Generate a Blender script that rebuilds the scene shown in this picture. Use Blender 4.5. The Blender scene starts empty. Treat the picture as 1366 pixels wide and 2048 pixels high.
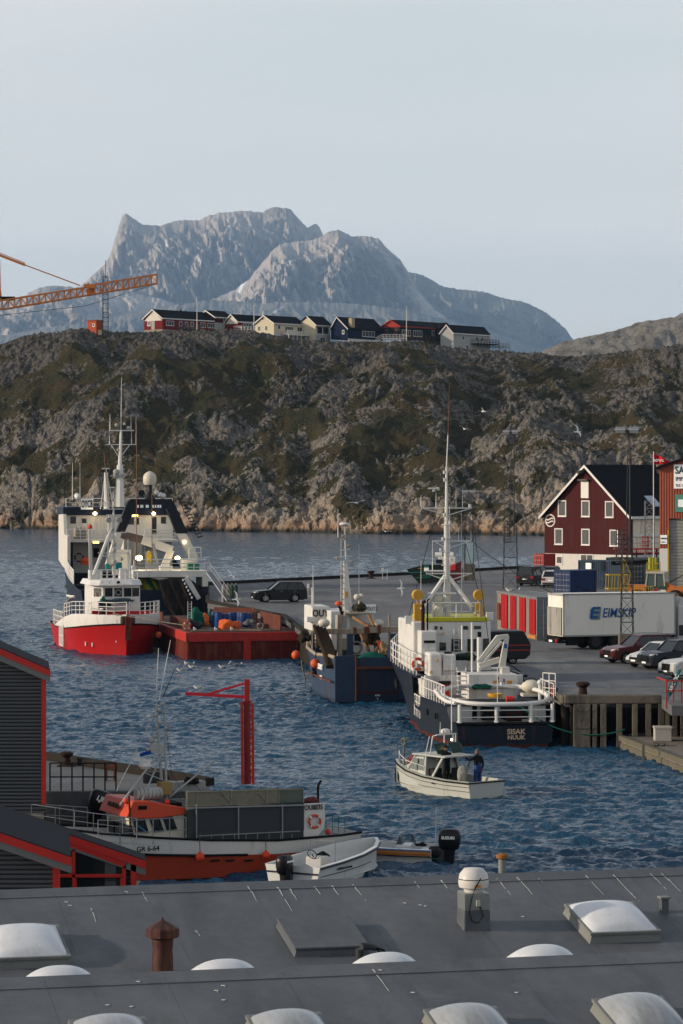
import bpy, bmesh, math, random
import numpy as np
from mathutils import Vector, Matrix
random.seed(7)
SC = bpy.context.scene
COL = SC.collection
F = 6000.0; CX = 683.0; HY = 945.0; CAMZ = 14.0
# ---------------------------------------------------------------- camera, sky, sun, exposure
cam = bpy.data.cameras.new('camera'); camo = bpy.data.objects.new('camera', cam); COL.objects.link(camo)
camo.location = (0, 0, CAMZ); camo.rotation_euler = (math.radians(90), 0, 0)
cam.sensor_fit = 'VERTICAL'; cam.sensor_height = 36; cam.sensor_width = 24
cam.lens = F / 2048 * 36; cam.shift_y = -79 / 2048
cam.clip_start = 1; cam.clip_end = 60000
SC.camera = camo
SUN_EL = math.radians(16); SUN_AZ = math.radians(-99)      # azimuth from +Y, clockwise positive to +X
sd = Vector((math.sin(SUN_AZ) * math.cos(SUN_EL), math.cos(SUN_AZ) * math.cos(SUN_EL), math.sin(SUN_EL)))
w = bpy.data.worlds.new('World'); SC.world = w; w.use_nodes = True
nt = w.node_tree; nt.nodes.clear()
def _n(nt, t, **k):
    n = nt.nodes.new(t)
    for a, b in k.items(): setattr(n, a, b)
    return n
_o = _n(nt, 'ShaderNodeOutputWorld'); _b = _n(nt, 'ShaderNodeBackground'); _b.inputs[1].default_value = 0.12
_s = _n(nt, 'ShaderNodeTexSky', sky_type='NISHITA', sun_disc=False, sun_elevation=SUN_EL, sun_rotation=SUN_AZ)
_s.dust_density = 1.0; _s.air_density = 1.0; _s.altitude = 20
_tc = _n(nt, 'ShaderNodeTexCoord'); _mp = _n(nt, 'ShaderNodeMapping'); _mp.inputs['Scale'].default_value = (1.2, 1.2, 9)
_nz = _n(nt, 'ShaderNodeTexNoise'); _nz.inputs['Scale'].default_value = 2.2; _nz.inputs['Detail'].default_value = 5; _nz.inputs['Roughness'].default_value = .45
_rm = _n(nt, 'ShaderNodeMapRange'); _rm.inputs[1].default_value = .30; _rm.inputs[2].default_value = .68; _rm.inputs[3].default_value = 0.6; _rm.inputs[4].default_value = 0.97
_mx = _n(nt, 'ShaderNodeMix', data_type='RGBA'); _mx.inputs[7].default_value = (6.05, 5.88, 5.68, 1)
L = nt.links.new
L(_tc.outputs['Generated'], _mp.inputs[0]); L(_mp.outputs[0], _nz.inputs['Vector']); L(_nz.outputs[0], _rm.inputs[0])
_sp = _n(nt, 'ShaderNodeSeparateXYZ'); L(_tc.outputs['Generated'], _sp.inputs[0]); _r2 = _n(nt, 'ShaderNodeMapRange'); _r2.inputs[1].default_value = .17; _r2.inputs[2].default_value = .75; _r2.inputs[3].default_value = 1; _r2.inputs[4].default_value = .32; L(_sp.outputs[2], _r2.inputs[0])
_ml = _n(nt, 'ShaderNodeMath', operation='MULTIPLY'); L(_rm.outputs[0], _ml.inputs[0]); L(_r2.outputs[0], _ml.inputs[1]); L(_ml.outputs[0], _mx.inputs[0]); L(_s.outputs[0], _mx.inputs[6]); L(_mx.outputs[2], _b.inputs[0]); L(_b.outputs[0], _o.inputs[0])
sl = bpy.data.lights.new('sun', 'SUN'); sl.energy = 3.3; sl.angle = math.radians(1.5); sl.color = (1.0, .83, .64)
so = bpy.data.objects.new('sun', sl); COL.objects.link(so); so.rotation_euler = sd.to_track_quat('Z', 'Y').to_euler(); so.location = (-40, 0, 80)
SC.view_settings.view_transform = 'Standard'; SC.view_settings.look = 'None'; SC.view_settings.exposure = 0.42; SC.view_settings.gamma = 1
SC.cycles.max_bounces = 6; SC.cycles.diffuse_bounces = 3; SC.cycles.glossy_bounces = 3; SC.cycles.transparent_max_bounces = 8
SC.cycles.volume_bounces = 0; SC.cycles.use_denoising = True
# ---------------------------------------------------------------- helpers
def X(px, Y): return (px - CX) / F * Y
def Z(py, Y): return CAMZ - (py - HY) / F * Y
def P(px, py, Y): return Vector((X(px, Y), Y, Z(py, Y)))
def Yw(py, z=0.0): return F * (CAMZ - z) / (py - HY)      # depth of the point seen at row py on height z
MATS = {}
def mat(name, col, rough=.6, metal=0., var=.12, scale=1.5, rust=0., bump=0., bscale=8., rcol=(.13, .05, .025), emit=None, estr=0, streak=True, spec=.5, coat=0, dirt=0.0):
    if name in MATS: return MATS[name]
    kf = .62 + .22 * min(1, max(col) / .6); col = tuple(c * kf for c in col)
    m = bpy.data.materials.new(name); m.use_nodes = True; MATS[name] = m
    nt = m.node_tree; b = nt.nodes['Principled BSDF']; L = nt.links.new
    b.inputs['Roughness'].default_value = rough; b.inputs['Metallic'].default_value = metal
    b.inputs['Specular IOR Level'].default_value = spec if (rough < .3 or spec != .5) else (.22 if rough < .7 else .08); b.inputs['Coat Weight'].default_value = coat
    tc = _n(nt, 'ShaderNodeTexCoord'); nz = _n(nt, 'ShaderNodeTexNoise'); nz.inputs['Scale'].default_value = scale; nz.inputs['Detail'].default_value = 6; nz.inputs['Roughness'].default_value = .65
    L(tc.outputs['Object'], nz.inputs['Vector'])
    mx = _n(nt, 'ShaderNodeMix', data_type='RGBA')
    mx.inputs[6].default_value = tuple(c * (1 - var) for c in col) + (1,); mx.inputs[7].default_value = tuple(min(1, c * (1 + var)) for c in col) + (1,)
    L(nz.outputs[0], mx.inputs[0]); out = mx.outputs[2]
    for amt, rc, sc_, off in ((rust, rcol, 2.3, 0), (dirt, (.05, .045, .04), 1.1, 7)):
        if amt > 0:
            mp = _n(nt, 'ShaderNodeMapping'); mp.inputs['Scale'].default_value = (1, 1, .18 if streak else 1); mp.inputs['Location'].default_value = (off, off, off); L(tc.outputs['Object'], mp.inputs[0])
            n2 = _n(nt, 'ShaderNodeTexNoise'); n2.inputs['Scale'].default_value = sc_; n2.inputs['Detail'].default_value = 8; n2.inputs['Roughness'].default_value = .75; L(mp.outputs[0], n2.inputs['Vector'])
            r = _n(nt, 'ShaderNodeMapRange'); r.inputs[1].default_value = .57 - .17 * amt; r.inputs[2].default_value = .70 - .17 * amt; r.inputs[4].default_value = min(1, .30 + amt); L(n2.outputs[0], r.inputs[0])
            m2 = _n(nt, 'ShaderNodeMix', data_type='RGBA'); m2.inputs[7].default_value = tuple(rc) + (1,)
            L(r.outputs[0], m2.inputs[0]); L(out, m2.inputs[6]); out = m2.outputs[2]
    L(out, b.inputs['Base Color'])
    if bump > 0:
        n3 = _n(nt, 'ShaderNodeTexNoise'); n3.inputs['Scale'].default_value = bscale; n3.inputs['Detail'].default_value = 4; L(tc.outputs['Object'], n3.inputs['Vector'])
        bp = _n(nt, 'ShaderNodeBump'); bp.inputs['Strength'].default_value = bump; bp.inputs['Distance'].default_value = .05; L(n3.outputs[0], bp.inputs['Height']); L(bp.outputs[0], b.inputs['Normal'])
    if emit: b.inputs['Emission Color'].default_value = tuple(emit) + (1,); b.inputs['Emission Strength'].default_value = estr
    return m
def wavebump(m, axis='X', period=.2, dist=.03, strength=1.0):
    nt = m.node_tree; b = nt.nodes['Principled BSDF']; L = nt.links.new
    tc = _n(nt, 'ShaderNodeTexCoord'); wv = _n(nt, 'ShaderNodeTexWave', wave_type='BANDS', bands_direction=axis); wv.inputs['Scale'].default_value = .314 / period
    L(tc.outputs['Object'], wv.inputs['Vector']); bp = _n(nt, 'ShaderNodeBump'); bp.inputs['Distance'].default_value = dist; bp.inputs['Strength'].default_value = strength
    L(wv.outputs[1], bp.inputs['Height']); L(bp.outputs[0], b.inputs['Normal']); return m
def glass(name, col=(.02, .025, .03), rough=.08):
    return mat(name, col, rough, 0, .05, 1, spec=.8)
def tag(o, label=None, cat=None, group=None, kind=None):
    if label: o['label'] = label
    if cat: o['category'] = cat
    if group: o['group'] = group
    if kind: o['kind'] = kind
    return o
def thing(name, loc, label, cat, group=None, rz=0):
    o = bpy.data.objects.new(name, None); COL.objects.link(o); o.location = loc; o.rotation_euler = (0, 0, rz); o.empty_display_size = .3
    return tag(o, label, cat, group)
class MB:
    def __init__(s): s.v = []; s.f = []; s.m = []; s.mi = 0; s.M = None
    def _add(s, vs, fs):
        k = len(s.v)
        if s.M is not None: vs = [s.M @ Vector(p) for p in vs]
        s.v += [tuple(p) for p in vs]; s.f += [tuple(i + k for i in f) for f in fs]; s.m += [s.mi] * len(fs); return s
    def box(s, x0, x1, y0, y1, z0, z1):
        return s.hexa([(x0, y0, z0), (x1, y0, z0), (x1, y1, z0), (x0, y1, z0), (x0, y0, z1), (x1, y0, z1), (x1, y1, z1), (x0, y1, z1)])
    def hexa(s, p): return s._add(p, [(0, 3, 2, 1), (4, 5, 6, 7), (0, 1, 5, 4), (1, 2, 6, 5), (2, 3, 7, 6), (3, 0, 4, 7)])
    def cbox(s, c, d, rz=0, rx=0, ry=0):
        R = Matrix.Rotation(rz, 3, 'Z') @ Matrix.Rotation(ry, 3, 'Y') @ Matrix.Rotation(rx, 3, 'X'); c = Vector(c)
        return s.hexa([c + R @ Vector((d[0] * a / 2, d[1] * b / 2, d[2] * e / 2)) for e in (-1, 1) for a, b in ((-1, -1), (1, -1), (1, 1), (-1, 1))])
    def beam(s, a, b, w, h=None, up=(0, 0, 1)):
        a = Vector(a); b = Vector(b); h = h or w; d = (b - a)
        if d.length < 1e-6: return s
        d.normalize(); u = Vector(up)
        if abs(d.dot(u)) > .98: u = Vector((0, 1, 0))
        sx = d.cross(u).normalized() * w / 2; sz = sx.cross(d).normalized() * h / 2
        return s.hexa([a - sx - sz, a + sx - sz, b + sx - sz, b - sx - sz, a - sx + sz, a + sx + sz, b + sx + sz, b - sx + sz])
    def cyl(s, a, b, r, r2=None, n=10, cap=True):
        a = Vector(a); b = Vector(b); r2 = r if r2 is None else r2; d = b - a
        if d.length < 1e-6: return s
        d.normalize(); u = Vector((0, 0, 1)) if abs(d.z) < .9 else Vector((1, 0, 0)); sx = d.cross(u).normalized(); sy = d.cross(sx)
        vs = []
        for c, q in ((a, r), (b, r2)):
            for i in range(n):
                t = 2 * math.pi * i / n; vs.append(c + (sx * math.cos(t) + sy * math.sin(t)) * q)
        fs = [(i, (i + 1) % n, n + (i + 1) % n, n + i) for i in range(n)]
        if cap: fs += [tuple(range(n))[::-1], tuple(range(n, 2 * n))]
        return s._add(vs, fs)
    def tube(s, pts, r, n=6, closed=False):
        pts = [Vector(p) for p in pts]; N = len(pts); vs = []; fs = []
        rr = r if isinstance(r, (list, tuple)) else [r] * N
        for i, p in enumerate(pts):
            a = pts[(i - 1) % N] if (closed or i) else p; b = pts[(i + 1) % N] if (closed or i < N - 1) else p
            d = (b - a).normalized() if (b - a).length > 1e-9 else Vector((0, 0, 1)); u = Vector((0, 0, 1)) if abs(d.z) < .95 else Vector((1, 0, 0)); sx = d.cross(u).normalized(); sy = d.cross(sx)
            for k in range(n):
                t = 2 * math.pi * k / n; vs.append(p + (sx * math.cos(t) + sy * math.sin(t)) * rr[i])
        for i in range(N if closed else N - 1):
            j = (i + 1) % N
            for k in range(n): fs.append((i * n + k, i * n + (k + 1) % n, j * n + (k + 1) % n, j * n + k))
        if not closed: fs += [tuple(range(n))[::-1], tuple(range((N - 1) * n, N * n))]
        return s._add(vs, fs)
    def sphere(s, c, r, nu=14, nv=9, sc=(1, 1, 1), z0=-1., z1=1.):
        c = Vector(c); vs = []; fs = []; a0 = math.asin(max(-1, z0)); a1 = math.asin(min(1, z1))
        for j in range(nv + 1):
            a = a0 + (a1 - a0) * j / nv
            for i in range(nu):
                t = 2 * math.pi * i / nu; vs.append(c + Vector((math.cos(a) * math.cos(t) * r * sc[0], math.cos(a) * math.sin(t) * r * sc[1], math.sin(a) * r * sc[2])))
        for j in range(nv):
            for i in range(nu): fs.append((j * nu + i, j * nu + (i + 1) % nu, (j + 1) * nu + (i + 1) % nu, (j + 1) * nu + i))
        if z0 > -.999: fs.append(tuple(range(nu))[::-1])
        if z1 < .999: fs.append(tuple(range(nv * nu, nv * nu + nu)))
        return s._add(vs, fs)
    def lathe(s, c, prof, n=16, ax='z'):
        c = Vector(c); vs = []; fs = []
        for r, h in prof:
            for i in range(n):
                t = 2 * math.pi * i / n; a, b = r * math.cos(t), r * math.sin(t)
                vs.append(c + (Vector((a, b, h)) if ax == 'z' else Vector((h, a, b)) if ax == 'x' else Vector((a, h, b))))
        for j in range(len(prof) - 1):
            for i in range(n): fs.append((j * n + i, j * n + (i + 1) % n, (j + 1) * n + (i + 1) % n, (j + 1) * n + i))
        fs += [tuple(range(n))[::-1], tuple(range((len(prof) - 1) * n, len(prof) * n))]
        return s._add(vs, fs)
    def torus(s, c, R, r, axis=(0, 1, 0), n=24, m=8):
        c = Vector(c); d = Vector(axis).normalized(); u = Vector((0, 0, 1)) if abs(d.z) < .9 else Vector((1, 0, 0)); sx = d.cross(u).normalized(); sy = d.cross(sx)
        return s.tube([c + (sx * math.cos(2 * math.pi * i / n) + sy * math.sin(2 * math.pi * i / n)) * R for i in range(n)], r, m, True)
    def prism(s, pts, vec):
        """closed polygon (3d points) extruded by vec"""
        vec = Vector(vec); n = len(pts); a = [Vector(p) for p in pts]; b = [p + vec for p in a]
        return s._add(a + b, [tuple(range(n))[::-1], tuple(range(n, 2 * n))] + [(i, (i + 1) % n, n + (i + 1) % n, n + i) for i in range(n)])
    def face(s, pts): return s._add(pts, [tuple(range(len(pts)))])
    def loft(s, secs, caps=True, closed=False):
        n = len(secs[0]); vs = [p for q in secs for p in q]; fs = []
        for j in range(len(secs) - 1):
            for i in range(n if closed else n - 1): fs.append((j * n + i, j * n + (i + 1) % n, (j + 1) * n + (i + 1) % n, (j + 1) * n + i))
        if caps: fs += [tuple(range(n))[::-1], tuple(range((len(secs) - 1) * n, len(secs) * n))]
        return s._add(vs, fs)
    def build(s, name, ms, parent=None, smooth=False, bevel=0, loc=None, seg=2, world=False, angle=35):
        me = bpy.data.meshes.new(name)
        off = Vector(loc) if loc is not None else Vector((0, 0, 0)); vs = s.v
        me.from_pydata([tuple(Vector(p) - off) for p in vs], [], s.f)
        ms = ms if isinstance(ms, (list, tuple)) else [ms]
        for m in ms: me.materials.append(m)
        if len(ms) > 1: me.polygons.foreach_set('material_index', [min(i, len(ms) - 1) for i in s.m])
        bm = bmesh.new(); bm.from_mesh(me); bmesh.ops.recalc_face_normals(bm, faces=bm.faces); bm.to_mesh(me); bm.free()
        o = bpy.data.objects.new(name, me); COL.objects.link(o)
        if loc is not None: o.location = loc
        if parent is not None:
            o.parent = parent
            if world: o.matrix_parent_inverse = (Matrix.Translation(parent.location) @ parent.rotation_euler.to_matrix().to_4x4()).inverted()
        if smooth:
            me.polygons.foreach_set('use_smooth', [True] * len(me.polygons))
            try: me.set_sharp_from_angle(angle=math.radians(angle))
            except Exception: pass
        if bevel > 0:
            b = o.modifiers.new('bevel', 'BEVEL'); b.width = bevel; b.segments = seg; b.limit_method = 'ANGLE'; b.angle_limit = math.radians(40); b.harden_normals = False
        return o
def sm(o, **k): return o
def text(name, s, m, parent, loc, size, rot=(math.pi / 2, 0, 0), depth=.01, bold=0.0, sx=1.0, shear=0.0, align='CENTER'):
    cu = bpy.data.curves.new(name, 'FONT'); cu.body = s; cu.size = size; cu.extrude = depth; cu.align_x = align; cu.align_y = 'CENTER'; cu.offset = bold * size; cu.shear = shear; cu.resolution_u = 3
    t = bpy.data.objects.new(name, cu); COL.objects.link(t); bpy.context.view_layer.update()
    me = bpy.data.meshes.new_from_object(t.evaluated_get(bpy.context.evaluated_depsgraph_get())); bpy.data.objects.remove(t)
    me.name = name; me.materials.clear(); me.materials.append(m)
    o = bpy.data.objects.new(name, me); COL.objects.link(o); o.location = loc; o.rotation_euler = rot; o.scale = (sx, 1, 1)
    if parent is not None: o.parent = parent
    return o
def kids(o): return [c for c in COL.objects if c.parent == o]
def dup(o, loc=None, rz=None, label=None, parent=None, scale=None):
    c = o.copy(); COL.objects.link(c); c.parent = parent
    if loc is not None: c.location = loc
    if rz is not None: c.rotation_euler = (0, 0, rz)
    if scale: c.scale = (scale,) * 3
    if label: c['label'] = label
    for ch in kids(o): dup(ch, parent=c)
    return c
# ---- numpy noise
def _h(ix, iy, s):
    n = (ix.astype(np.int64) * 374761393 + iy.astype(np.int64) * 668265263 + s * 1442695041) & 0xffffffff
    n = ((n ^ (n >> 13)) * 1274126177) & 0xffffffff
    return ((n ^ (n >> 16)) & 0xffffff) / float(0xffffff)
def perlin(x, y, s=0):
    x0 = np.floor(x); y0 = np.floor(y); fx = x - x0; fy = y - y0; u = fx * fx * fx * (fx * (fx * 6 - 15) + 10); v = fy * fy * fy * (fy * (fy * 6 - 15) + 10)
    def g(i, j):
        a = _h(x0 + i, y0 + j, s) * 2 * np.pi; return np.cos(a) * (fx - i) + np.sin(a) * (fy - j)
    return ((g(0, 0) * (1 - u) + g(1, 0) * u) * (1 - v) + (g(0, 1) * (1 - u) + g(1, 1) * u) * v) * 1.5
def fbm(x, y, o=5, s=0, g=.5, l=2.03):
    r = 0; a = 1
    for i in range(o): r = r + perlin(x, y, s + i) * a; x = x * l + 3.1; y = y * l + 1.7; a *= g
    return r
def ridged(x, y, o=5, s=0, g=.55, l=2.07):
    r = 0; a = 1; w_ = 1
    for i in range(o):
        n = (1 - np.abs(perlin(x, y, s + i))) ** 2; r = r + n * a * w_; w_ = np.clip(n * 1.6, 0, 1); x = x * l + 5.3; y = y * l + 2.9; a *= g
    return r
def worley(x, y, s=0):
    x0 = np.floor(x); y0 = np.floor(y); f1 = np.full(x.shape, 9.); f2 = np.full(x.shape, 9.); idv = np.zeros(x.shape)
    for i in (-1, 0, 1):
        for j in (-1, 0, 1):
            cx = x0 + i + _h(x0 + i, y0 + j, s); cy = y0 + j + _h(x0 + i, y0 + j, s + 9); d = np.hypot(cx - x, cy - y); hv = _h(x0 + i, y0 + j, s + 5)
            c = d < f1; f2 = np.where(c, f1, np.minimum(f2, d)); idv = np.where(c, hv, idv); f1 = np.where(c, d, f1)
    return f1, f2, idv
def gridmesh(name, XX, YY, ZZ, m, attrs={}, smooth=True):
    h, w_ = XX.shape; co = np.stack([XX, YY, ZZ], -1).reshape(-1, 3).astype(np.float32)
    i = np.arange(h * w_).reshape(h, w_); q = np.stack([i[:-1, :-1], i[:-1, 1:], i[1:, 1:], i[1:, :-1]], -1).reshape(-1, 4)
    me = bpy.data.meshes.new(name); me.vertices.add(len(co)); me.vertices.foreach_set('co', co.ravel())
    me.loops.add(q.size); me.loops.foreach_set('vertex_index', q.ravel().astype(np.int32))
    me.polygons.add(len(q)); me.polygons.foreach_set('loop_start', (np.arange(len(q)) * 4).astype(np.int32))
    me.polygons.foreach_set('loop_total', np.full(len(q), 4, np.int32))
    me.update(calc_edges=True)
    for k, v in attrs.items():
        a = me.attributes.new(k, 'FLOAT', 'POINT'); a.data.foreach_set('value', v.astype(np.float32).ravel())
    if smooth: me.polygons.foreach_set('use_smooth', np.ones(len(q), bool))
    me.materials.append(m); o = bpy.data.objects.new(name, me); COL.objects.link(o); return o
# ================================================================ SETTING
def nodemat(name):
    m = bpy.data.materials.new(name); m.use_nodes = True; return m, m.node_tree, m.node_tree.nodes['Principled BSDF']
def nz(nt, vec, scale, detail=6, rough=.6, mscale=None, loc=None):
    if mscale or loc:
        mp = _n(nt, 'ShaderNodeMapping'); mp.inputs['Scale'].default_value = mscale or (1, 1, 1); mp.inputs['Location'].default_value = loc or (0, 0, 0); nt.links.new(vec, mp.inputs[0]); vec = mp.outputs[0]
    n = _n(nt, 'ShaderNodeTexNoise'); n.inputs['Scale'].default_value = scale; n.inputs['Detail'].default_value = detail; n.inputs['Roughness'].default_value = rough; nt.links.new(vec, n.inputs['Vector']); return n.outputs[0]
def rng(nt, v, a, b, c=0., d=1.):
    r = _n(nt, 'ShaderNodeMapRange'); nt.links.new(v, r.inputs[0])
    for i, q in enumerate((a, b, c, d)): r.inputs[i + 1].default_value = q
    return r.outputs[0]
def mix(nt, f, a, b):
    m = _n(nt, 'ShaderNodeMix', data_type='RGBA')
    for i, q in ((0, f), (6, a), (7, b)):
        if isinstance(q, (tuple, list)): m.inputs[i].default_value = tuple(q) + (1,)
        elif isinstance(q, (int, float)): m.inputs[i].default_value = q
        else: nt.links.new(q, m.inputs[i])
    return m.outputs[2]
def math_(nt, op, a, b):
    m = _n(nt, 'ShaderNodeMath', operation=op)
    for i, q in ((0, a), (1, b)):
        if isinstance(q, (int, float)): m.inputs[i].default_value = q
        else: nt.links.new(q, m.inputs[i])
    return m.outputs[0]
# ---- water
m, nt, b = nodemat('sea_water')
geo = _n(nt, 'ShaderNodeNewGeometry').outputs['Position']
b.inputs['Base Color'].default_value = (.007, .042, .085, 1); b.inputs['Roughness'].default_value = .13; b.inputs['IOR'].default_value = 1.333
h1 = nz(nt, geo, 2.2, 4, .6, (1, .8, 1)); bp = _n(nt, 'ShaderNodeBump'); bp.inputs['Distance'].default_value = .22; bp.inputs['Strength'].default_value = 1
nt.links.new(h1, bp.inputs['Height']); nt.links.new(bp.outputs[0], b.inputs['Normal'])
Mwater = m
ys = [84.]
while ys[-1] < 800: ys.append(ys[-1] + max(.11, ys[-1] ** 2 / 84000 * .42))
ys = np.array(ys); u = np.linspace(-1, 1, 640)
YY = np.repeat(ys[:, None], len(u), 1); XX = u[None, :] * (YY * .118 + 9)
rs = np.random.RandomState(3); ZZ = np.zeros_like(XX)
amp_mod = 1 + .45 * perlin(XX / 22, YY / 40, 41)
warps = [perlin(XX / q, YY / q, i) for i, q in enumerate((3, 4, 7, 11))]
for i in range(44):
    lam = .30 * (2.7 / .30) ** (i / 43.); th = rs.normal(0, .42) + math.radians(82); k = 2 * math.pi / lam
    ph = k * (math.cos(th) * XX + math.sin(th) * YY) + rs.uniform(0, 6.28) + 1.3 * warps[i % 4] + .8 * warps[(i * 3 + 1) % 4]
    lod = np.clip(lam / (np.gradient(ys)[:, None] * 2.2), 0, 1)
    ZZ += .0155 * lam ** .80 * (1 - np.abs(np.sin(ph / 2)) * 1.8) * lod
ZZ = (ZZ - ZZ.mean()) * amp_mod
edge = np.clip((1 - np.abs(u[None, :])) * 30, 0, 1); ZZ = ZZ * edge * np.clip((YY - 84) / 6, 0, 1)
o = gridmesh('sea_water', XX, YY, ZZ, Mwater); tag(o, kind='structure')
mb = MB(); e = .118
def fr(Y): return Y * .118 + 9
mb.face([(-40000, -2000, -.02), (40000, -2000, -.02), (40000, 84, -.02), (-40000, 84, -.02)])
mb.face([(-40000, 84, -.02), (-fr(84), 84, -.02), (-fr(800), 800, -.02), (-40000, 800, -.02)])
mb.face([(fr(84), 84, -.02), (40000, 84, -.02), (40000, 800, -.02), (fr(800), 800, -.02)])
mb.face([(-40000, 800, -.02), (40000, 800, -.02), (40000, 40000, -.02), (-40000, 40000, -.02)])
tag(mb.build('open_water', Mwater), kind='structure')
# ---- near hill across the harbour
m, nt, b = nodemat('hillside'); L = nt.links.new
geo = _n(nt, 'ShaderNodeNewGeometry').outputs['Position']; sx = _n(nt, 'ShaderNodeSeparateXYZ'); L(geo, sx.inputs[0])
at = _n(nt, 'ShaderNodeAttribute', attribute_name='rock').outputs['Fac']
lo = _n(nt, 'ShaderNodeAttribute', attribute_name='low').outputs['Fac']
n1 = nz(nt, geo, .9, 8, .7); n2 = nz(nt, geo, .12, 5, .6); n3 = nz(nt, geo, 3.0, 5, .7)
rockc = mix(nt, rng(nt, n1, .35, .7), (.026, .025, .024), (.29, .26, .225))
rockc = mix(nt, math_(nt, 'MULTIPLY', rng(nt, n2, .45, .65), rng(nt, n3, .45, .7)), rockc, (.46, .41, .34))
tan = mix(nt, rng(nt, n1, .3, .7), (.11, .088, .07), (.52, .43, .33))
tan = mix(nt, math_(nt, 'MULTIPLY', rng(nt, math_(nt, 'ADD', sx.outputs[2], math_(nt, 'MULTIPLY', n2, 5)), 7.0, 3.5), rng(nt, n3, .3, .6, .3, .8)), tan, (.36, .20, .11))
tan = mix(nt, rng(nt, sx.outputs[2], 1.3, .5), tan, (.05, .045, .03))
rockc = mix(nt, rng(nt, math_(nt, 'ADD', sx.outputs[2], math_(nt, 'MULTIPLY', n2, 26)), 26, 56, 0, .55), rockc, (.045, .044, .044))
rockc = mix(nt, lo, rockc, tan)
veg = mix(nt, rng(nt, n2, .35, .65), (.014, .018, .007), (.058, .036, .015)); veg = mix(nt, rng(nt, n3, .4, .7), veg, (.042, .044, .015))
f = rng(nt, math_(nt, 'ADD', at, rng(nt, n1, .3, .7, -.34, .30)), .33, .45)
L(mix(nt, f, veg, rockc), b.inputs['Base Color']); b.inputs['Roughness'].default_value = .95; b.inputs['Specular IOR Level'].default_value = .15
vo = _n(nt, 'ShaderNodeTexVoronoi', feature='DISTANCE_TO_EDGE'); vo.inputs['Scale'].default_value = .55; L(geo, vo.inputs['Vector']); vo2 = _n(nt, 'ShaderNodeTexVoronoi', feature='DISTANCE_TO_EDGE'); vo2.inputs['Scale'].default_value = 1.7; L(geo, vo2.inputs['Vector']); crk = math_(nt, 'ADD', rng(nt, vo.outputs[0], 0, .12, 0, 1.0), rng(nt, vo2.outputs[0], 0, .15, 0, .45))
bp = _n(nt, 'ShaderNodeBump'); bp.inputs['Distance'].default_value = .38; bp.inputs['Strength'].default_value = .8
L(math_(nt, 'ADD', crk, math_(nt, 'ADD', math_(nt, 'MULTIPLY', n3, 1.2), math_(nt, 'MULTIPLY', n1, 2.2))), bp.inputs['Height']); L(bp.outputs[0], b.inputs['Normal'])
Mhill = m
crestpx = [-420, -200, 0, 60, 90, 120, 160, 200, 285, 460, 510, 600, 660, 760, 840, 880, 960, 1010, 1080, 1110, 1140, 1200, 1260, 1290, 1320, 1345, 1366, 1500, 1900]
crestpy = [730, 715, 692, 672, 665, 668, 658, 663, 664, 660, 662, 680, 683, 684, 684, 692, 700, 704, 708, 714, 715, 708, 703, 700, 694, 689, 692, 700, 735]
NXh, NYh = 900, 760
xs = np.linspace(-118, 118, NXh); t = np.linspace(0, 1, NYh)
XX = np.repeat(xs[None, :], NYh, 0); T = np.repeat(t[:, None], NXh, 1)
pxa = XX / 850 * F + CX
shore = F * CAMZ / ((1058 + 17 * np.clip(XX / 700 * F + CX, -300, 1700) / 1366) - HY) + 5 * fbm(XX / 22, XX * 0, 4, 3)
crestY = 837 - 0.02 * XX
cz = CAMZ - (np.interp(pxa, crestpx, crestpy) - HY) / F * crestY
s_ = np.clip(T / .80, 0, 1); YY = shore - 3 + (crestY - shore + 3) * s_ + np.clip(T - .80, 0, .12) * 400 + np.clip(T - .92, 0, 1) * 900
cl = np.clip(.055 + .05 * fbm(XX / 19, XX * 0, 4, 7), .012, .13)
base = -2 + (cz + 2) * (cl * np.clip(s_ / .030, 0, 1) ** .8 + (1 - cl) * (s_ ** (.84 + .10 * fbm(XX / 60, YY / 90, 2, 13))))
base = base - np.clip(T - .80, 0, .12) * 14 - np.clip(T - .92, 0, 1) * 420
wx = XX + 9 * fbm(XX / 30, YY / 30, 3, 11); wy = YY + 9 * fbm(XX / 30 + 7, YY / 30, 3, 17)
f1, f2, idc = worley((wx + .35 * wy) / 13, wy / 17, 21); g1, g2, idg = worley(wx / 4.2, wy / 5.5, 31); k1, k2, idk = worley(wx / 1.7 + .2 * wy, wy / 2.4, 37)
zoneN = .55 * fbm((XX + .55 * YY) / 36 + 3, (YY - .3 * XX) / 30, 3, 91, .6) + .75 * fbm((XX + .7 * YY) / 11 + 3, (YY - .4 * XX) / 15, 5, 97, .65)
low = np.clip(1 - (base - 2.5 - 6 * fbm(XX / 11, YY / 14, 4, 95)) / 4.5, 0, 1)
top = np.clip((s_ - .78) / .16, 0, 1); right = np.clip((XX - 20) / 60, 0, 1)
R0 = .27 + .66 * zoneN + .30 * (idc - .5) + .22 * (idg - .5) + .75 * low + .30 * top + .10 * right * (1 - top)
RM = np.clip((R0 - .30) / .22, 0, 1)
lump = (1 - .5 * s_) * (idc - .4) * 2.6 * np.clip((f2 - f1) * 3.2, 0, 1) + RM * ((1 - .35 * s_) * (idg - .25) * 1.7 * np.clip((g2 - g1) * 2.2, 0, 1) + (idk - .3) * 1.0 * np.clip((k2 - k1) * 2.4, 0, 1))
big = 6.5 * fbm(XX / 46, YY / 60, 4, 51); rd = 2.4 * (ridged(wx / 24, wy / 24, 4, 61) - .9)
fine = (.12 + .5 * RM) * fbm(XX / 1.6, YY / 1.9, 5, 71, .6) - RM * (.8 * np.exp(-(g2 - g1) * 14) + .4 * np.exp(-(k2 - k1) * 10))
fade = np.clip((1 - s_) / .16, .10, 1) * np.clip(s_ / .02, 0, 1); back = np.where(T > .80, .10, 1)
ZZ = base + (lump + big * np.clip(s_ * 4, .25, 1) + rd) * fade * back + fine
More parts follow.
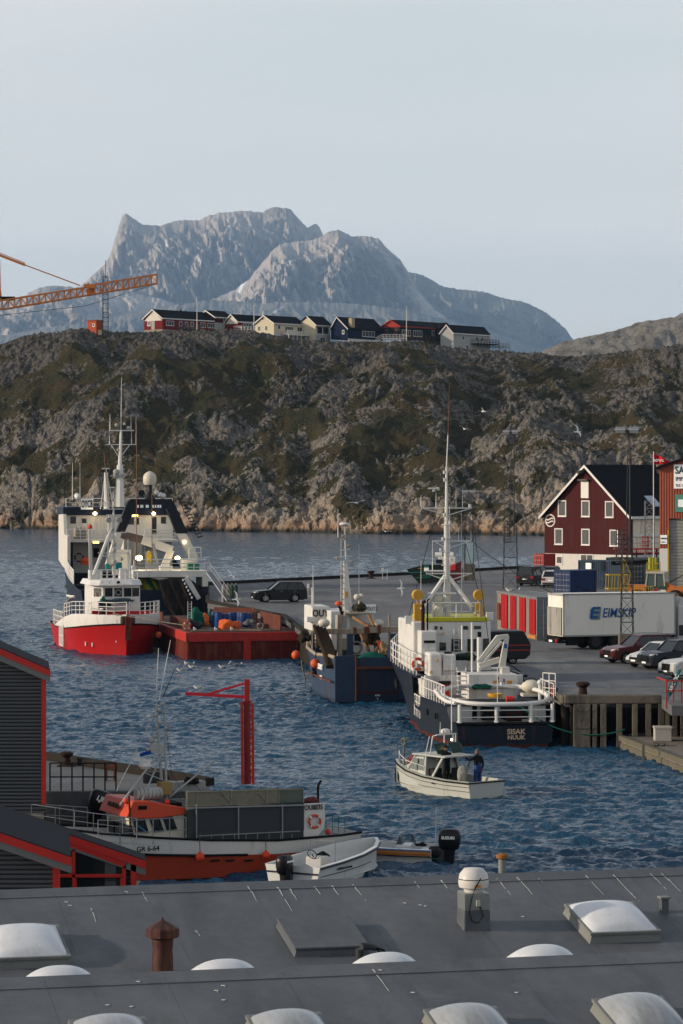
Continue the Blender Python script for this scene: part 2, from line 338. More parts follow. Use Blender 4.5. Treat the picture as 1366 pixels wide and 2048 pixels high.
ZZ = np.where(s_ < .004, -2, ZZ)
b1, b2, bi = worley(XX / 3.4 + 9, ZZ / 2.8, 83); c1, c2, ci = worley(XX / 1.3 + 4, ZZ / 1.3, 87)
lz = np.clip(1 - (ZZ - 4) / 7, 0, 1) * np.clip(s_ / .006, 0, 1)
YY = YY + .5 * fbm(XX / 5, ZZ / 3, 3, 81) * np.clip(s_ / .02, 0, 1) - lz * ((bi - .3) * 3.2 * np.clip((b2 - b1) * 3, 0, 1) + (ci - .5) * 1.0 * np.clip((c2 - c1) * 3, 0, 1))
rock = R0 + .10 * (idk - .5)
o = gridmesh('near_hill', XX, YY, ZZ, Mhill, {'rock': rock, 'low': low}, smooth=False); tag(o, kind='structure')
HILL = (XX, YY, ZZ)
def hillz(x, y):
    i = int(np.clip(np.searchsorted(xs, x), 0, NXh - 1)); col = YY_[:, i]; j = int(np.argmin(np.abs(col - y))); return float(ZZ_[j, i])
YY_, ZZ_ = YY.copy(), ZZ.copy()
# ---- grey hill further right
m, nt, b = nodemat('far_hillside'); L = nt.links.new
geo = _n(nt, 'ShaderNodeNewGeometry').outputs['Position']
n1 = nz(nt, geo, .06, 8, .7); n2 = nz(nt, geo, .5, 6, .7)
c = mix(nt, rng(nt, n1, .35, .65), (.12, .105, .075), (.25, .24, .22)); c = mix(nt, rng(nt, n2, .5, .8), c, (.42, .40, .36)); L(c, b.inputs['Base Color']); b.inputs['Roughness'].default_value = 1; b.inputs['Specular IOR Level'].default_value = .1
bp = _n(nt, 'ShaderNodeBump'); bp.inputs['Distance'].default_value = 3; L(n2, bp.inputs['Height']); L(bp.outputs[0], b.inputs['Normal'])
px = np.linspace(1000, 2100, 420); Yc = 2300.
pz = CAMZ - (np.interp(px, [1000, 1060, 1090, 1140, 1180, 1210, 1260, 1300, 1330, 1366, 1500, 1800, 2100], [735, 718, 708, 691, 677, 668, 654, 645, 640, 638, 632, 660, 735]) - HY) / F * Yc
t = np.linspace(0, 1, 200)[:, None]; XX = (px[None, :] - CX) / F * Yc + 0 * t; s_ = np.clip(t / .7, 0, 1)
YY = Yc - 520 * (1 - s_) + np.clip(t - .7, 0, 1) * 900 + 0 * XX; ZZ = pz[None, :] * np.sin(s_ * math.pi / 2) ** .8 * np.where(t > .7, 1 - (t - .7) * 1.2, 1)
ZZ = ZZ + (12 * fbm(XX / 120, YY / 120, 6, 5) + 5 * (ridged(XX / 40, YY / 50, 4, 8) - .8)) * np.clip((1 - s_) * 5, .12, 1) + .7 * fbm(XX / 9, YY / 9, 4, 6)
tag(gridmesh('grey_hill', XX, YY, ZZ, m, smooth=False), kind='structure')
# ---- the mountain across the fjord
m, nt, b = nodemat('mountain_rock'); L = nt.links.new
geo = _n(nt, 'ShaderNodeNewGeometry').outputs['Position']
n1 = nz(nt, geo, .004, 9, .7, (1, 1, .45)); n2 = nz(nt, geo, .02, 8, .75, (1, 1, .4)); n3 = nz(nt, geo, .0016, 5, .6)
c = mix(nt, rng(nt, n1, .3, .7), (.13, .125, .125), (.60, .52, .44)); c = mix(nt, rng(nt, n2, .45, .75, 0, .8), c, (.66, .58, .50)); c = mix(nt, rng(nt, n3, .45, .62, 0, .3), c, (.2, .2, .17))
sn = _n(nt, 'ShaderNodeAttribute', attribute_name='snow').outputs['Fac']
c = mix(nt, rng(nt, math_(nt, 'ADD', sn, rng(nt, n2, .3, .7, -.4, .4)), .45, .6), c, (.85, .87, .9)); L(c, b.inputs['Base Color']); b.inputs['Roughness'].default_value = 1; b.inputs['Specular IOR Level'].default_value = .05
bp = _n(nt, 'ShaderNodeBump'); bp.inputs['Distance'].default_value = 22; bp.inputs['Strength'].default_value = 1.0; L(math_(nt, 'ADD', n2, n1), bp.inputs['Height']); L(bp.outputs[0], b.inputs['Normal'])
Mmt = m
Mmt_shade = m.copy(); nt = Mmt_shade.node_tree; b = nt.nodes['Principled BSDF']; nt.links.new(mix(nt, .62, b.inputs['Base Color'].links[0].from_socket, (.07, .08, .075)), b.inputs['Base Color'])  # rock copy with the shade of foothills and shoulder mixed into its colour
def sheet(name, pxs, pys, Yc, run, amp, seed, zb=0, pw=1.0, n=(700, 260), snow=(), side=0., dark=False):
    px = np.linspace(pxs[0], pxs[-1], n[0]); pz = CAMZ - (np.interp(px, pxs, pys) - HY) / F * Yc
    t = np.linspace(0, 1, n[1])[:, None]; s_ = np.clip(t / .85, 0, 1); XX = X(px, Yc)[None, :] + 0 * t
    prof = s_ ** pw; YY = Yc - run * (1 - s_) + np.clip(t - .85, 0, 1) * 6000 + 0 * XX
    pz = pz + 6 * fbm(px / 9, px * 0, 4, seed + 40)
    ZZ = zb + (pz[None, :] - zb) * prof * np.where(t > .85, 1 - (t - .85) * 3, 1)
    a = np.clip((1 - s_) * 5, 0.0, 1) * np.clip(s_ * 4, .3, 1)
    gx = XX + 120 * fbm(XX / 500, YY / 700, 3, seed + 3)
    z0_ = ZZ.copy(); u1 = gx + .55 * z0_; v1 = z0_ - .25 * gx
    ch = (ridged(u1 / 330, v1 / 620, 6, seed, .6) - .9) * amp * .9 + amp * .45 * (ridged(u1 / 110 + 3, v1 / 170, 5, seed + 20, .62) - .8) + amp * .9 * fbm(gx / 420, z0_ / 500, 3, seed + 31) - amp * .35 * np.abs(fbm((gx - z0_) / 190, v1 / 210, 4, seed + 51, .6))
    YY = YY - ch * a * 1.1; ZZ = ZZ + ch * a * .25 + amp * .12 * fbm(XX / 45, z0_ / 45, 5, seed + 9) * a
    sn = np.zeros_like(XX)
    for (a0, b0, a1, b1, w_) in snow:
        pxx = XX / YY * F + CX; pyy = HY - (ZZ - CAMZ) / YY * F; dx, dy = a1 - a0, b1 - b0; q = np.clip(((pxx - a0) * dx + (pyy - b0) * dy) / (dx * dx + dy * dy), 0, 1)
        d = np.hypot(pxx - a0 - q * dx, pyy - b0 - q * dy); sn = np.maximum(sn, np.clip(1.3 - d / w_, 0, 1))
    tag(gridmesh(name, XX, YY, ZZ, Mmt_shade if dark else Mmt, {'snow': sn}, smooth=False), kind='structure')
sheet('mountain_wall', [60, 100, 140, 178, 190, 205, 220, 228, 240, 245, 250, 265, 285, 320, 350, 370, 395, 415, 440, 480, 500, 525, 535, 550, 580, 595, 615, 630, 640, 647, 660, 700, 760, 800],
      [700, 640, 590, 557, 545, 533, 510, 485, 445, 430, 426, 435, 449, 451, 442, 439, 441, 432, 425, 422, 421, 425, 417, 414, 417, 435, 455, 447, 455, 470, 480, 520, 600, 700], 17600, 1500, 210, 100, pw=1.15,
      snow=((461, 455, 459, 500, 2.6), (370, 530, 385, 542, 3), (460, 452, 466, 470, 3), (395, 515, 402, 530, 2), (330, 480, 334, 495, 1.6)))
sheet('mountain_buttress', [330, 400, 440, 470, 500, 520, 545, 560, 590, 620, 640, 660, 675, 690, 703, 728, 758, 773, 803, 815, 835, 870, 930, 1000],
      [700, 610, 592, 580, 556, 530, 500, 488, 483, 481, 474, 462, 459, 465, 473, 471, 477, 495, 522, 541, 580, 620, 660, 720], 16200, 1300, 190, 200, pw=1.1,
      snow=((503, 532, 478, 583, 4.5), (570, 525, 590, 520, 3), (425, 585, 445, 578, 4), (455, 560, 440, 575, 2.5), (700, 500, 706, 520, 2)))
sheet('mountain_shoulder', [640, 760, 800, 815, 848, 888, 933, 963, 1003, 1053, 1093, 1113, 1133, 1145, 1165],
      [620, 560, 545, 543, 551, 574, 580, 582, 595, 605, 626, 641, 660, 678, 730], 17000, 1600, 90, 300, pw=.8, dark=True)
sheet('mountain_flank', [-700, -300, -100, 0, 50, 80, 110, 150, 200, 260, 330, 400, 480, 540],
      [720, 660, 625, 606, 590, 574, 571, 574, 580, 585, 600, 625, 665, 720], 16600, 1700, 120, 400, pw=.9, snow=((10, 618, 25, 613, 2),))
sheet('mountain_foothills', [-300, 0, 100, 200, 300, 380, 420, 470, 520, 560, 620, 700, 760, 820, 900, 980, 1060, 1140, 1200],
      [700, 672, 655, 640, 618, 606, 600, 602, 608, 605, 603, 607, 612, 622, 640, 662, 690, 715, 740], 14800, 1200, 80, 500, pw=.7, dark=True, snow=((547, 625, 565, 614, 3.0), (360, 655, 372, 651, 2)))
# ================================================================ QUAYS
QZ = 2.5
def Pq(px, py, z=QZ): Y = Yw(py, z); return (X(px, Y), Y)
m, nt, b = nodemat('quay_asphalt'); L = nt.links.new
geo = _n(nt, 'ShaderNodeNewGeometry').outputs['Position']
c = mix(nt, rng(nt, nz(nt, geo, .22, 6, .6, (1, .35, 1)), .35, .65), (.046, .050, .055), (.100, .104, .108)); c = mix(nt, rng(nt, nz(nt, geo, 9, 4, .7), .3, .8, 0, .5), c, (.12, .12, .12))
c = mix(nt, rng(nt, nz(nt, geo, .5, 5, .7, (1, .25, 1), (5, 5, 5)), .49, .60, 0, .8), c, (.036, .038, .043)); c = mix(nt, rng(nt, nz(nt, geo, .16, 4, .6, (1.6, .5, 1), (15, 5, 5)), .58, .66, 0, .4), c, (.17, .165, .155)); L(c, b.inputs['Base Color'])
L(rng(nt, nz(nt, geo, .5, 5, .7, (1, .25, 1), (5, 5, 5)), .5, .66, .9, .55), b.inputs['Roughness'])
Masph = m
Mconc = mat('quay_concrete', (.20, .18, .15), .9, var=.3, scale=.8, dirt=.5, bump=.4)
Mdark = mat('dark_timber', (.035, .03, .026), .9, var=.4, scale=2)
Mwood = mat('weathered_timber', (.17, .15, .12), .9, var=.35, scale=1.2, dirt=.5, bump=.5, bscale=6)
Mblack = mat('black_rubber', (.012, .012, .013), .7); Mwhite = mat('white_paint', (.74, .73, .70), .45, var=.06, rust=.06, dirt=.08)
Mred = mat('red_paint', (.42, .03, .02), .5, var=.15, rust=.12); Msteel = mat('galvanised_steel', (.30, .31, .32), .5, .4, .15)
Mglass = mat('dark_glass', (.035, .045, .055), .3, 0, .3, .8, spec=.35); Mrust = mat('rusty_steel', (.16, .06, .035), .85, var=.4, rust=.5)
edge = [Pq(415, 1170), Pq(415, 1205), Pq(570, 1235), Pq(605, 1262), Pq(1110, 1385), Pq(1128, 1394), Pq(1322, 1396), (70, 153.5), (70, 360)]
far = [Pq(1600, 1122), Pq(1090, 1134), Pq(830, 1149)]
poly = edge[:7] + [(X(1322, 153) + .0, 148), (80, 148), (110, 390)] + far
q = MB(); q.prism([(x, y, QZ - .5) for x, y in poly], (0, 0, .5)); tag(q.build('quay_deck', Masph), kind='structure')
# solid fill under the deck, set back on the piled front
q = MB(); pin = [(X(415, 306) + .3, 305), (-11.5, 266), (-4.3, 239), (-2.5, 218), (9.5, 166), (13, 160), (80, 160), (110, 389)] + [(x, y - .5) for x, y in far]
q.prism([(x, y, -2) for x, y in pin], (0, 0, QZ + 1.48)); tag(q.build('quay_wall', Mdark), kind='structure')
k = MB()
for a, b_ in ((0, 1), (1, 2), (2, 3), (3, 4)): k.beam((*edge[a], QZ + .12), (*edge[b_], QZ + .12), .35, .25)
fe = [Pq(415, 1170), Pq(830, 1149), Pq(1090, 1134), Pq(1600, 1122)]
for a, b_ in zip(fe, fe[1:]): k.beam((*a, QZ + .16), (*b_, QZ + .16), .45, .32)
tag(k.build('quay_kerb', Mdark, bevel=.04), kind='structure')
# timber front with piles
Yf = 153.0; t = thing('timber_wharf_front', (X(1225, Yf), Yf, 0), 'weathered timber wharf front with cap log and square piles at the right', 'wharf')
c = MB(); c.beam((X(1128, Yf), Yf - .1, QZ - .05), (X(1322, Yf), Yf - .1, QZ - .05), .4, .45); c.beam((X(1115, 156), 156, QZ - .1), (X(1132, Yf), Yf - .1, QZ - .1), .4, .4)
c.build('cap_log', Mwood, t, world=True, bevel=.05)
for px, w_ in ((1151, .22), (1161, .32), (1175, .50), (1186, .38), (1206, .30), (1238, .29), (1269, .28), (1296, .28), (1322, .30), (1334, .24), (1349, .24), (1364, .22)):
    p = MB(); x = X(px, Yf); p.box(x - w_ / 2, x + w_ / 2, Yf - .3, Yf + .1, -1.5, QZ - .28)
    for z in (1.9, 1.0): p.cyl((x, Yf - .36, z), (x, Yf - .28, z), .05, n=6)
    p.build('pile', Mwood, t, world=True, bevel=.04)
for px, yy in ((1130, 154), (1140, 154.5), (1148, 153.4)):
    p = MB(); x = X(px, yy); p.cyl((x, yy, -1.5), (x, yy, QZ - .3), .22, n=10); p.build('pile', Mdark, t, world=True, smooth=True)
b2 = MB(); b2.box(X(1150, Yf), X(1322, Yf), Yf + .3, Yf + .5, QZ - .75, QZ - .52); b2.build('waling', Mdark, t, world=True)
def bollard(px, py, z, label, s=1.0, grp=None):
    Y = Yw(py, z); o = thing('bollard', (X(px, Y), Y, z), label, 'bollard', grp)
    a = MB(); a.lathe((0, 0, 0), [(.34 * s, 0), (.34 * s, .05 * s), (.2 * s, .07 * s), (.17 * s, .4 * s), (.3 * s, .5 * s), (.32 * s, .6 * s), (.2 * s, .66 * s)], 14); a.build('post', mat('bollard_brown', (.045, .026, .02), .8, var=.4), o, smooth=True)
    a = MB(); a.box(-.42 * s, .42 * s, -.35 * s, .35 * s, 0, .03); a.build('base_plate', Mblack, o)
    return o
bollard(1166, 1393, QZ, 'rusty bollard on the timber wharf edge right of the grey ship', 1.15)
bollard(742, 1157, QZ, 'rusty bollard on the far quay edge between the trawlers', 1.3)
bollard(133, 1532, QZ, 'rusty bollard on the left quay edge behind the dark shed', .85)
# left quay
lq = [(-40, 120.5), Pq(95, 1519), Pq(180, 1533), Pq(330, 1556), Pq(420, 1572), (X(420, 108), 108.2), (X(92, 104.5), 108.2), (-40, 108.2)]
q = MB(); q.prism([(x, y, -1.5) for x, y in lq], (0, 0, QZ + 1.5)); tag(q.build('left_quay', Masph), kind='structure')
k = MB()
for a, b_ in zip(lq[0:4], lq[1:5]): k.beam((*a, QZ + .15), (*b_, QZ + .15), .4, .3)
tag(k.build('left_quay_kerb', Mdark, bevel=.04), kind='structure')
q = MB(); q.box(-60, -6.6, 60, 98.5, -1, .6); tag(q.build('low_quay', Mconc), kind='structure')
# wooden jetty behind the red boat with the red davit on it
q = MB(); q.box(X(385, 112), X(560, 112), 108.8, 115, -1, 1.55); q.box(X(560, 112), X(600, 112), 109, 112, -1, 1.1); tag(q.build('small_jetty', mat('jetty_concrete', (.24, .23, .21), .9, var=.3, dirt=.4)), kind='structure')
# ================================================================ BUILDING HELPER
def clad(name, col, rust=0, vertical=True, period=.25, ax='Y'):
    return wavebump(mat(name, col, .7, var=.12, scale=1., rust=rust, dirt=.12), ax, period, .03)
Mroof = mat('black_roof_felt', (.008, .009, .012), .9, var=.2, spec=.08); Mtrim = mat('white_trim', (.72, .70, .66), .5, var=.05)
Mbase = mat('white_render_base', (.62, .60, .56), .8, var=.1)
def window(par, c, w_, h, ax, m_frame=Mtrim, fr_=.12, mull=1, depth=.06, gl=None):
    """c: centre on wall; ax 'g' gable plane (faces -y) or 's' side plane (faces +x)"""
    o = MB(); cx, cy, cz = c
    def bx(u0, u1, z0, z1, d0, d1, M_):
        if ax == 'g': M_.box(cx + u0, cx + u1, cy - d1, cy - d0, cz + z0, cz + z1)
        else: M_.box(cx + d0, cx + d1, cy + u0, cy + u1, cz + z0, cz + z1)
    a, b_ = w_ / 2, h / 2
    bx(-a - fr_, a + fr_, b_, b_ + fr_, -.02, depth, o); bx(-a - fr_, a + fr_, -b_ - fr_, -b_, -.02, depth, o); bx(-a - fr_, -a, -b_, b_, -.02, depth, o); bx(a, a + fr_, -b_, b_, -.02, depth, o)
    for i in range(1, mull): u = -a + w_ * i / mull; bx(u - fr_ / 2.5, u + fr_ / 2.5, -b_, b_, -.02, depth * .8, o)
    f = o.build('window', m_frame, par)
    g = MB(); bx(-a, a, -b_, b_, .005, .035, g); g.build('pane', gl or Mglass, f)
    s_ = MB(); bx(-a - fr_ * 1.3, a + fr_ * 1.3, -b_ - fr_ * 1.5, -b_ - fr_, 0, depth + .05, s_); s_.build('sill', m_frame, f)
    return f
def house(loc, rz, W, Lh, zb, ze, zr, wallm, label, gw=(), sw=(), name='wooden_house', cat='house', rise=None, gablem=None, roofm=None, over=.45, trim=None, group=None, basem=None, half=None, gz=None):
    """near corner at local origin; gable on y=0 from x=-W..0, long side on x=0 from y=0..L; zb base height, ze eave, zr ridge above loc"""
    t = thing(name, loc, label, cat, group, rz); roofm = roofm or Mroof; trim = trim or Mtrim; rx = -W / 2 if half is None else half
    if zb > 0: m_ = MB(); m_.box(-W + .04, -.04, .04, Lh - .04, -1.5, zb); m_.build('foundation', basem or Mbase, t)
    m_ = MB(); m_.prism([(-W, 0, zb), (0, 0, zb), (0, 0, ze), (rx, 0, zr), (-W, 0, ze)], (0, Lh, 0)); m_.build('wall', wallm, t)
    if gablem: g = MB(); zz = ze - .02 if gz is None else gz; g.prism([(-W * .98, -.05, zz), (-.02 * W, -.05, zz), (rx, -.05, zr - .05)], (0, .04, 0)); g.build('gable_cladding', gablem, t)
    r = MB(); th = .16
    for sx_, ex in ((1, 0), (-1, -W)):
        dx = ex - rx; dz = ze - zr; n = math.hypot(dx, dz); ox = dx / n * over; oz = dz / n * over
        r.prism([(rx, -over, zr + .03), (ex + ox, -over, ze + oz + .03), (ex + ox, -over, ze + oz + .03 + th), (rx, -over, zr + .03 + th * 1.2)], (0, Lh + 2 * over, 0))
    ro = r.build('roof', roofm, t)
    f = MB()
    for ex in (0, -W):
        dx = ex - rx; dz = ze - zr; n = math.hypot(dx, dz); ox = dx / n * over; oz = dz / n * over
        a = Vector((rx, -over - .05, zr + .03)); b_ = Vector((ex + ox, -over - .05, ze + oz + .03)); f.prism([a + Vector((0, 0, .18)), a - Vector((0, 0, .16)), b_ - Vector((0, 0, .16)), b_ + Vector((0, 0, .18))], (0, .05, 0))
    f.box(over * .9, over * .9 + .06, -over, Lh + over, ze - over * .55 - .02, ze - over * .55 + .28) if half is None else 0
    f.build('barge_board', trim, t)
    for w_ in gw: window(t, (w_[0], 0, w_[1]), w_[2], w_[3], 'g', mull=w_[4] if len(w_) > 4 else 1, m_frame=trim if len(w_) < 6 else w_[5])
    for w_ in sw: window(t, (0, w_[0], w_[1]), w_[2], w_[3], 's', mull=w_[4] if len(w_) > 4 else 1)
    return t, ro
# ---- maroon gabled warehouse
C = Vector((X(1262, 343), 343, QZ)); rz = math.radians(-44); W = 12.9; s0 = 17.5
def gx(px): return (px - 1262) / 172 * W
def zz(py): return (1143.0 - py) / 17.35      # height above the quay at the gable
mm = mat('maroon_cladding', (.085, .018, .018), .75, var=.15, dirt=.1); wavebump(mm, 'X', .22, .03)
ws = []
for px, py in ((1126, 1016), (1173, 1016), (1220, 1017), (1119, 1073), (1173, 1073), (1229, 1074)): ws.append((gx(px), zz(py), 1.0, 1.65))
t, ro = house(C, rz, W, 22, 2.05, 6.5, 12.2, mm, 'maroon gabled warehouse with white trimmed windows and a white wave emblem', gw=ws, name='gabled_warehouse', cat='warehouse', over=.55)
d = MB(); d.box(gx(1164), gx(1179), -.06, .02, zz(995), zz(961)); d.build('loft_door', Mtrim, t); d = MB(); d.box(gx(1162), gx(1181), -.5, .0, zz(960), zz(957)); d.build('door_canopy', Mwood, t)
d = MB(); d.beam((gx(1171), -.1, zz(939)), (gx(1171), -1.3, zz(944)), .22, .3); d.build('hoist_beam', Mwood, t)
window(t, (gx(1120), .04, zz(1121)), .75, .75, 'g', fr_=.1); window(t, (gx(1169), .04, zz(1119)), .8, 1.1, 'g', fr_=.08); window(t, (gx(1181), .04, zz(1119)), .8, 1.1, 'g', fr_=.08)
e_ = MB(); e_.cyl((gx(1102), -.06, zz(1041)), (gx(1102), -.0, zz(1041)), .75, n=28); em = e_.build('emblem', Mtrim, t); e_ = MB(); e_.cyl((gx(1102), -.075, zz(1041)), (gx(1102), -.055, zz(1041)), .62, n=28); e_.build('emblem_field', mm, em)
for dz in (-.17, .17):
    e_ = MB(); pts = [(gx(1102) + u_, zz(1041) + dz + .1 * math.sin(u_ * 5)) for u_ in np.linspace(-.56, .56, 15)]
    for (a0, b0), (a1, b1) in zip(pts, pts[1:]): e_.hexa([(a0, -.11, b0 - .07), (a1, -.11, b1 - .07), (a1, -.07, b1 - .07), (a0, -.07, b0 - .07), (a0, -.11, b0 + .07), (a1, -.11, b1 + .07), (a1, -.07, b1 + .07), (a0, -.07, b0 + .07)])
    e_.build('wave', Mtrim, em)
a = MB(); a.box(.02, .12, .3, 21.5, 2.3, 6.2)
for i in range(22): a.box(.12, .16, .6 + i, .68 + i, 2.5, 6.1)
a.build('side_cladding', mat('beige_panel', (.80, .70, .55), .7, var=.1, dirt=.25), t); a = MB(); a.box(.1, .2, .3, 21.5, 4.15, 4.45); a.build('white_band', Mtrim, t)
for y0 in (5.2, 15.0):
    a = MB(); fz = lambda x_: 6.5 + (12.2 - 6.5) * (-x_) / (W / 2) + .26
    a.hexa([(-.9, y0, fz(-.9)), (-.9, y0 + 1.6, fz(-.9)), (-2.2, y0 + 1.6, fz(-2.2)), (-2.2, y0, fz(-2.2)), (-.9, y0, fz(-.9) + .1), (-.9, y0 + 1.6, fz(-.9) + .1), (-2.2, y0 + 1.6, fz(-2.2) + .1), (-2.2, y0, fz(-2.2) + .1)])
    a.build('roof_window', mat('roof_glass', (.35, .42, .5), .1, spec=.8), ro)
for y0 in (9, 10.6): a = MB(); a.cyl((-3.6, y0, 9.2), (-3.6, y0, 10.0), .28, n=10); a.build('roof_vent', Mblack, ro)
a = MB(); a.cyl((-5.4, 12, 11.3), (-5.4, 12, 13.2), .3, n=10); a.build('chimney', mat('brick_chimney', (.25, .18, .14), .9, var=.3), ro)
# ---- rust red corrugated shed at the right edge
Ys = 282.; xs0 = X(1319, Ys); mr = wavebump(mat('rust_red_cladding', (.33, .075, .035), .6, var=.12, rust=.1), 'X', .25, .04)
t = thing('corrugated_shed', (xs0, Ys, QZ), 'rust red corrugated shed with grey roller door and signs at the right edge', 'shed', rz=math.radians(-10))
zc = lambda py: (14 - (py - 945) / F * Ys) - QZ
a = MB(); a.prism([(0, 0, zc(1097)), (.9, 0, zc(1097)), (.9, 0, zc(1037)), (9, 0, zc(1037)), (9, 0, zc(1097)), (12, 0, zc(1097)), (12, 0, zc(936)), (6, 0, zc(893)), (0, 0, zc(936))], (0, 18, 0)); a.build('wall', mr, t)
a = MB(); a.box(0, .75, .0, .4, 0, zc(1097)); a.box(0, .3, .4, 18, 0, zc(1097)); a.box(9.2, 12, 0, 18, 0, zc(1097)); a.build('white_wall', Mtrim, t)
a = MB(); a.box(.76, .86, -.03, .3, 0, zc(1060)); a.build('yellow_post', mat('yellow_paint', (.62, .38, .04), .5, rust=.1), t)
a = MB(); a.box(.9, 9.2, .25, .35, 0, zc(1040)); a.build('roller_door', wavebump(mat('grey_roller_door', (.30, .30, .27), .6, dirt=.2), 'Z', .3, .03), t)
a = MB()
for sx_ in (0, 12): a.prism([(6, -.4, zc(893) + .05), (sx_ + (-.4 if sx_ == 0 else .4), -.4, zc(940) + .05), (sx_ + (-.4 if sx_ == 0 else .4), -.4, zc(940) + .25), (6, -.4, zc(893) + .25)], (0, 19, 0))
a.build('roof', Mroof, t)
def signboard(par, x0, x1, z0, z1, y, m_, lines, name='sign'):
    a = MB(); a.box(x0, x1, y - .05, y, z0, z1); s_ = a.build(name, m_, par)
    for tx, x_, z_, sz, mm_, al, bo in lines: text('lettering', tx, mm_, s_, (x_, y - .07, z_), sz, align=al, bold=bo, sx=.8)
    return s_
Mink = mat('dark_lettering', (.02, .06, .09), .6); Mblk = mat('black_lettering', (.012, .012, .014), .6); Mwt = mat('white_board', (1.1, 1.1, 1.06), .5, var=.03); Mgrn = mat('green_board', (.12, .33, .25), .5)
signboard(t, 1.35, 7, zc(977), zc(929), -.03, Mwt, [('SARFALIK', 1.45, zc(941), .95, Mink, 'LEFT', .02), ('IMP. VVS', 1.5, zc(958), .55, Mblk, 'LEFT', 0), ('TLF. 32', 1.5, zc(971), .36, Mblk, 'LEFT', 0)])
g_ = signboard(t, 1.45, 7, zc(1024), zc(989), -.03, Mgrn, [])
a = MB(); a.box(1.75, 6.6, -.12, -.09, zc(1014), zc(999)); a.build('white_panel', Mwt, g_)
signboard(t, .08, .72, zc(1088), zc(1070), -.03, Mwt, [('SARFAQ', .12, zc(1077), .2, Mblk, 'LEFT', .03), ('ELEKTRO', .12, zc(1084), .12, Mblk, 'LEFT', 0)])
# flag above the roofs
Yl = 300.; t = thing('red_pennant_flag', (X(1307, Yl), Yl, QZ), 'small red pennant flag flying between the warehouse roof and the shed', 'flag')
a = MB(); a.cyl((X(1307, Yl), Yl, QZ), (X(1307, Yl), Yl, Z(903, Yl)), .05, n=6); a.build('flagpole', Mwhite, t, world=True)
a = MB(); NN = 14; pr = []
for i in range(NN + 1):
    u_ = i / NN; px = 1308 + 33 * u_; yy = Yl + .25 * math.sin(u_ * 9); pr.append((Vector((X(px, Yl), yy, Z(906 + 18 * u_, Yl))), Vector((X(px, Yl), yy, Z(929 - 2 * u_, Yl)))))
for (a0, b0), (a1, b1) in zip(pr, pr[1:]):
    o_ = Vector((0, .02, 0)); a.hexa([a0, a1, a1 + o_, a0 + o_, b0, b1, b1 + o_, b0 + o_])
cl = a.build('cloth', mat('red_flag', (.55, .015, .02), .8), t, world=True); text('lettering', 'ROYAL', Mwt, cl, (X(1317, Yl), Yl - .3, Z(921, Yl)), .34, bold=.03)
# ================================================================ HOUSES ON THE HILL
YH = 846.
def hz(py, Y=YH): return Z(py, Y)
dred = mat('dark_red_boards', (.20, .022, .020), .8, var=.1); bred = mat('bright_red_boards', (.40, .05, .03), .8); cream = mat('cream_boards', (.62, .56, .40), .8, var=.05); navy = mat('navy_boards', (.012, .022, .06), .8, var=.1)
green = mat('dark_green_boards', (.018, .032, .026), .8); greyb = mat('light_grey_boards', (.42, .43, .41), .8, var=.05); wb = mat('white_boards', (.70, .66, .58), .8, var=.04)
def sidey(px0, pxa, th, Y=YH): return (px0 - pxa) / F * Y / math.sin(-th) if False else 0
def hh(pxC, pxG, pxE, pyb, pye, pyr, deg, Y=YH):
    """placement from the near corner, the left gable edge and the right end"""
    th = math.radians(deg); s_ = Y / F; return dict(loc=Vector((X(pxC, Y), Y, Z(pyb, Y))), rz=-th, W=(pxC - pxG) * s_ / math.cos(th), Lh=(pxE - pxC) * s_ / math.sin(th), zr=(pyb - pyr) * s_, ze=(pyb - pye) * s_)
h = hh(325, 286, 430, 662, 636, 619, 40); S = YH / F; si = math.sin(math.radians(40)); co = math.cos(math.radians(40))
def u(px, a=325): return (px - a) * S / si
t, _ = house(h['loc'], h['rz'], h['W'], h['Lh'], .5, h['ze'], h['zr'], dred, 'long red hilltop house with a white gable and wooden terrace stairs', [(-5.2, 2.3, 1.1, 1.2, 2)], [(u(339), 2.3, 3.0, 1.15, 3), (u(359), 2.3, 1.0, 1.15, 1), (u(370), 1.9, 1.0, 1.8, 1), (u(381), 2.3, 1.0, 1.15, 1), (u(402), 2.3, 2.0, 1.15, 2), (u(418), 2.3, 3.0, 1.15, 3)], gablem=wb, gz=3.0, group='houses along the hilltop', basem=mat('tan_foundation', (.33, .29, .23), .9))
a = MB(); a.box(-h['W'] * .60, -h['W'] * .42, -.04, 0, .5, 3.0); a.build('door', mat('grey_door', (.42, .40, .37), .7), t)
def deck(t, y0, y1, x1, z, m_, posts=5, rail=1.0, zg=-1.5, name='terrace', bars=3):
    a = MB(); a.box(.02, x1, y0, y1, z - .18, z)
    for i in range(posts + 1):
        yy = y0 + (y1 - y0) * i / posts; a.box(x1 - .14, x1, yy - .07, yy + .07, zg, z + rail)
    for k_ in range(bars): a.box(x1 - .1, x1 - .02, y0, y1, z + rail * (k_ + 1) / bars - .12, z + rail * (k_ + 1) / bars)
    for k_ in range(bars): a.box(.02, x1, y0 - .03, y0 + .03, z + rail * (k_ + 1) / bars - .12, z + rail * (k_ + 1) / bars)
    return a.build(name, m_, t)
wdk = mat('grey_deck_wood', (.20, .18, .16), .9); deck(t, u(357), u(394), 2.2, 1.1, wdk)
a = MB()
for i in range(7): a.box(.3, 2.0, u(357) - .35 * (i + 1), u(357) - .35 * i, 1.0 - .18 * (i + 1), 1.05 - .18 * i)
a.beam((2.0, u(357), 2.1), (2.0, u(343), .9), .1); a.build('stairs', wdk, t)
for px in (373, 377): a = MB(); a.cyl((-h['W'] / 2, u(px), h['zr'] - .2), (-h['W'] / 2, u(px), h['zr'] + .55), .22, n=8); a.build('chimney', Mblack if px > 375 else Msteel, t)
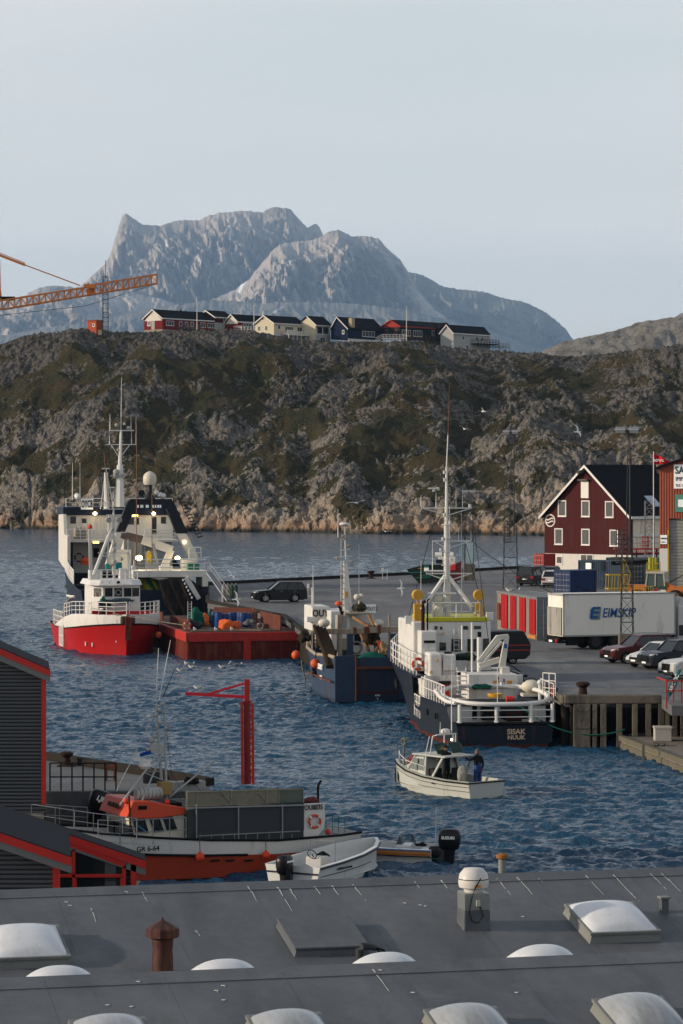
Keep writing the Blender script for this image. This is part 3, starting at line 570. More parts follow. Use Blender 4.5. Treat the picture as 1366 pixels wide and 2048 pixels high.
h2 = hh(430, 427, 462, 668, 634, 621, 40, 862); t, _ = house(h2['loc'], h2['rz'], 6.5, h2['Lh'], 3.3, h2['ze'], h2['zr'], mat('maroon_boards', (.07, .015, .02), .8), 'dark maroon end wing of the long red house with a white basement', [], [(4.5, 4.0, 1.6, 1.1, 1), (4.5, 1.6, 1.4, 1.0, 1)], group='houses along the hilltop', basem=greyb)
h3 = hh(476, 450, 545, 664, 643, 629, 40, 862); t, _ = house(h3['loc'], h3['rz'], h3['W'], h3['Lh'], .3, h3['ze'], h3['zr'], dred, 'red hilltop house half hidden behind the cream house with a white fenced terrace', [], [(4.5, 1.7, 4.5, 1.5, 4)], gablem=wb, gz=2.4, group='houses along the hilltop'); deck(t, -2, 9, 3.2, .3, Mtrim, 8, 1.3)
h4 = hh(548, 509, 608, 668, 646, 631, 40, 846); t, _ = house(h4['loc'], h4['rz'], h4['W'], h4['Lh'], .1, h4['ze'], h4['zr'], cream, 'cream hilltop house with two gables and a balcony on posts', [(-5.6, 1.7, .8, 1.2, 1), (-2.9, 1.7, .8, 1.2, 1), (-4.2, 4.4, .5, .7, 1)], [(2.2, 2.0, 1.0, 1.0, 1), (6.5, 1.4, 3.4, 1.7, 4), (11, 1.6, 2.0, 1.3, 2)], group='houses along the hilltop')
a = MB(); Wg = 6.2; y0 = h4['Lh'] - 1.0
a.prism([(0, y0, -2.2), (5.0, y0, -2.2), (5.0, y0, 2.9), (2.0, y0, 5.2), (-2, y0, 2.9), (0, y0, 2.9)], (0, 6.5, 0)); a.build('front_wing', cream, t)
a = MB(); a.prism([(5.6, y0 - .4, 2.6), (2.0, y0 - .4, 5.35), (-2.0, y0 - .4, 2.9), (-2.0, y0 - .4, 3.05), (2.0, y0 - .4, 5.55), (5.7, y0 - .4, 2.85)], (0, 7.3, 0)); a.build('wing_roof', Mroof, t)
a = MB(); a.beam((5.7, y0 - .45, 2.65), (2.0, y0 - .45, 5.4), .12, .25); a.beam((5.65, y0 - .3, 2.7), (5.65, y0 + 6.8, 2.7), .12, .25); a.build('barge_board', Mtrim, t)
a = MB(); a.box(5.0, 5.06, y0, y0 + 6.5, -2.3, .1); a.build('basement', greyb, t)
window(t, (5.0, y0 + 1.8, 1.4), 2.2, 1.9, 's'); window(t, (5.0, y0 + 4.4, 1.4), 2.2, 1.9, 's'); window(t, (5.06, y0 + 3, -1.1), 2.0, 1.0, 's', mull=2)
deck(t, 3.0, y0, 3.0, -.1, Mtrim, 5, 1.1, -3.4); a = MB(); a.box(2.9, 3.0, 2.2, 6.0, -.1, 1.2); a.build('balcony_screen', wb, t)
a = MB(); a.cyl((-3.9, -.3, 5), (-3.9, -.3, 6.6), .14, n=6); a.build('chimney', Mtrim, t)
h5 = hh(696, 662, 768, 677, 657, 634, 38, 850); t, _ = house(h5['loc'], h5['rz'], h5['W'], h5['Lh'], -.1, h5['ze'], h5['zr'], navy, 'navy blue hilltop house with white trim and a pale chimney', [(-1.7, 1.9, .6, .9, 1)], [(9.5, 1.6, 5.6, 1.4, 4)], group='houses along the hilltop', half=-h5['W'] * .62)
a = MB(); a.box(-1.0, .1, 1.6, 3.0, 3.2, h5['zr'] - .2); a.build('chimney', mat('pale_brick', (.45, .36, .22), .9, var=.3), t)
a = MB(); a.box(.02, .12, .0, h5['Lh'] - 1, -1.4, 0); a.build('foundation', Mbase, t)
h6 = hh(800, 765, 905, 672, 652, 640, 38, 860); t, _ = house(h6['loc'], h6['rz'], h6['W'], h6['Lh'], -.5, h6['ze'], h6['zr'], green, 'dark green hilltop house with bright red gables and a wooden terrace', [(-5.0, 1.2, .9, 1.5, 1), (-1.5, 1.2, .9, 1.5, 1)], [(3.0, 1.0, 4.0, 1.5, 4), (17, 1.4, 3.0, 1.5, 3), (8.5, 1.0, 4.0, 1.5, 4)], gablem=bred, gz=h6['ze'] - .3, group='houses along the hilltop', trim=bred)
a = MB(); yy = h6['Lh'] - 8; a.prism([(1.5, yy, 2.6), (1.5, yy + 7.5, 2.6), (1.5, yy + 3.7, 4.4)], (.15, 0, 0)); a.build('red_gable', bred, t); a = MB(); a.box(0, 1.5, yy + .5, yy + 7, -.5, 2.7); a.build('projecting_room', green, t); window(t, (1.52, yy + 3.5, 1.2), 2.8, 1.5, 's', mull=3)
a = MB(); a.prism([(1.9, yy - .3, 2.55), (1.9, yy + 7.8, 2.55), (1.9, yy + 3.7, 4.6)], (-5, 0, 0)); a.build('wing_roof', Mroof, t)
deck(t, -1.0, h6['Lh'] - 2, 4.0, -.9, mat('brown_deck_wood', (.12, .06, .035), .9), 14, 1.2, -3.4, bars=2)
a = MB(); a.box(1.0, 1.1, 10, 20, -3.2, -1.1); a.build('lower_wall', wb, t)
h7 = hh(907, 903, 985, 690, 666, 650, 36, 862); t, _ = house(h7['loc'], h7['rz'], 4.5, h7['Lh'], -1, h7['ze'], h7['zr'], greyb, 'pale grey hilltop house with a black roof and dark balcony', [], [(5, 2.2, 1.2, 1.0, 1), (12, 2.2, 1.2, 1.2, 1), (15, 2.2, 1.2, 1.2, 1), (7, -.3, 1.2, .9, 1)], group='houses along the hilltop')
deck(t, 9, 20, 2.6, .8, mat('black_deck_wood', (.05, .045, .04), .9), 7, 1.3, -.5); deck(t, 19, 24, 3.6, .2, Msteel, 3, 1.1, -3.5)
# white stair terrace between the navy and green houses
t = thing('white_terrace', (X(755, 848), 848, Z(684, 848)), 'white railed terrace with steps right of the navy house', 'terrace'); a = MB()
for i in range(8): a.box(1.5 + i * .95, 1.62 + i * .95, 0, .15, -1, 2.2)
for z in (1.2, 1.7, 2.2): a.box(1.5, 8.3, .02, .1, z - .1, z)
for z in (0, .5, 1.0): a.beam((-.6, .06, .1 + z), (1.5, .06, 1.2 + z), .1)
a.box(1.5, 8.3, .1, 3, .9, 1.1); a.build('railing', Mtrim, t)
# flagpoles
for px, y0, y1, lab in ((394, 664, 594, 'white flagpole in front of the long red hilltop house'), (508, 662, 612, 'white flagpole beside the cream hilltop house'), (813, 684, 615, 'white flagpole in front of the dark green hilltop house')):
    t = thing('flagpole', P(px, y0, 838), lab, 'flagpole', 'flagpoles on the hilltop'); hgt = (y0 - y1) / F * 838
    a = MB(); a.cyl((0, 0, -2), (0, 0, hgt), .13, .07, n=7); a.build('pole', Mtrim, t); a = MB(); a.sphere((0, 0, hgt), .16, 8, 6); a.build('finial', Mtrim, t)
# orange hut and lattice radio mast
t = thing('orange_hut', P(191, 665, 838), 'small orange equipment hut beside the hilltop radio mast', 'hut', rz=-.7); oh = mat('orange_cladding', (.42, .09, .035), .8)
a = MB(); a.box(-1.9, 1.6, -1.3, 1.3, -.6, 3.2); a.build('wall', oh, t); a = MB(); a.box(-2.1, 1.8, -1.5, 1.5, 3.2, 3.4); a.build('roof', mat('orange_roof', (.3, .07, .03), .8), t); a = MB(); a.box(-1.3, -.5, -1.34, -1.3, -.5, 1.8); a.build('door', oh, t); window(t, (.6, -1.3, 2.0), .7, .6, 'g')
a = MB(); a.box(1.9, 3.4, -1, 1, -.8, .6); a.build('cabinet', Mconc, t)
def lattice(mb_, x, y, z0, z1, w0, w1, r, step=None, n=4):
    H = z1 - z0; k_ = max(2, int(H / (step or w0 * 1.2))); prev = None; off = [(-1, -1), (1, -1), (1, 1), (-1, 1)] if n == 4 else [(-1, -.6), (1, -.6), (0, 1)]
    for i in range(k_ + 1):
        f_ = i / k_; w_ = (w0 + (w1 - w0) * f_) / 2; c_ = [(x + a_ * w_, y + b_ * w_, z0 + H * f_) for a_, b_ in off]
        for j in range(len(off)): mb_.beam(c_[j], c_[(j + 1) % len(off)], r * .7)
        if prev:
            for j in range(len(off)): mb_.beam(prev[j], c_[j], r); mb_.beam(prev[j] if i % 2 else prev[(j + 1) % len(off)], c_[(j + 1) % len(off)] if i % 2 else c_[j], r * .6)
        prev = c_
t = thing('radio_mast', P(211, 664, 836), 'tall dark lattice radio mast on the hilltop behind the crane jib', 'mast'); Mmast = mat('dark_mast_steel', (.05, .05, .055), .6, .3, rust=.1)
a = MB(); lattice(a, 0, 0, -1, 15.5, 1.5, 1.4, .11, 1.2); a.build('lattice', Mmast, t); a = MB(); a.cyl((0, 0, 15), (0, 0, 20), .09, n=6); a.cyl((-.6, 0, 15.4), (-.6, 0, 17.4), .04, n=5); a.cyl((.6, 0, 15.4), (.6, 0, 16.8), .04, n=5); a.build('antenna', Mmast, t)
# ================================================================ TOWER CRANE (left edge)
Yc = 420.; t = thing('tower_crane', (X(-40, Yc), Yc, 0), 'orange tower crane jib reaching in from the left edge over the mountain', 'crane'); Mor = mat('orange_steel', (.50, .17, .035), .55, var=.15, rust=.15)
a = MB()
def cp(px, py, dy=0): return Vector((X(px, Yc), Yc + dy, Z(py, Yc)))
def jib(a, p0, p1, h0, h1, n, wd):
    pr = None
    for i in range(n + 1):
        f_ = i / n; px = p0[0] + (p1[0] - p0[0]) * f_; py = p0[1] + (p1[1] - p0[1]) * f_; hh_ = h0 + (h1 - h0) * f_
        c_ = [cp(px, py, -wd), cp(px, py, wd), cp(px, py - hh_, wd * .7), cp(px, py - hh_, -wd * .7)]
        a.beam(c_[0], c_[1], .09); a.beam(c_[2], c_[3], .09); a.beam(c_[0], c_[3], .1); a.beam(c_[1], c_[2], .1)
        if pr:
            for j in range(4): a.beam(pr[j], c_[j], .17)
            if i % 2: a.beam(pr[0], c_[3], .09); a.beam(pr[1], c_[2], .09); a.beam(pr[0], c_[1], .08)
            else: a.beam(pr[3], c_[0], .09); a.beam(pr[2], c_[1], .09); a.beam(pr[1], c_[0], .08)
        pr = c_
jib(a, (-160, 642), (4, 618), 20, 20, 9, .75); jib(a, (4, 619), (178, 590), 18, 16, 14, .75); jib(a, (178, 590), (314, 567), 19, 18, 12, .7); a.build('jib', Mor, t, world=True)
a = MB(); a.beam(cp(168, 572, -.5), cp(192, 574, -.5), .5, .5); a.beam(cp(173, 584, .5), cp(190, 582, .5), .7, .9); a.beam(cp(176, 566, 0), cp(188, 586, 0), .3); a.build('trolley', Mor, t, world=True)
a = MB(); a.beam(cp(0, 600), cp(-2, 520), .3); a.beam(cp(3, 601), cp(-4, 545), .2); a.beam(cp(-40, 430), cp(-60, 640), .5); a.beam(cp(-40, 430), cp(-20, 640), .5); a.build('apex_tower', Mor, t, world=True)
a = MB(); a.beam(cp(-40, 495), cp(50, 530), .22, .35); a.beam(cp(-40, 490), cp(50, 526), .1); a.cyl(cp(50, 530), cp(160, 571), .09, n=6); a.build('pendant_line', Mor, t, world=True)
a = MB(); a.cyl(cp(-40, 635), cp(170, 612), .035, n=4); a.cyl(cp(170, 612), cp(300, 572), .035, n=4); a.build('hoist_rope', Mblack, t, world=True)
a = MB(); lattice(a, X(-50, Yc), Yc, 0, Z(645, Yc), 2.2, 2.2, .25, 2.5); a.build('tower', Mor, t, world=True)
a = MB(); a.cbox(cp(14, 597), (2.2, 1.2, .5)); a.build('winch_drum', Mblack, t, world=True)
# ================================================================ VEHICLES AND CONTAINERS
Mtyre = mat('tyre_rubber', (.018, .018, .019), .85); Mrim = mat('alloy_rim', (.45, .45, .46), .3, .8, .05); Mlamp = mat('headlight_glass', (.55, .56, .55), .15); Mtail = mat('tail_light_red', (.35, .01, .01), .25); Mplast = mat('grey_plastic', (.05, .05, .052), .7)
def carpaint(n, c): return mat(n, c, .28, 0, .04, spec=.3)
def wheel(par, x, y, r, side, wdt=.22, rim=None, name='wheel', n=18, spokes=5):
    w_ = MB(); w_.cyl((x, y - wdt / 2, r), (x, y + wdt / 2, r), r, n=n); o = w_.build(name, Mtyre, par, smooth=True, bevel=.02)
    s_ = MB(); yo = y + side * wdt / 2; s_.cyl((x, yo - .005 * side, r), (x, yo + .012 * side, r), r * .62, n=n)
    ro = s_.build('rim', Mplast, o, smooth=True); s_ = MB()
    for i in range(spokes):
        a = 2 * math.pi * i / spokes + .3; s_.beam((x, yo + .02 * side, r), (x + math.cos(a) * r * .6, yo + .02 * side, r + math.sin(a) * r * .6), r * .2, .02, up=(0, 1, 0))
    s_.torus((x, yo + .015 * side, r), r * .6, r * .05, (0, 1, 0), n, 5); s_.build('rim_spokes', rim or Mrim, ro)
    return o
def car(loc, rz, paint, label, L=4.6, W=1.8, H=1.65, hood=.98, belt=1.05, xa=.95, xb=.35, xc=-1.75, xd=-2.1, front=.55, wb=2.65, wr=.34, name='parked_car', cat='car', group='cars parked on the quay', rack=True, cl=.28, van=False):
    t = thing(name, loc, label, cat, group, rz); h = L / 2; xw = (wb / 2 + .05, -wb / 2 + .05)
    a = MB(); pts = [(-h + .05, cl), (-h, .5), (-h + .02, belt - .12), (xd, belt), (xa, belt), (h - .35, hood - .1), (h - .04, hood - .28), (h, .5), (h - .08, cl)]
    # wheel arches cut into the lower edge
    low = []
    for xx in (xw[1], xw[0]):
        low += [(xx - wr * 1.22, cl)] + [(xx - wr * 1.18 * math.cos(q), wr + wr * 1.18 * math.sin(q)) for q in np.linspace(.35, math.pi - .35, 7)] + [(xx + wr * 1.22, cl)]
    prof = [p for p in pts] + low[::-1]
    secs = []
    for y, k_, dz in ((-W / 2, .965, -.05), (-W / 2 + .06, 1, 0), (W / 2 - .06, 1, 0), (W / 2, .965, -.05)):
        secs.append([(px_ * (k_ if i < 9 else 1), y, z_ + (dz if 1 < i < 7 else 0)) for i, (px_, z_) in enumerate(prof)])
    a.loft(secs, True, True); a.build('body', paint, t, smooth=True, angle=30)
    a = MB(); a.box(-h + .3, h - .3, -W / 2 + .22, W / 2 - .22, cl - .08, cl + .35); a.build('underbody', Mblack, t)
    g = MB(); w0 = W / 2 - .06; w1 = W / 2 - .24; g.hexa([(xd + .02, -w0, belt - .02), (xa - .02, -w0, belt - .02), (xa - .02, w0, belt - .02), (xd + .02, w0, belt - .02), (xc, -w1, H - .07), (xb, -w1, H - .07), (xb, w1, H - .07), (xc, w1, H - .07)]); g.build('windows', mat('car_glass', (.008, .011, .013), .1, spec=.5), t)
    r = MB(); r.hexa([(xc - .06, -w1 - .03, H - .08), (xb + .05, -w1 - .03, H - .08), (xb + .05, w1 + .03, H - .08), (xc - .06, w1 + .03, H - .08), (xc + .05, -w1 + .08, H), (xb - .12, -w1 + .08, H), (xb - .12, w1 - .08, H), (xc + .05, w1 - .08, H)])
    r.build('roof', paint, t, bevel=.02)
    for sgn in (-1, 1):
        p = MB(); A0, A1 = (xa, sgn * w0, belt), (xb, sgn * w1, H - .06); B0, B1 = (xd, sgn * w0, belt), (xc, sgn * w1, H - .06)
        p.beam(A0, A1, .07, .07); p.beam(B0, B1, .12, .10); p.beam(A1, B1, .05, .05)
        for f_ in (.42, .78):
            xm0 = xa + (xd - xa) * f_ ; xm1 = xb + (xc - xb) * f_; p.beam((xm0, sgn * (w0 + .0), belt), (xm1, sgn * (w1 + .005), H - .06), .07, .03)
        if van: p.hexa([(xd, sgn * (w0 - .005), belt), (xa - 1.3, sgn * (w0 - .005), belt), (xa - 1.3, sgn * (w0 + .01), belt), (xd, sgn * (w0 + .01), belt), (xc, sgn * (w1 - .005), H - .1), (xb - 1.0, sgn * (w1 - .005), H - .1), (xb - 1.0, sgn * (w1 + .02), H - .1), (xc, sgn * (w1 + .02), H - .1)]) if van == 2 else None
        p.build('pillars', paint, t)
    for sgn in (-1, 1):
        m_ = MB(); m_.cbox((xa - .25, sgn * (W / 2 + .08), belt + .06), (.12, .18, .14)); m_.build('wing_mirror', paint, t, bevel=.02)
        l_ = MB(); l_.hexa([(h - .14, sgn * (W / 2 - .42), hood - .36), (h - .02, sgn * (W / 2 - .42), hood - .36), (h - .28, sgn * (W / 2 + .0), hood - .33), (h - .42, sgn * (W / 2 - .02), hood - .33), (h - .2, sgn * (W / 2 - .42), hood - .18), (h - .06, sgn * (W / 2 - .42), hood - .2), (h - .3, sgn * (W / 2 - .0), hood - .16), (h - .44, sgn * (W / 2 - .02), hood - .16)]); l_.build('headlight', Mlamp, t)
        l_ = MB(); l_.box(-h - .015, -h + .28, sgn * (W / 2 - .2) - .16, sgn * (W / 2 - .2) + .185, belt - .35, belt - .12); l_.build('tail_light', Mtail, t)
        if rack: r_ = MB(); r_.beam((xb - .15, sgn * (w1 - .02), H + .05), (xc + .1, sgn * (w1 - .02), H + .05), .035); r_.build('roof_rail', Msteel, t)
        hd = MB()
        for f_ in (.3, .68): hd.cbox((xa + (xd - xa) * f_, sgn * (W / 2 + .005), belt - .14), (.2, .03, .035))
        hd.build('door_handle', Msteel, t)
    gr = MB(); gr.box(h - .06, h + .012, -.42, .42, .48, hood - .26); gr.build('grille', Mblack, t)
    bp_ = MB(); bp_.box(h - .1, h + .03, -W / 2 + .12, W / 2 - .12, cl + .02, cl + .17); bp_.build('front_bumper', Mplast, t); bp_ = MB(); bp_.box(-h - .03, -h + .1, -W / 2 + .1, W / 2 - .1, cl + .04, cl + .24); bp_.build('rear_bumper', Mplast, t)
    pl = MB(); pl.box(h + .012, h + .04, -.2, .2, .40, .49); pl.build('number_plate', Mwt, t); pl = MB(); pl.box(-h - .03, -h - .012, -.26, .26, .66, .78); pl.build('number_plate', Mwt, t)
    rw = MB(); rw.hexa([(xd - .0, -w0 + .14, belt + .04), (xd - .03, -w0 + .14, belt + .04), (xd - .03, w0 - .14, belt + .04), (xd, w0 - .14, belt + .04), (xc + .0, -w1 + .1, H - .14), (xc - .03, -w1 + .1, H - .14), (xc - .03, w1 - .1, H - .14), (xc, w1 - .1, H - .14)]); rw.build('rear_window', MATS['car_glass'], t)
    for xx in xw:
        for sgn in (-1, 1): wheel(t, xx, sgn * (W / 2 - .11), wr, sgn)
    return t
def onq(px, py): x, Y = Pq(px, py); return Vector((x, Y, QZ + .004))
def R(d): return math.radians(d)
car(onq(558, 1204), R(180 + 12), carpaint('black_car_paint', (.004, .0045, .006)), 'black estate SUV parked side on by itself in the middle of the quay', L=4.8, W=1.93, H=1.8, hood=1.1, belt=1.12, xa=.9, xb=.1, xc=-1.95, xd=-2.3, wr=.38)
car(onq(1278, 1325), R(180 + 24), carpaint('dark_red_car_paint', (.085, .010, .012)), 'dark red SUV with roof rails parked in front of the truck wheels', L=4.5, W=1.8, H=1.7, hood=1.05, belt=1.08, xa=.85, xb=.2, xc=-1.8, xd=-2.15)
car(onq(1322, 1334), R(180 + 30), carpaint('white_car_paint', (.55, .56, .56)), 'low white hatchback squeezed between the dark red SUV and the dark blue SUV', L=4.0, W=1.7, H=1.5, hood=.9, belt=.95, rack=False, wr=.31)
car(onq(1352, 1338), R(180 + 27), carpaint('dark_blue_car_paint', (.016, .021, .034)), 'dark blue grey SUV with pale headlights parked at the right edge', L=4.4, W=1.8, H=1.72, hood=1.12, belt=1.1, xa=.8, xb=.25, xc=-1.7, xd=-2.0, wr=.36)
car(onq(1408, 1356), R(180 + 25), carpaint('silver_white_paint', (.50, .51, .50)), 'white pickup nose cut off by the right edge below the dark blue SUV', L=5.0, W=1.8, H=1.75, hood=1.12, belt=1.12, rack=False, wr=.37)
car(onq(1068, 1171), R(64), carpaint('black_van_paint', (.012, .013, .014)), 'black passenger van with roof rack seen from behind near the far quay edge', L=4.9, W=1.95, H=2.0, hood=1.2, belt=1.15, xa=1.75, xb=1.0, xc=-2.3, xd=-2.4, wr=.35, name='parked_van', cat='van')
car(onq(1107, 1174), R(78), MATS['white_car_paint'], 'white SUV seen from behind beside the front blue container', L=4.6, W=1.8, H=1.7, hood=1.05, belt=1.08, wr=.35)
car(onq(1104, 1166), R(76), carpaint('grey_car_paint', (.10, .105, .11)), 'grey car parked between the black van and the white SUV', L=4.5, W=1.8, H=1.75, hood=1.0, belt=1.05)
# ---- containers
def container(loc, rz, L, W, H, m_, label, name='shipping_container', group=None, doorm=None, stripes=0, doorside='front'):
    """origin at near corner; end (doors) on y=0 from x=0..W, long side on x=0 from y=0..L"""
    t = thing(name, loc, label, 'container', group, rz)
    a = MB(); a.box(.06, W - .06, .06, L - .06, .12, H - .06); n = int(L / .28)
    for i in range(n):
        y = .2 + (L - .4) * (i + .5) / n
        for x in (.06, W - .06): a.cbox((x, y, H / 2), (.06, (L - .4) / n * .5, H - .3))
    a.build('wall', m_, t)
    f = MB()
    for x in (0, W):
        for y in (0, L): f.cbox((x + (.06 if x == 0 else -.06), y + (.06 if y == 0 else -.06), H / 2), (.14, .14, H))
    for z in (.08, H - .06):
        for x in (.06, W - .06): f.cbox((x, L / 2, z), (.12, L, .14))
        for y in (.06, L - .06): f.cbox((W / 2, y, z), (W, .12, .14))
    f.build('frame', doorm or m_, t)
    d = MB()
    for k_ in (0, 1): d.box(.12 + k_ * (W / 2 - .1), W / 2 - .03 + k_ * (W / 2 - .1), .0, .05, .18, H - .15)
    do = d.build('door', doorm or m_, t); b_ = MB()
    for x in (.45, W / 2 - .25, W / 2 + .25, W - .45): b_.cyl((x, -.03, .2), (x, -.03, H - .16), .022, n=6)
    for z in (.8, 1.2, 1.7, 2.2): b_.box(.15, W - .15, -.02, .0, z, z + .04)
    b_.build('lock_bar', Msteel, do)
    tp = MB(); tp.box(.05, W - .05, .05, L - .05, H - .05, H - .01); tp.build('roof', doorm or m_, t)
    return t
cblue = mat('container_blue', (.008, .032, .12), .55, var=.2, rust=.08, dirt=0); cteal = mat('container_dull_blue', (.010, .038, .075), .6, var=.2, rust=.12, dirt=0); cgrey = mat('container_grey', (.20, .22, .23), .7, var=.2, rust=.25); cbeige = mat('container_beige', (.38, .35, .30), .7, var=.12, rust=.15, dirt=.2)
def cang(dx, dy): return math.atan2(dy, dx) - math.pi / 2
nc = onq(1074, 1281); fcn = onq(993, 1263); v = fcn - nc
t = container(nc, cang(v.x, v.y), 11.9, 2.44, 2.95, cbeige, 'beige container hung with four tall red tarpaulin strips facing the grey ship', doorm=cgrey)
Mtarp = mat('red_tarpaulin', (.48, .015, .018), .35, var=.2, bump=.5, bscale=3)
for k_, (y0, y1) in enumerate(((.35, 1.9), (3.2, 4.8), (5.9, 7.4), (8.4, 10.2))):
    a = MB(); N_ = 8
    for i in range(N_):
        a.box(-.05 - .03 * (i % 2), -.01, y0 + (y1 - y0) * i / N_, y0 + (y1 - y0) * (i + 1) / N_ - .003, .35 + .04 * (i % 3), 2.78)
    a.build('red_tarpaulin_strip', Mtarp, t)
a = MB(); a.box(-.08, -.02, 10.6, 11.5, .9, 2.1); a.build('rusty_panel', Mrust, t)
a = MB(); a.box(-.09, .05, .1, 2.4, .08, .3); a.build('orange_sill', mat('orange_paint', (.5, .2, .04), .6, rust=.2), t)
container(Vector((X(1108, 274), 274, QZ)), R(-57), 2.99, 2.44, 2.6, cblue, 'bright blue container with double doors beside the white SUV', group='blue containers below the warehouse')
bpy.data.objects[-1] if False else None
t = container(Vector((X(1257, 295), 295, QZ)), R(47), 6.3, 2.44, 2.75, cteal, 'long dull blue container behind the bright blue one and the yellow cage', group='blue containers below the warehouse'); a = MB(); a.box(-.06, -.0, 4.6, 5.3, 1.9, 2.5); a.build('white_placard', Mwt, t)
container(Vector((X(1322, 306), 306, QZ)), R(62), 6.06, 2.44, 2.75, mat('container_slate', (.03, .06, .085), .6, rust=.25), 'slate blue container end against the rust red shed', group='blue containers below the warehouse')
container(Vector((X(1067, 335), 335, QZ)), R(-40), 2.2, 1.4, 2.4, mat('container_red', (.38, .03, .02), .6, rust=.2), 'small red container behind the black van at the warehouse corner')
# fix the front blue one: doors face the camera on the left
# ---- lorry
TL = thing('box_lorry', Vector((X(1126, 194), 194, QZ)), 'white box lorry with blue logo lettering standing across the quay', 'lorry', rz=R(19)); Mbox = mat('lorry_box_white', (.78, .76, .69), .5, var=.04, dirt=.12)
Lb = 8.0
a = MB(); a.box(0, Lb, 0, 2.5, .87, 3.62); a.build('cargo_box', Mbox, TL, bevel=.03)
a = MB()
for z in (.87, 3.56): a.box(-.02, Lb + .02, -.03, .02, z, z + .1)
for x in (0, Lb - .08): a.box(x, x + .08, -.03, .02, .87, 3.62)
a.box(-.03, .03, -.02, 2.52, 3.5, 3.64); a.build('box_trim', mat('trim_grey', (.35, .35, .34), .5, dirt=.2), TL)
a = MB(); a.box(-.1, -.02, .12, 2.38, .95, 2.75); a.build('tail_lift', mat('tail_lift_grey', (.36, .35, .31), .6, dirt=.4), TL)
a = MB(); a.box(.1, Lb + 2.6, .75, 1.75, .62, .86); a.box(-.3, .3, .1, 2.4, .45, .6); a.box(-.2, .0, .2, 2.3, .5, .85); a.box(.35, 1.0, .1, .4, .3, .85); a.box(4.9, 6.6, .1, .9, .35, .85); a.box(1.0, 1.6, .2, .9, .45, .8); a.build('chassis', Mblack, TL)
a = MB(); a.box(-.35, -.28, .2, .5, .5, .72); a.build('tail_light', Mtail, TL); a = MB(); a.box(-.36, -.3, 1.0, 1.5, .5, .62); a.build('number_plate', Mwt, TL)
for x in (2.35, 3.75, 9.1): wheel(TL, x, .22, .50, -1, .34, rim=Mplast, n=22, spokes=8); wheel(TL, x, 2.28, .50, 1, .34, n=22, spokes=8)
for x in (2.35, 3.75, 9.1):
    a = MB(); a.tube([(x + .62 * math.cos(q), .24, .5 + .62 * math.sin(q)) for q in np.linspace(.2, math.pi - .2, 10)], .045, 5); a.build('mudguard', Mblack, TL)
a = MB(); a.prism([(Lb + .25, .05, .55), (Lb + 2.3, .05, .55), (Lb + 2.35, .05, 1.6), (Lb + 2.15, .05, 2.75), (Lb + .25, .05, 2.75)], (0, 2.4, 0)); cb = a.build('cab', mat('cab_white', (.55, .55, .54), .35), TL, bevel=.06)
a = MB(); a.box(Lb + 1.1, Lb + 1.95, .02, .06, 1.65, 2.4); a.build('side_window', Mglass, cb); a = MB(); a.prism([(Lb + .3, .2, 2.75), (Lb + 1.9, .2, 2.75), (Lb + .5, .2, 3.35)], (0, 2.1, 0)); a.build('wind_deflector', mat('cab_white', (.55, .55, .54)), cb)
a = MB(); a.box(Lb + .28, Lb + 1.0, -.01, .04, .8, 1.5); a.build('cab_step', Mplast, cb)
Mlogo = mat('logo_blue', (.012, .10, .32), .5); Mlogo2 = mat('logo_grey', (.20, .30, .34), .5)
def bx2(px): return (px - 1126) / 31.9 / math.cos(R(19)) * .985
text('lettering', 'EIMSKIP', Mlogo, TL, (bx2(1246), -.045, 2.35), .86, bold=.006, sx=.80, shear=.18)
a = MB(); a.prism([(bx2(1186), -.05, 1.95), (bx2(1205), -.05, 1.95), (bx2(1208), -.05, 2.65), (bx2(1189), -.05, 2.65)], (0, .03, 0)); a.build('logo_shadow', Mlogo2, TL)
lg = MB(); x0, x1 = bx2(1183), bx2(1204)
def lp(u_, v_): return (x0 + (x1 - x0) * u_ + .1 * v_, -.065, 2.03 + .75 * v_)
for poly_ in ([(.0, .0), (.85, 0), (.85, .2), (.3, .2), (.3, .8), (.0, .8)], [(.0, .8), (.2, 1), (1, 1), (1, .82), (.3, .8)], [(.3, .42), (.9, .42), (.9, .6), (.3, .6)]): lg.prism([lp(*q) for q in poly_], (0, .02, 0))
lg.build('logo', Mlogo, TL)
# ---- black wrapped van / trailer with red stripes behind the grey ship
t = thing('black_box_trailer', Vector((X(1056, 180), 180, QZ)), 'black box trailer with two red stripes behind the crane of the grey ship', 'trailer', rz=R(10)); Mbp = mat('black_panel', (.014, .016, .022), .5, var=.2)
a = MB(); a.prism([(-6, 0, .35), (-.15, 0, .3), (.15, 0, .55), (.2, 0, 1.2), (-.25, 0, 2.0), (-6, 0, 1.95)], (0, 2.0, 0)); a.build('body', Mbp, t, bevel=.08)
for z in (.82, 1.12): a = MB(); a.box(-4, .16, -.02, .02, z, z + .05); a.build('red_stripe', Mred, t)
for x in (-.9, -4.6): wheel(t, x, .25, .3, -1, .2); wheel(t, x, 1.8, .3, 1, .2)
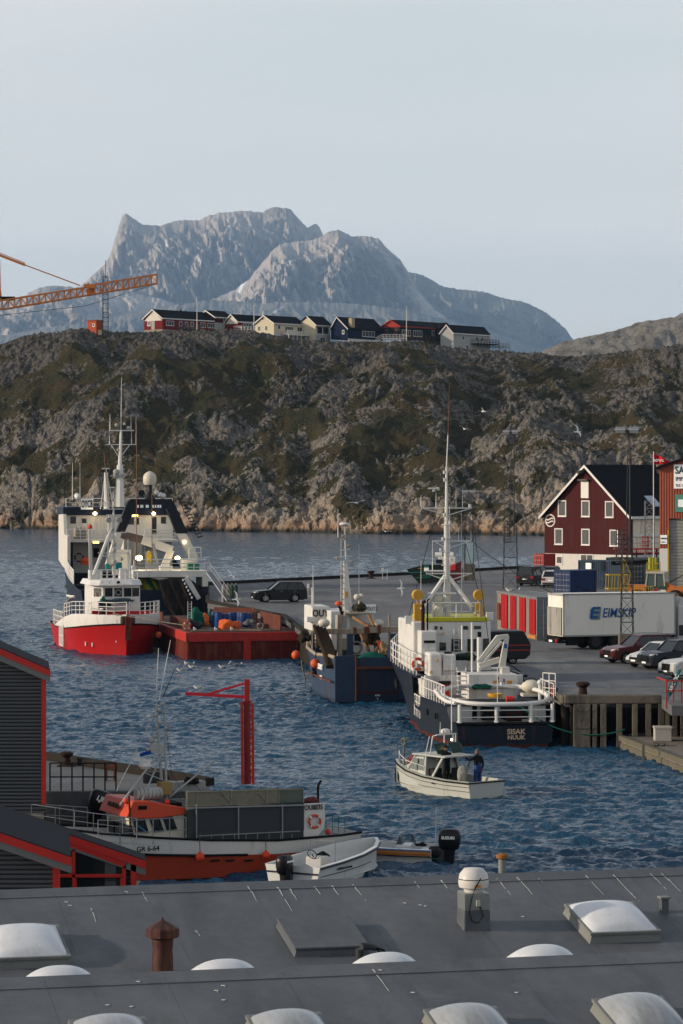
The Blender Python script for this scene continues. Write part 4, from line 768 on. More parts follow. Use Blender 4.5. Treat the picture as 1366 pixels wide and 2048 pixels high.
# ---- wheel loader by the shed
t = thing('wheel_loader', Vector((X(1315, 262), 262, QZ)), 'orange wheel loader with dark glazed cab beside the shed door', 'loader', rz=R(-20)); Mlo = mat('loader_orange', (.45, .14, .03), .55, rust=.2)
a = MB(); a.box(-.9, .9, -.8, .8, 1.3, 1.6); a.prism([(-.9, -.8, 1.6), (.9, -.8, 1.6), (.75, -.7, 2.7), (-.7, -.7, 2.7)], (0, 1.6, 0)); cb = a.build('cab', mat('cab_glass_green', (.03, .06, .05), .15), t)
a = MB(); a.box(-.85, .85, -.85, .85, 2.7, 2.85)
for x in (-.85, 0, .85): a.beam((x, -.84, 1.6), (x * .85, -.74, 2.7), .09)
a.build('cab_frame', mat('cream_paint', (.42, .40, .33), .5), cb)
a = MB(); a.box(.9, 3.0, -.7, .7, .9, 1.6); a.beam((.8, -.5, 1.8), (2.6, -.6, 1.1), .25, .3); a.beam((2.6, -.6, 1.1), (3.6, -.6, .5), .22, .3); a.build('loader_arm', Mlo, t); a = MB(); a.prism([(3.3, -1.1, .1), (4.3, -1.1, .1), (4.2, -1.1, .4), (3.6, -1.1, .9)], (0, 2.2, 0)); a.build('bucket', Mlo, t)
a = MB(); a.box(-2.6, -.9, -.7, .7, .8, 1.7); a.build('engine_cover', Mlo, t)
for x in (-1.6, 1.8): wheel(t, x, -.85, .65, -1, .45, rim=Mlo); wheel(t, x, .85, .65, 1, .45, rim=Mlo)
# ---- yellow cage and bits between containers
Mye = mat('yellow_steel', (.55, .36, .03), .5, rust=.12)
t = thing('yellow_cage', Vector((X(1214, 240), 240, QZ)), 'yellow tubular cage frame standing behind the lorry roof', 'cage', rz=R(5)); a = MB()
for z in (.0, 1.0, 2.2, 3.3):
    for p_, q_ in (((0, 0), (1.5, 0)), ((0, 1.2), (1.5, 1.2)), ((0, 0), (0, 1.2)), ((1.5, 0), (1.5, 1.2))): a.beam((p_[0] + z * .06, p_[1], z), (q_[0] + z * .03, q_[1], z), .07)
for x in (0, .5, 1.0, 1.5):
    for y in (0, 1.2): a.beam((x, y, 0), (x + .15, y, 3.3), .06)
a.beam((.9, 0, 0), (1.35, 0, 4.6), .1); a.beam((1.35, 0, 4.6), (1.3, 0, 0), .1); a.beam((1.3, 0, 0), (1.9, 0, 3.4), .09); a.beam((1.35, 0, 4.6), (1.9, 0, 3.4), .08); a.build('frame', Mye, t)
t = thing('yellow_gas_rack', Vector((X(1300, 275), 275, QZ)), 'yellow cylinder rack standing on the container end beside the white shed wall', 'rack'); a = MB()
for i in range(3): a.cyl((.25 * i, 0, 2.6), (.25 * i, 0, 3.7), .16, n=8)
a.build('cylinder', mat('yellow_green_paint', (.42, .42, .04), .5), t); a = MB(); a.box(-.3, .9, -.3, .3, 2.4, 2.62); a.beam((-.3, -.3, 0), (-.3, -.3, 3.3), .07); a.beam((.9, -.3, 0), (.9, -.3, 3.3), .07); a.box(-.3, .9, -.32, -.28, 3.1, 3.2); a.build('frame', Mye, t)
t = thing('mesh_gate', Vector((X(1268, 250), 250, QZ)), 'low yellow mesh gate between the lattice mast and the loader', 'gate'); a = MB()
for x in np.linspace(0, 1.6, 9): a.beam((x, 0, 0), (x, 0, 2.0), .035)
for z in (.1, 1.0, 2.0): a.beam((0, 0, z), (1.6, 0, z), .06)
a.build('mesh', Mye, t); a = MB(); a.cyl((.3, .4, 0), (.3, .4, 1.6), .3, n=10); a.build('drum', Mye, t)
t = thing('red_warning_board', Vector((X(1284, 248), 248, QZ + 1.1)), 'slanted red board leaning beside the loader', 'board'); a = MB(); a.prism([(0, 0, 0), (1.3, 0, .9), (1.3, 0, 0)], (0, .05, 0)); a.build('panel', mat('bright_red', (.55, .03, .02), .6), t)
# lattice tower section + red working platform in front of the warehouse
t = thing('lattice_tower_section', Vector((X(1299, 318), 318, QZ)), 'grey lattice tower section standing before the warehouse side wall', 'tower'); a = MB(); lattice(a, 0, 0, 1.5, Z(1002, 318) - QZ, .95, .95, .08, .75); a.box(-.5, .5, -.5, .5, 0, 1.5); a.build('lattice', Msteel, t)
t = thing('red_gangway', Vector((X(1228, 312), 312, QZ)), 'raised gangway with red steel underframe and grey railings before the warehouse', 'gangway'); a = MB(); zd = Z(1097, 312) - QZ
a.box(0, 4.8, 0, 1.2, zd - .12, zd + .02); 
for i in range(14): a.beam((1.8 + i * .22, -.02, zd - .45), (1.95 + i * .22, -.02, zd - .12), .05)
a.box(1.8, 4.9, -.02, .04, zd - .5, zd - .42); a.build('deck', Mred, t); a = MB()
for i in range(9): a.beam((i * .6, 0, zd), (i * .6, 0, zd + 1.15), .05)
for z in (.55, 1.15): a.beam((0, 0, zd + z), (4.8, 0, zd + z), .05)
a.build('railing', Msteel, t); a = MB()
for x in (3.0, 3.5): a.beam((x, -.1, zd), (x, -.1, zd + 1.3), .09)
for z in (.3, .7, 1.2): a.beam((2.9, -.1, zd + z), (3.7, -.1, zd + z), .09)
a.build('red_gate', mat('bright_red', (.55, .03, .02)), t); a = MB()
for x in (.3, 2.4, 4.5): a.beam((x, .6, 0), (x, .6, zd), .15)
a.build('support', Mmast, t)
t = thing('steel_beam_stack', Vector((X(1224, 285), 285, QZ + 2.75)), 'stack of dark steel beams lying on the long blue container', 'beams'); a = MB()
for i in range(5): a.beam((0, .3 * i, .12 * (i % 3)), (3.6, .5 + .3 * i, .1 + .12 * (i % 3)), .14)
a.build('beams', Mblack, t)
# ---- light masts
def light_mast(px, py, ytop, ylat, wl, label, block=None, z0=QZ, Y=None, heads=2, cage=None):
    x, Y2 = Pq(px, py, z0); Y = Y or Y2; x = X(px, Y); t = thing('light_mast', Vector((x, Y, z0)), label, 'light mast', 'lattice light masts on the quay')
    zb_ = 0
    if block: a = MB(); bw, bh = block; a.box(-bw / 2, bw / 2, -bw / 2, bw / 2, 0, bh); a.build('concrete_block', Mconc, t, bevel=.05); zb_ = bh
    zt = Z(ytop, Y) - z0; zl = Z(ylat, Y) - z0
    a = MB(); lattice(a, 0, 0, zb_, zl, wl, wl * .8, .045, wl * .9); a.build('lattice', Mmast, t)
    a = MB(); a.cyl((wl * .25, 0, zl - 1), (wl * .22, 0, zt), .07, .045, n=6); a.cyl((-wl * .1, 0, zl - 1), (wl * .1, 0, zt), .03, n=5); a.build('pole', Mmast, t)
    if cage:
        a = MB(); 
        for q in range(8): zz_ = zl - 1.6 + q * .3; a.tube([(-.35 + .38 * math.cos(w_), -.3 - .38 * abs(math.sin(w_)), zz_) for w_ in np.linspace(0, math.pi, 7)], .03, 4)
        for w_ in np.linspace(0, math.pi, 5): a.cyl((-.35 + .38 * math.cos(w_), -.3 - .38 * math.sin(w_), zl - 1.6), (-.35 + .38 * math.cos(w_), -.3 - .38 * math.sin(w_), zl + .5), .025, n=4)
        a.build('ladder_cage', Mmast, t)
    b_ = MB(); b_.beam((-heads * .45, 0, zt), (heads * .45, 0, zt), .08); b_.build('crossarm', Mmast, t)
    for k_ in range(heads):
        f_ = MB(); xx = (k_ - (heads - 1) / 2) * .85; f_.cbox((xx, -.15, zt + .05), (.62, .4, .3), rx=.5); o = f_.build('floodlight', Msteel, t, bevel=.03); g = MB(); g.cbox((xx, -.34, zt - .02), (.52, .04, .24), rx=.5); g.build('lamp_glass', mat('lamp_glass', (.5, .52, .5), .2), o)
    return t
light_mast(1021, 1178, 865, 1052, 1.45, 'tall lattice light mast behind the striped container with a thin pole top', cage=True)
light_mast(1254, 1303, 862, 1075, .78, 'lattice light mast on a concrete block in front of the lorry lettering', block=(1.05, 1.1), cage=True)
light_mast(938, 1160, 985, 1010, .95, 'dark lattice mast on a concrete foot behind the mast of the grey ship', block=(1.25, 1.7))
t = thing('harbour_sign', Vector((X(939, 316), 316, QZ)), 'upright pale blue information board at the foot of the dark lattice mast', 'sign'); a = MB(); a.box(-.38, .38, -.06, 0, 2.0, 4.1); a.build('panel', mat('pale_blue_board', (.36, .48, .52), .5, var=.35, scale=2), t); a = MB(); a.box(-.4, -.34, 0, .06, 0, 4.1); a.box(.34, .4, 0, .06, 0, 4.1); a.build('post', Mmast, t)
# cables
def sagcable(p0, p1, sag, r, label, mat_=Mblack, cat='cable', name='cable'):
    pts = [Vector(p0).lerp(Vector(p1), i / 14) - Vector((0, 0, sag * 4 * (i / 14) * (1 - i / 14))) for i in range(15)]
    a = MB(); a.tube(pts, r, 5); o = a.build(name, mat_, None, smooth=True); tag(o, label, cat); return o
sagcable(P(947, 1086, 300), P(1210, 1230, 196), .6, .035, 'black cable running from the dark lattice mast down across the container to the lorry')
sagcable(P(1152, 1172, 262), P(1366, 1150, 262), 1.2, .04, 'black cable looping past the bright blue container to the shed')
# gas cylinders, gangway and small frames at the trawler stern
xg, Yg = Pq(447, 1204); 
for i, (c_, lab) in enumerate((((.25, .27, .28), 'pale grey gas cylinder, leftmost of the row by the trawler gangway'), ((.22, .19, .13), 'tan gas cylinder between the pale grey and the green one'), ((.02, .07, .04), 'dark green gas cylinder in the row by the gangway'), ((.01, .03, .02), 'blackish green gas cylinder, rightmost of the row by the gangway'))):
    t = thing('gas_cylinder', Vector((xg + i * .37, Yg, QZ)), lab, 'gas cylinder', 'gas cylinders on the quay'); a = MB(); a.lathe((0, 0, 0), [(.17, 0), (.17, 1.35), (.1, 1.5), (.04, 1.56)], 12); a.build('body', mat('cylinder_paint_%s' % ('grey', 'tan', 'green', 'dark')[i], c_, .5), t, smooth=True); a = MB(); a.cyl((0, 0, 1.5), (0, 0, 1.68), .05, n=8); a.build('valve', Msteel, t)
t = thing('gangway', Vector((X(418, 268), 268, QZ)), 'grey gangway sloping from the trawler stern down to the quay', 'gangway'); a = MB(); p0 = Vector((0, 0, 2.6)); p1 = Vector((1.9, -2, .15)); a.beam(p0, p1, .7, .1); a.build('walkway', Msteel, t); a = MB()
for i in range(6):
    q = p0.lerp(p1, i / 5); a.beam(q + Vector((0, -.35, 0)), q + Vector((0, -.35, .95)), .04)
a.beam(p0 + Vector((0, -.35, .95)), p1 + Vector((0, -.35, .95)), .04); a.beam(p0 + Vector((0, -.35, .5)), p1 + Vector((0, -.35, .5)), .04); a.build('handrail', Msteel, t)
for px, py, lab in ((616, 1196, 'small white marker post with arms on the quay right of the black SUV'), (765, 1160, 'thin white post frame on the far quay edge')):
    x_, Y_ = Pq(px, py); t = thing('marker_post', Vector((x_, Y_, QZ)), lab, 'post'); a = MB(); a.beam((0, 0, 0), (0, 0, 1.3), .05); a.beam((.5, 0, 0), (.5, 0, 1.2), .05); a.beam((0, 0, .2), (.5, 0, .2), .05); a.build('frame', Mwhite, t); a = MB(); a.box(-.1, .12, -.02, .02, .9, 1.3); a.build('plate', Mwhite, t)
# railing, feather flag, floating dock at the right edge
t = thing('red_quay_railing', Vector((X(1328, 151), 151, QZ)), 'red steel railing at the quay corner beside the teal feather flag', 'railing'); a = MB()
for i, px in enumerate((0, .35, .75, 1.1, 1.5)): a.beam((px, -1.2, -.3), (px, -1.2, 1.15), .06)
for z in (.6, 1.1): a.beam((0, -1.2, z), (1.6, -1.2, z), .06)
a.beam((0, -1.2, 1.1), (-.3, .6, 1.15), .06); a.box(.9, 1.0, -1.3, -1.2, -1.5, .4); a.build('rails', Mred, t)
t = thing('feather_flag', Vector((X(1333, 150), 150, QZ)), 'teal feather flag leaning on the red railing at the right edge', 'flag'); a = MB(); pl = []
for i in range(12):
    f_ = i / 11; w_ = .32 * math.sin(min(1, f_ * 1.15 + .18) * math.pi * .9) + .05; cx_ = .05 + .62 * f_; pl.append((cx_ - w_ * .45, cx_ + w_ * .55, .3 + 1.35 * f_, .04 * math.sin(f_ * 8)))
for (l0, r0, z0_, y0_), (l1, r1, z1_, y1_) in zip(pl, pl[1:]): a.hexa([(l0, y0_, z0_), (r0, y0_, z0_ - .02), (r0, y0_ + .02, z0_ - .02), (l0, y0_ + .02, z0_), (l1, y1_, z1_), (r1, y1_, z1_ - .02), (r1, y1_ + .02, z1_ - .02), (l1, y1_ + .02, z1_)])
cl = a.build('cloth', mat('teal_cloth', (.02, .24, .25), .7), t); text('lettering', 'ARCTIC', Mwt, cl, (.37, -.07, .98), .26, rot=(math.pi / 2, -math.radians(66), 0), bold=.02); a = MB(); a.cyl((0, .02, 0), (.75, .02, 1.68), .02, n=5); a.build('pole', Mblack, t)
dz = .55; dk = [Pq(1243, 1476, dz), Pq(1400, 1534, dz), Pq(1500, 1500, dz), Pq(1400, 1462, dz), Pq(1262, 1468, dz)]
t = thing('floating_dock', Vector((X(1300, 148), 148, 0)), 'timber edged floating dock in the lower right corner of the harbour', 'dock'); a = MB(); a.prism([(x, y, -.4) for x, y in dk], (0, 0, dz + .4)); a.build('deck', mat('dock_boards', (.22, .20, .17), .9, var=.25, dirt=.3), t, world=True)
a = MB(); a.beam((*dk[0], dz), (*dk[1], dz), .3, .25); a.beam((*dk[0], .1), (*dk[1], .1), .12, .4); a.beam((X(1285, 144), 143.6, -.3), (X(1285, 144), 143.6, 1.0), .12); a.build('edge_timber', mat('mossy_timber', (.15, .14, .105), .9, var=.4), t, world=True)
t = thing('grey_utility_box', Vector((X(1325, 150.5), 150.5, dz)), 'large pale grey utility box standing on the floating dock', 'box'); a = MB(); a.box(-.42, .42, -.4, .4, 0, .68); a.build('housing', mat('pale_plastic', (.42, .40, .36), .7), t, bevel=.03); a = MB(); a.box(-.45, .45, -.43, .43, .64, .72); a.build('lid', mat('pale_lid', (.48, .46, .41), .7), t)
t = thing('wooden_pallet', Vector((X(1317, 148), 147.6, dz)), 'small wooden pallet lying on the floating dock before the grey box', 'pallet'); a = MB()
for i in range(5): a.box(-.33, .33, -.3 + i * .14, -.2 + i * .14, .13, .16)
a.build('top_board', Mwood, t); a = MB()
for x in (-.3, 0, .3): a.box(x - .04, x + .04, -.3, .36, 0, .13)
a.build('runner', Mwood, t)
# ================================================================ BOATS
class Ship:
    """local +x points away along the keel line, +y to the image left; p() turns a pixel plus a known x (or y) into a local point"""
    def __init__(s, name, label, cat, px0, Y0, dirx, diry, group=None, z0=0.):
        s.o = Vector((X(px0, Y0), Y0, z0)); n = math.hypot(dirx, diry); s.d = (dirx / n, diry / n); s.t = thing(name, s.o, label, cat, group, math.atan2(diry, dirx))
    def p(s, px, py, x=None, y=None, off=0):
        c, n = s.d; t = (px - CX) / F        # X = ox + c x - n y ; Y = oy + n x + c y
        if x is not None: y = (s.o.x + c * x - t * (s.o.y + n * x)) / (n + t * c)
        else: x = (t * (s.o.y + c * y) - s.o.x + n * y) / (c - t * n)
        Y = s.o.y + n * x + c * y
        return Vector((x, y + off, Z(py, Y) - s.o.z))
    def z(s, py, x=0, y=0): return Z(py, s.o.y + s.d[1] * x + s.d[0] * y) - s.o.z
def hull(par, st, bands, zk=-.7, name='hull', n=3, cap_lo=True, flare=1.3):
    """st: (x, half beam deck, half beam waterline, deck z[, y offset]); bands: (f0, f1, material, part name) as fractions waterline..deck, f<0 is below water"""
    out = []
    for f0, f1, m_, nm in bands:
        rows = [f0 + (f1 - f0) * i / n for i in range(n + 1)]; a = MB()
        def sec(q, f):
            x, bd, bw, zd = q[:4]; r = q[4] if len(q) > 4 else 0
            if f < 0: return bw * (1 + f * .35), f * abs(zk), x
            return bw + (bd - bw) * f ** flare, zd * f, x + r * f
        for sgn in (1, -1):
            secs = [[(sec(q, f)[2], sgn * sec(q, f)[0], sec(q, f)[1]) for f in rows] for q in st]; a.loft(secs, caps=False)
        for q in (st[0], st[-1]):
            pts = [(sec(q, f)[2], sec(q, f)[0], sec(q, f)[1]) for f in rows]; a.face(pts + [(x_, -y_, z_) for x_, y_, z_ in pts[::-1]])
        out.append(a.build(nm, m_, par, smooth=True, angle=28))
    return out
def deckplate(par, st, z=None, m_=None, name='deck', k=.97, dz=-.05):
    a = MB(); up = []; dn = []
    for q in st:
        zz_ = (q[3] + dz) if z is None else z; r = q[4] if len(q) > 4 else 0; up.append((q[0] + r * .9, q[1] * k, zz_)); dn.append((q[0] + r * .9, -q[1] * k, zz_))
    for i in range(len(up) - 1): a.face([up[i], up[i + 1], dn[i + 1], dn[i]])
    return a.build(name, m_, par)
def rail(par, pts, h, m_, r=.03, bars=2, name='railing', posts=None, step=1.0, rt=None):
    a = MB(); pts = [Vector(p) for p in pts]
    for k_ in range(1, bars + 1): a.tube([p + Vector((0, 0, h * k_ / bars)) for p in pts], (rt or r) if k_ == bars else r * .8, 5)
    for p, q in zip(pts, pts[1:]):
        n = max(1, int(round((q - p).length / step)))
        for i in range(n + 1): c = p.lerp(q, i / n); a.cyl(c, c + Vector((0, 0, h)), r, n=5)
    return a.build(name, m_, par)
def ring(par, c, R_, r, axis, name='life_ring', m_=None):
    a = MB(); a.torus(c, R_, r, axis, 22, 8); o = a.build(name, m_ or mat('lifebuoy_orange', (.55, .07, .025), .5), par, smooth=True); b_ = MB(); d = Vector(axis).normalized(); u = Vector((0, 0, 1)); s_ = d.cross(u)
    for q in range(4): w_ = q * math.pi / 2 + .78; cc = Vector(c) + (s_ * math.cos(w_) + u * math.sin(w_)) * R_; tn = (-s_ * math.sin(w_) + u * math.cos(w_)); b_.cyl(cc - tn * R_ * .13, cc + tn * R_ * .13, r * 1.12, n=8)
    b_.build('reflective_band', Mwhite, o, smooth=True); return o
def antenna(par, p, h, r=.02, m_=None, lean=(0, 0), name='antenna'):
    a = MB(); p = Vector(p); a.cyl(p, p + Vector((lean[0], lean[1], h * .35)), r * 1.4, n=5); a.cyl(p + Vector((lean[0], lean[1], h * .35)), p + Vector((lean[0] * 2.6, lean[1] * 2.6, h)), r, r * .5, n=5); return a.build(name, m_ or Mwhite, par)
def lump(par, c, d, m_, name, seed=1, n=3, amp=.25, sub=3):
    """crumpled heap: noisy blobs welded in one mesh"""
    bm = bmesh.new(); bmesh.ops.create_icosphere(bm, subdivisions=sub, radius=1); rr = random.Random(seed); ph = [rr.uniform(0, 9) for _ in range(6)]
    for v in bm.verts:
        q = v.co.copy(); k_ = 1 + amp * (math.sin(q.x * 3.1 + ph[0]) * math.sin(q.y * 3.7 + ph[1]) + .6 * math.sin(q.z * 7 + ph[2]) * math.sin(q.x * 6 + ph[3]) + .4 * math.sin(q.y * 13 + ph[4]) * math.sin(q.z * 11 + q.x * 9))
        v.co = Vector((q.x * d[0] / 2 * k_, q.y * d[1] / 2 * k_, max(q.z, -.6) * d[2] / 2 * k_)) + Vector(c)
    me = bpy.data.meshes.new(name); bm.to_mesh(me); bm.free(); me.materials.append(m_); me.polygons.foreach_set('use_smooth', [True] * len(me.polygons)); o = bpy.data.objects.new(name, me); COL.objects.link(o); o.parent = par; return o
def bxp(par, lo, hi, m_, name, bevel=.02, **k):
    a = MB(); a.box(min(lo[0], hi[0]), max(lo[0], hi[0]), min(lo[1], hi[1]), max(lo[1], hi[1]), min(lo[2], hi[2]), max(lo[2], hi[2])); return a.build(name, m_, par, bevel=bevel, **k)
def face_box(par, S_, px0, py0, px1, py1, x, dx, m_, name, bevel=.02):
    """box whose near face spans the given pixel rectangle at local depth x and reaches back dx"""
    a = S_.p(px0, py0, x=x); b_ = S_.p(px1, py1, x=x); return bxp(par, (x, a.y, a.z), (x + dx, b_.y, b_.z), m_, name, bevel)
Mshw = mat('ship_white', (.66, .65, .62), .45, var=.06, rust=.12, dirt=.04); Mrail = mat('rail_white', (.68, .67, .64), .45, var=.04)
Mnavy = mat('hull_navy', (.014, .022, .042), .45, var=.25, rust=.05, scale=.6, spec=.1); Mslate = mat('hull_slate', (.021, .030, .044), .5, var=.2, rust=.07, scale=.6, spec=.08); Mboot = mat('boot_top_red', (.10, .022, .014), .7, var=.4, rust=.3)
Mdk = mat('deck_grey', (.12, .13, .135), .8, var=.25, dirt=.3); Mfloat = mat('float_orange', (.62, .10, .03), .5, var=.08); Mgnet = mat('green_net', (.012, .12, .085), .9, var=.5, scale=6, bump=.8, bscale=20)
Mwarm = mat('warm_lamp_glass', (.8, .7, .5), .3, emit=(1, .72, .36), estr=9.); Mchain = mat('rigging_dark', (.03, .03, .03), .8); Myel = mat('ship_yellow', (.55, .30, .03), .5, rust=.08); Mlime = mat('lime_yellow', (.48, .46, .02), .5, var=.15)
Msgl = mat('bridge_window', (.010, .014, .018), .1, spec=.6)
# ---------------------------------------------------------------- grey offshore patrol / tug like ship, stern to the camera
S = Ship('grey_ship', 'slate grey ship with white deckhouse and tripod mast moored stern first, lettered SISAK NUUK', 'ship', 1010, 152.7, -.13, .991); T = S.t; p = S.p
st = [(0, 2.55, 2.2, 1.30), (.6, 2.75, 2.4, 1.35), (1.2, 2.85, 2.55, 2.1), (4, 3.0, 2.8, 2.08), (8.2, 3.05, 2.9, 2.05), (8.6, 3.05, 2.9, 1.4), (10.4, 3.05, 2.85, 1.45), (11, 3.1, 2.8, 3.0), (14.5, 3.25, 2.6, 3.15), (18, 3.2, 2.1, 3.3), (21, 2.4, 1.2, 3.6, .3), (23.5, 1.1, .4, 4.0, .7), (24.5, .15, .05, 4.2, .9)]
hull(T, st, [(-1, .0, Mboot, 'keel'), (0, .10, Mboot, 'boot_top'), (.10, .92, Mslate, 'hull'), (.92, 1.0, Mnavy, 'rubbing_strake')], zk=-.7)
deckplate(T, st[0:8], z=.75, m_=Mdk, k=.96); deckplate(T, st[7:], m_=Mdk, name='forecastle_deck', dz=-.02)
tr = MB(); tr.box(-.03, .03, -2.45, 2.45, .25, 1.28); tr.build('transom_plate', Mnavy, T)
Mgold = mat('faded_gold_lettering', (.55, .42, .28), .6)
for s_, py, sz in (('SISAK', 1463.5, .36), ('NUUK', 1475, .30)):
    q = p(1032, py, x=-.05); text('lettering', s_, Mgold, T, (q.x - .06, q.y, q.z), sz, rot=(math.pi / 2, 0, -math.pi / 2), bold=.03, sx=1.05)
a = MB(); a.tube([(-.05, y, 1.22) for y in np.linspace(-2.5, 2.5, 9)], .09, 8); a.build('stern_fender', Mblack, T, smooth=True)
# raised working deck, ring rail
bxp(T, (2.4, -2.6, .75), (8.6, 2.6, 1.95), Mshw, 'raised_deck_house'); bxp(T, (2.3, -2.75, 1.95), (10.5, 2.75, 2.03), Mdk, 'working_deck'); bxp(T, (3.4, -1.9, 2.03), (3.9, 1.7, 2.10), Mblack, 'deck_slot')
pts = []
for i in range(44):
    w_ = 2 * math.pi * i / 44; xx = 2.9 - 3.0 * math.cos(w_); yy = 2.72 * math.copysign(abs(math.sin(w_)) ** .62, math.sin(w_)); pts.append((xx, yy, 2.22 + .085 * xx))
a = MB(); a.tube(pts, .115, 8, True); a.build('ring_rail', Mrail, T, smooth=True)
a = MB(); a.tube([(.4, 2.5, 2.25), (.9, 2.85, 2.3), (2.2, 3.0, 2.45), (4.2, 2.9, 2.6), (5.6, 2.4, 2.7)], .10, 8); a.build('side_rail_tube', Mrail, T, smooth=True)
for yy in (2.35, .45, -1.35, -2.45, 1.5):
    if yy == 1.5: continue
    a = MB(); a.cyl((0.0, yy, 1.28), (.0, yy, 2.2), .09, n=8); a.cyl((.0, yy, 1.28), (.0, yy, 1.36), .14, n=8); a.build('rail_post', Mrail, T, smooth=True)
a = MB()
for z_ in (1.55, 1.9): a.tube([(.0, 2.35, z_), (.0, -2.45, z_), (1.6, -2.75, z_ + .05)], .03, 5)
a.build('stern_chain_rail', Mrail, T)
face_box(T, S, 965, 1413, 993, 1440, 1.7, .6, Mblack, 'rubbish_bin'); face_box(T, S, 945, 1412, 954, 1438, 2.3, .1, Mblack, 'doorway')
face_box(T, S, 1013, 1424, 1044, 1443, 1.0, .9, mat('winch_maroon', (.04, .012, .012), .7), 'winch'); a = MB(); q = p(1028, 1425, x=1.4); a.cyl(q + Vector((0, .7, 0)), q - Vector((0, .7, 0)), .35, n=14); a.build('winch_drum', Mblack, T, smooth=True)
a = MB(); q = p(1020, 1398, x=2.6); a.cyl(q + Vector((0, .2, 0)), q - Vector((0, .2, 0)), .16, n=10); a.build('red_sheave', mat('bright_red', (.55, .03, .02)), T, smooth=True)
a = MB(); q = p(990, 1395, x=5.0)
for i in range(4): a.torus(q + Vector((0, 0, .03 + i * .05)), .36, .045, (0, 0, 1), 20, 6)
a.build('yellow_hose_coil', Myel, T, smooth=True)
a = MB(); q0 = p(1000, 1415, x=1.4); a.tube([q0 + Vector((0, .9, .1)), q0 + Vector((0, .3, .2)), q0 + Vector((0, -.4, .25)), q0 + Vector((-.3, -1.1, 0)), p(1075, 1438, x=.3)], .04, 6); a.build('green_rope', Mgnet, T)
# portholes and waist door
for px, py, x in ((846.5, 1371, 8.3), (873, 1380, 4.6)):
    pass
for xx in (3.6, 6.3): a = MB(); a.cyl((xx, 2.97, 1.35), (xx, 3.03, 1.35), .17, n=12); a.build('porthole', Mblack, T)
for xx in (16.4, 17.6, 18.7): a = MB(); a.cyl((xx, 3.02 - (xx - 16.4) * .12, 2.05), (xx, 3.14 - (xx - 16.4) * .12, 2.05), .24, n=12); a.build('porthole', Mblack, T)
bxp(T, (8.6, -2.6, .75), (13, 2.75, 3.1), Mshw, 'waist_house'); a = MB(); a.cyl((10.9, 2.74, 2.35), (10.9, 2.8, 2.35), .2, n=12); a.build('side_porthole', Mblack, T)
rail(T, [(8.7, 3.0, .8), (10.6, 3.0, .85)], 1.15, Mrail, bars=3, step=.65, name='waist_gate')
rail(T, [(1.6, 2.85, 2.05), (8.5, 2.95, 2.05)], 1.0, Mrail, bars=2, step=.8)
rail(T, [(1.6, -2.85, 2.05), (5.5, -2.95, 2.05)], 1.05, Mrail, bars=2, step=1.2)
rail(T, [(9.3, 3.1, 3.1), (14, 3.25, 3.15), (18, 3.2, 3.3), (20.5, 2.5, 3.5), (22.4, 1.6, 3.7)], 1.15, Mrail, bars=3, step=.9, name='forecastle_railing')
bxp(T, (8.9, -2.9, 2.95), (12.5, 3.15, 3.1), Mnavy, 'deck_overhang')
# white casings
b1 = face_box(T, S, 858, 1306, 884, 1382, 8.6, 1.6, Mshw, 'ventilator_casing', .12); face_box(T, S, 884, 1308, 912, 1380, 8.9, 1.4, Mshw, 'ventilator_casing', .1)
face_box(T, S, 886, 1318, 909, 1341, 8.7, .2, Mshw, 'locker', .03); face_box(T, S, 890, 1304, 904, 1313, 9.0, .5, Mblack, 'black_cover', .05)
face_box(T, S, 882, 1366, 899, 1402, 8.2, .5, mat('bright_red', (.55, .03, .02)), 'red_lifejacket_box', .05); face_box(T, S, 880, 1363, 904, 1369, 8.1, .7, Mchain, 'box_cover', .03)
# wheelhouse
wx = 12.6; zt = S.z(1243, wx); zb_ = 3.05
wh = bxp(T, (wx, p(982, 1250, x=wx).y, zb_), (wx + 5.5, p(826, 1250, x=wx).y, zt), Mshw, 'wheelhouse', .08)
bxp(T, (wx - .05, p(975, 1250, x=wx).y, zt), (wx + 4.6, p(850, 1250, x=wx).y, zt + .22), Mlime, 'yellow_roof_edge'); face_box(T, S, 842, 1262, 873, 1330, wx - 1.3, 1.3, Mshw, 'exhaust_casing', .06)
for l, t_, r, b_ in ((848, 1274, 870, 1277), ): face_box(T, S, l, 1281, r, 1286, wx - 1.33, .05, Mblack, 'louvre', 0)
face_box(T, S, 848, 1298, 872, 1310, wx - 1.36, .06, Mrail, 'vent_flap', .01)
for l, t_, r, b_ in ((869, 1252, 875, 1259), (880, 1253, 885, 1259), (926, 1252, 936, 1259), (948, 1252, 962, 1258), (879, 1285, 892, 1301), (903, 1278, 922, 1303), (935, 1278, 953, 1303), (966, 1277, 978, 1303)): face_box(wh, S, l, t_, r, b_, wx - .03, .06, Msgl, 'window', 0)
a = MB()
for yy in (908, 918): q = p(yy, 1303, x=wx - .1); a.cyl(q, q + Vector((0, 0, 1.25)), .02, n=5)
for z_ in range(5): a.beam(p(908, 1303, x=wx - .1) + Vector((0, 0, .1 + z_ * .26)), p(918, 1303, x=wx - .1) + Vector((0, 0, .1 + z_ * .26)), .03)
a.build('ladder', Mrail, T)
for px, r_, y1 in ((846, .10, 1206), (855, .05, 1201)):
    a = MB(); q = p(px, 1264, x=wx - .6); e_ = p(px, y1, x=wx - .6); a.tube([q, e_ - Vector((0, 0, .2)), e_, e_ + Vector((.1, -.12, .08))], r_ if r_ > .06 else .045, 8); a.build('exhaust_pipe', mat('exhaust_maroon', (.035, .014, .014), .7) if r_ > .06 else Mblack, T, smooth=True)
rail(T, [p(865, 1240, x=wx), p(960, 1240, x=wx), p(955, 1240, x=wx + 4), p(870, 1240, x=wx + 4), p(865, 1240, x=wx)], .95, Mrail, bars=2, step=1.2, name='roof_railing')
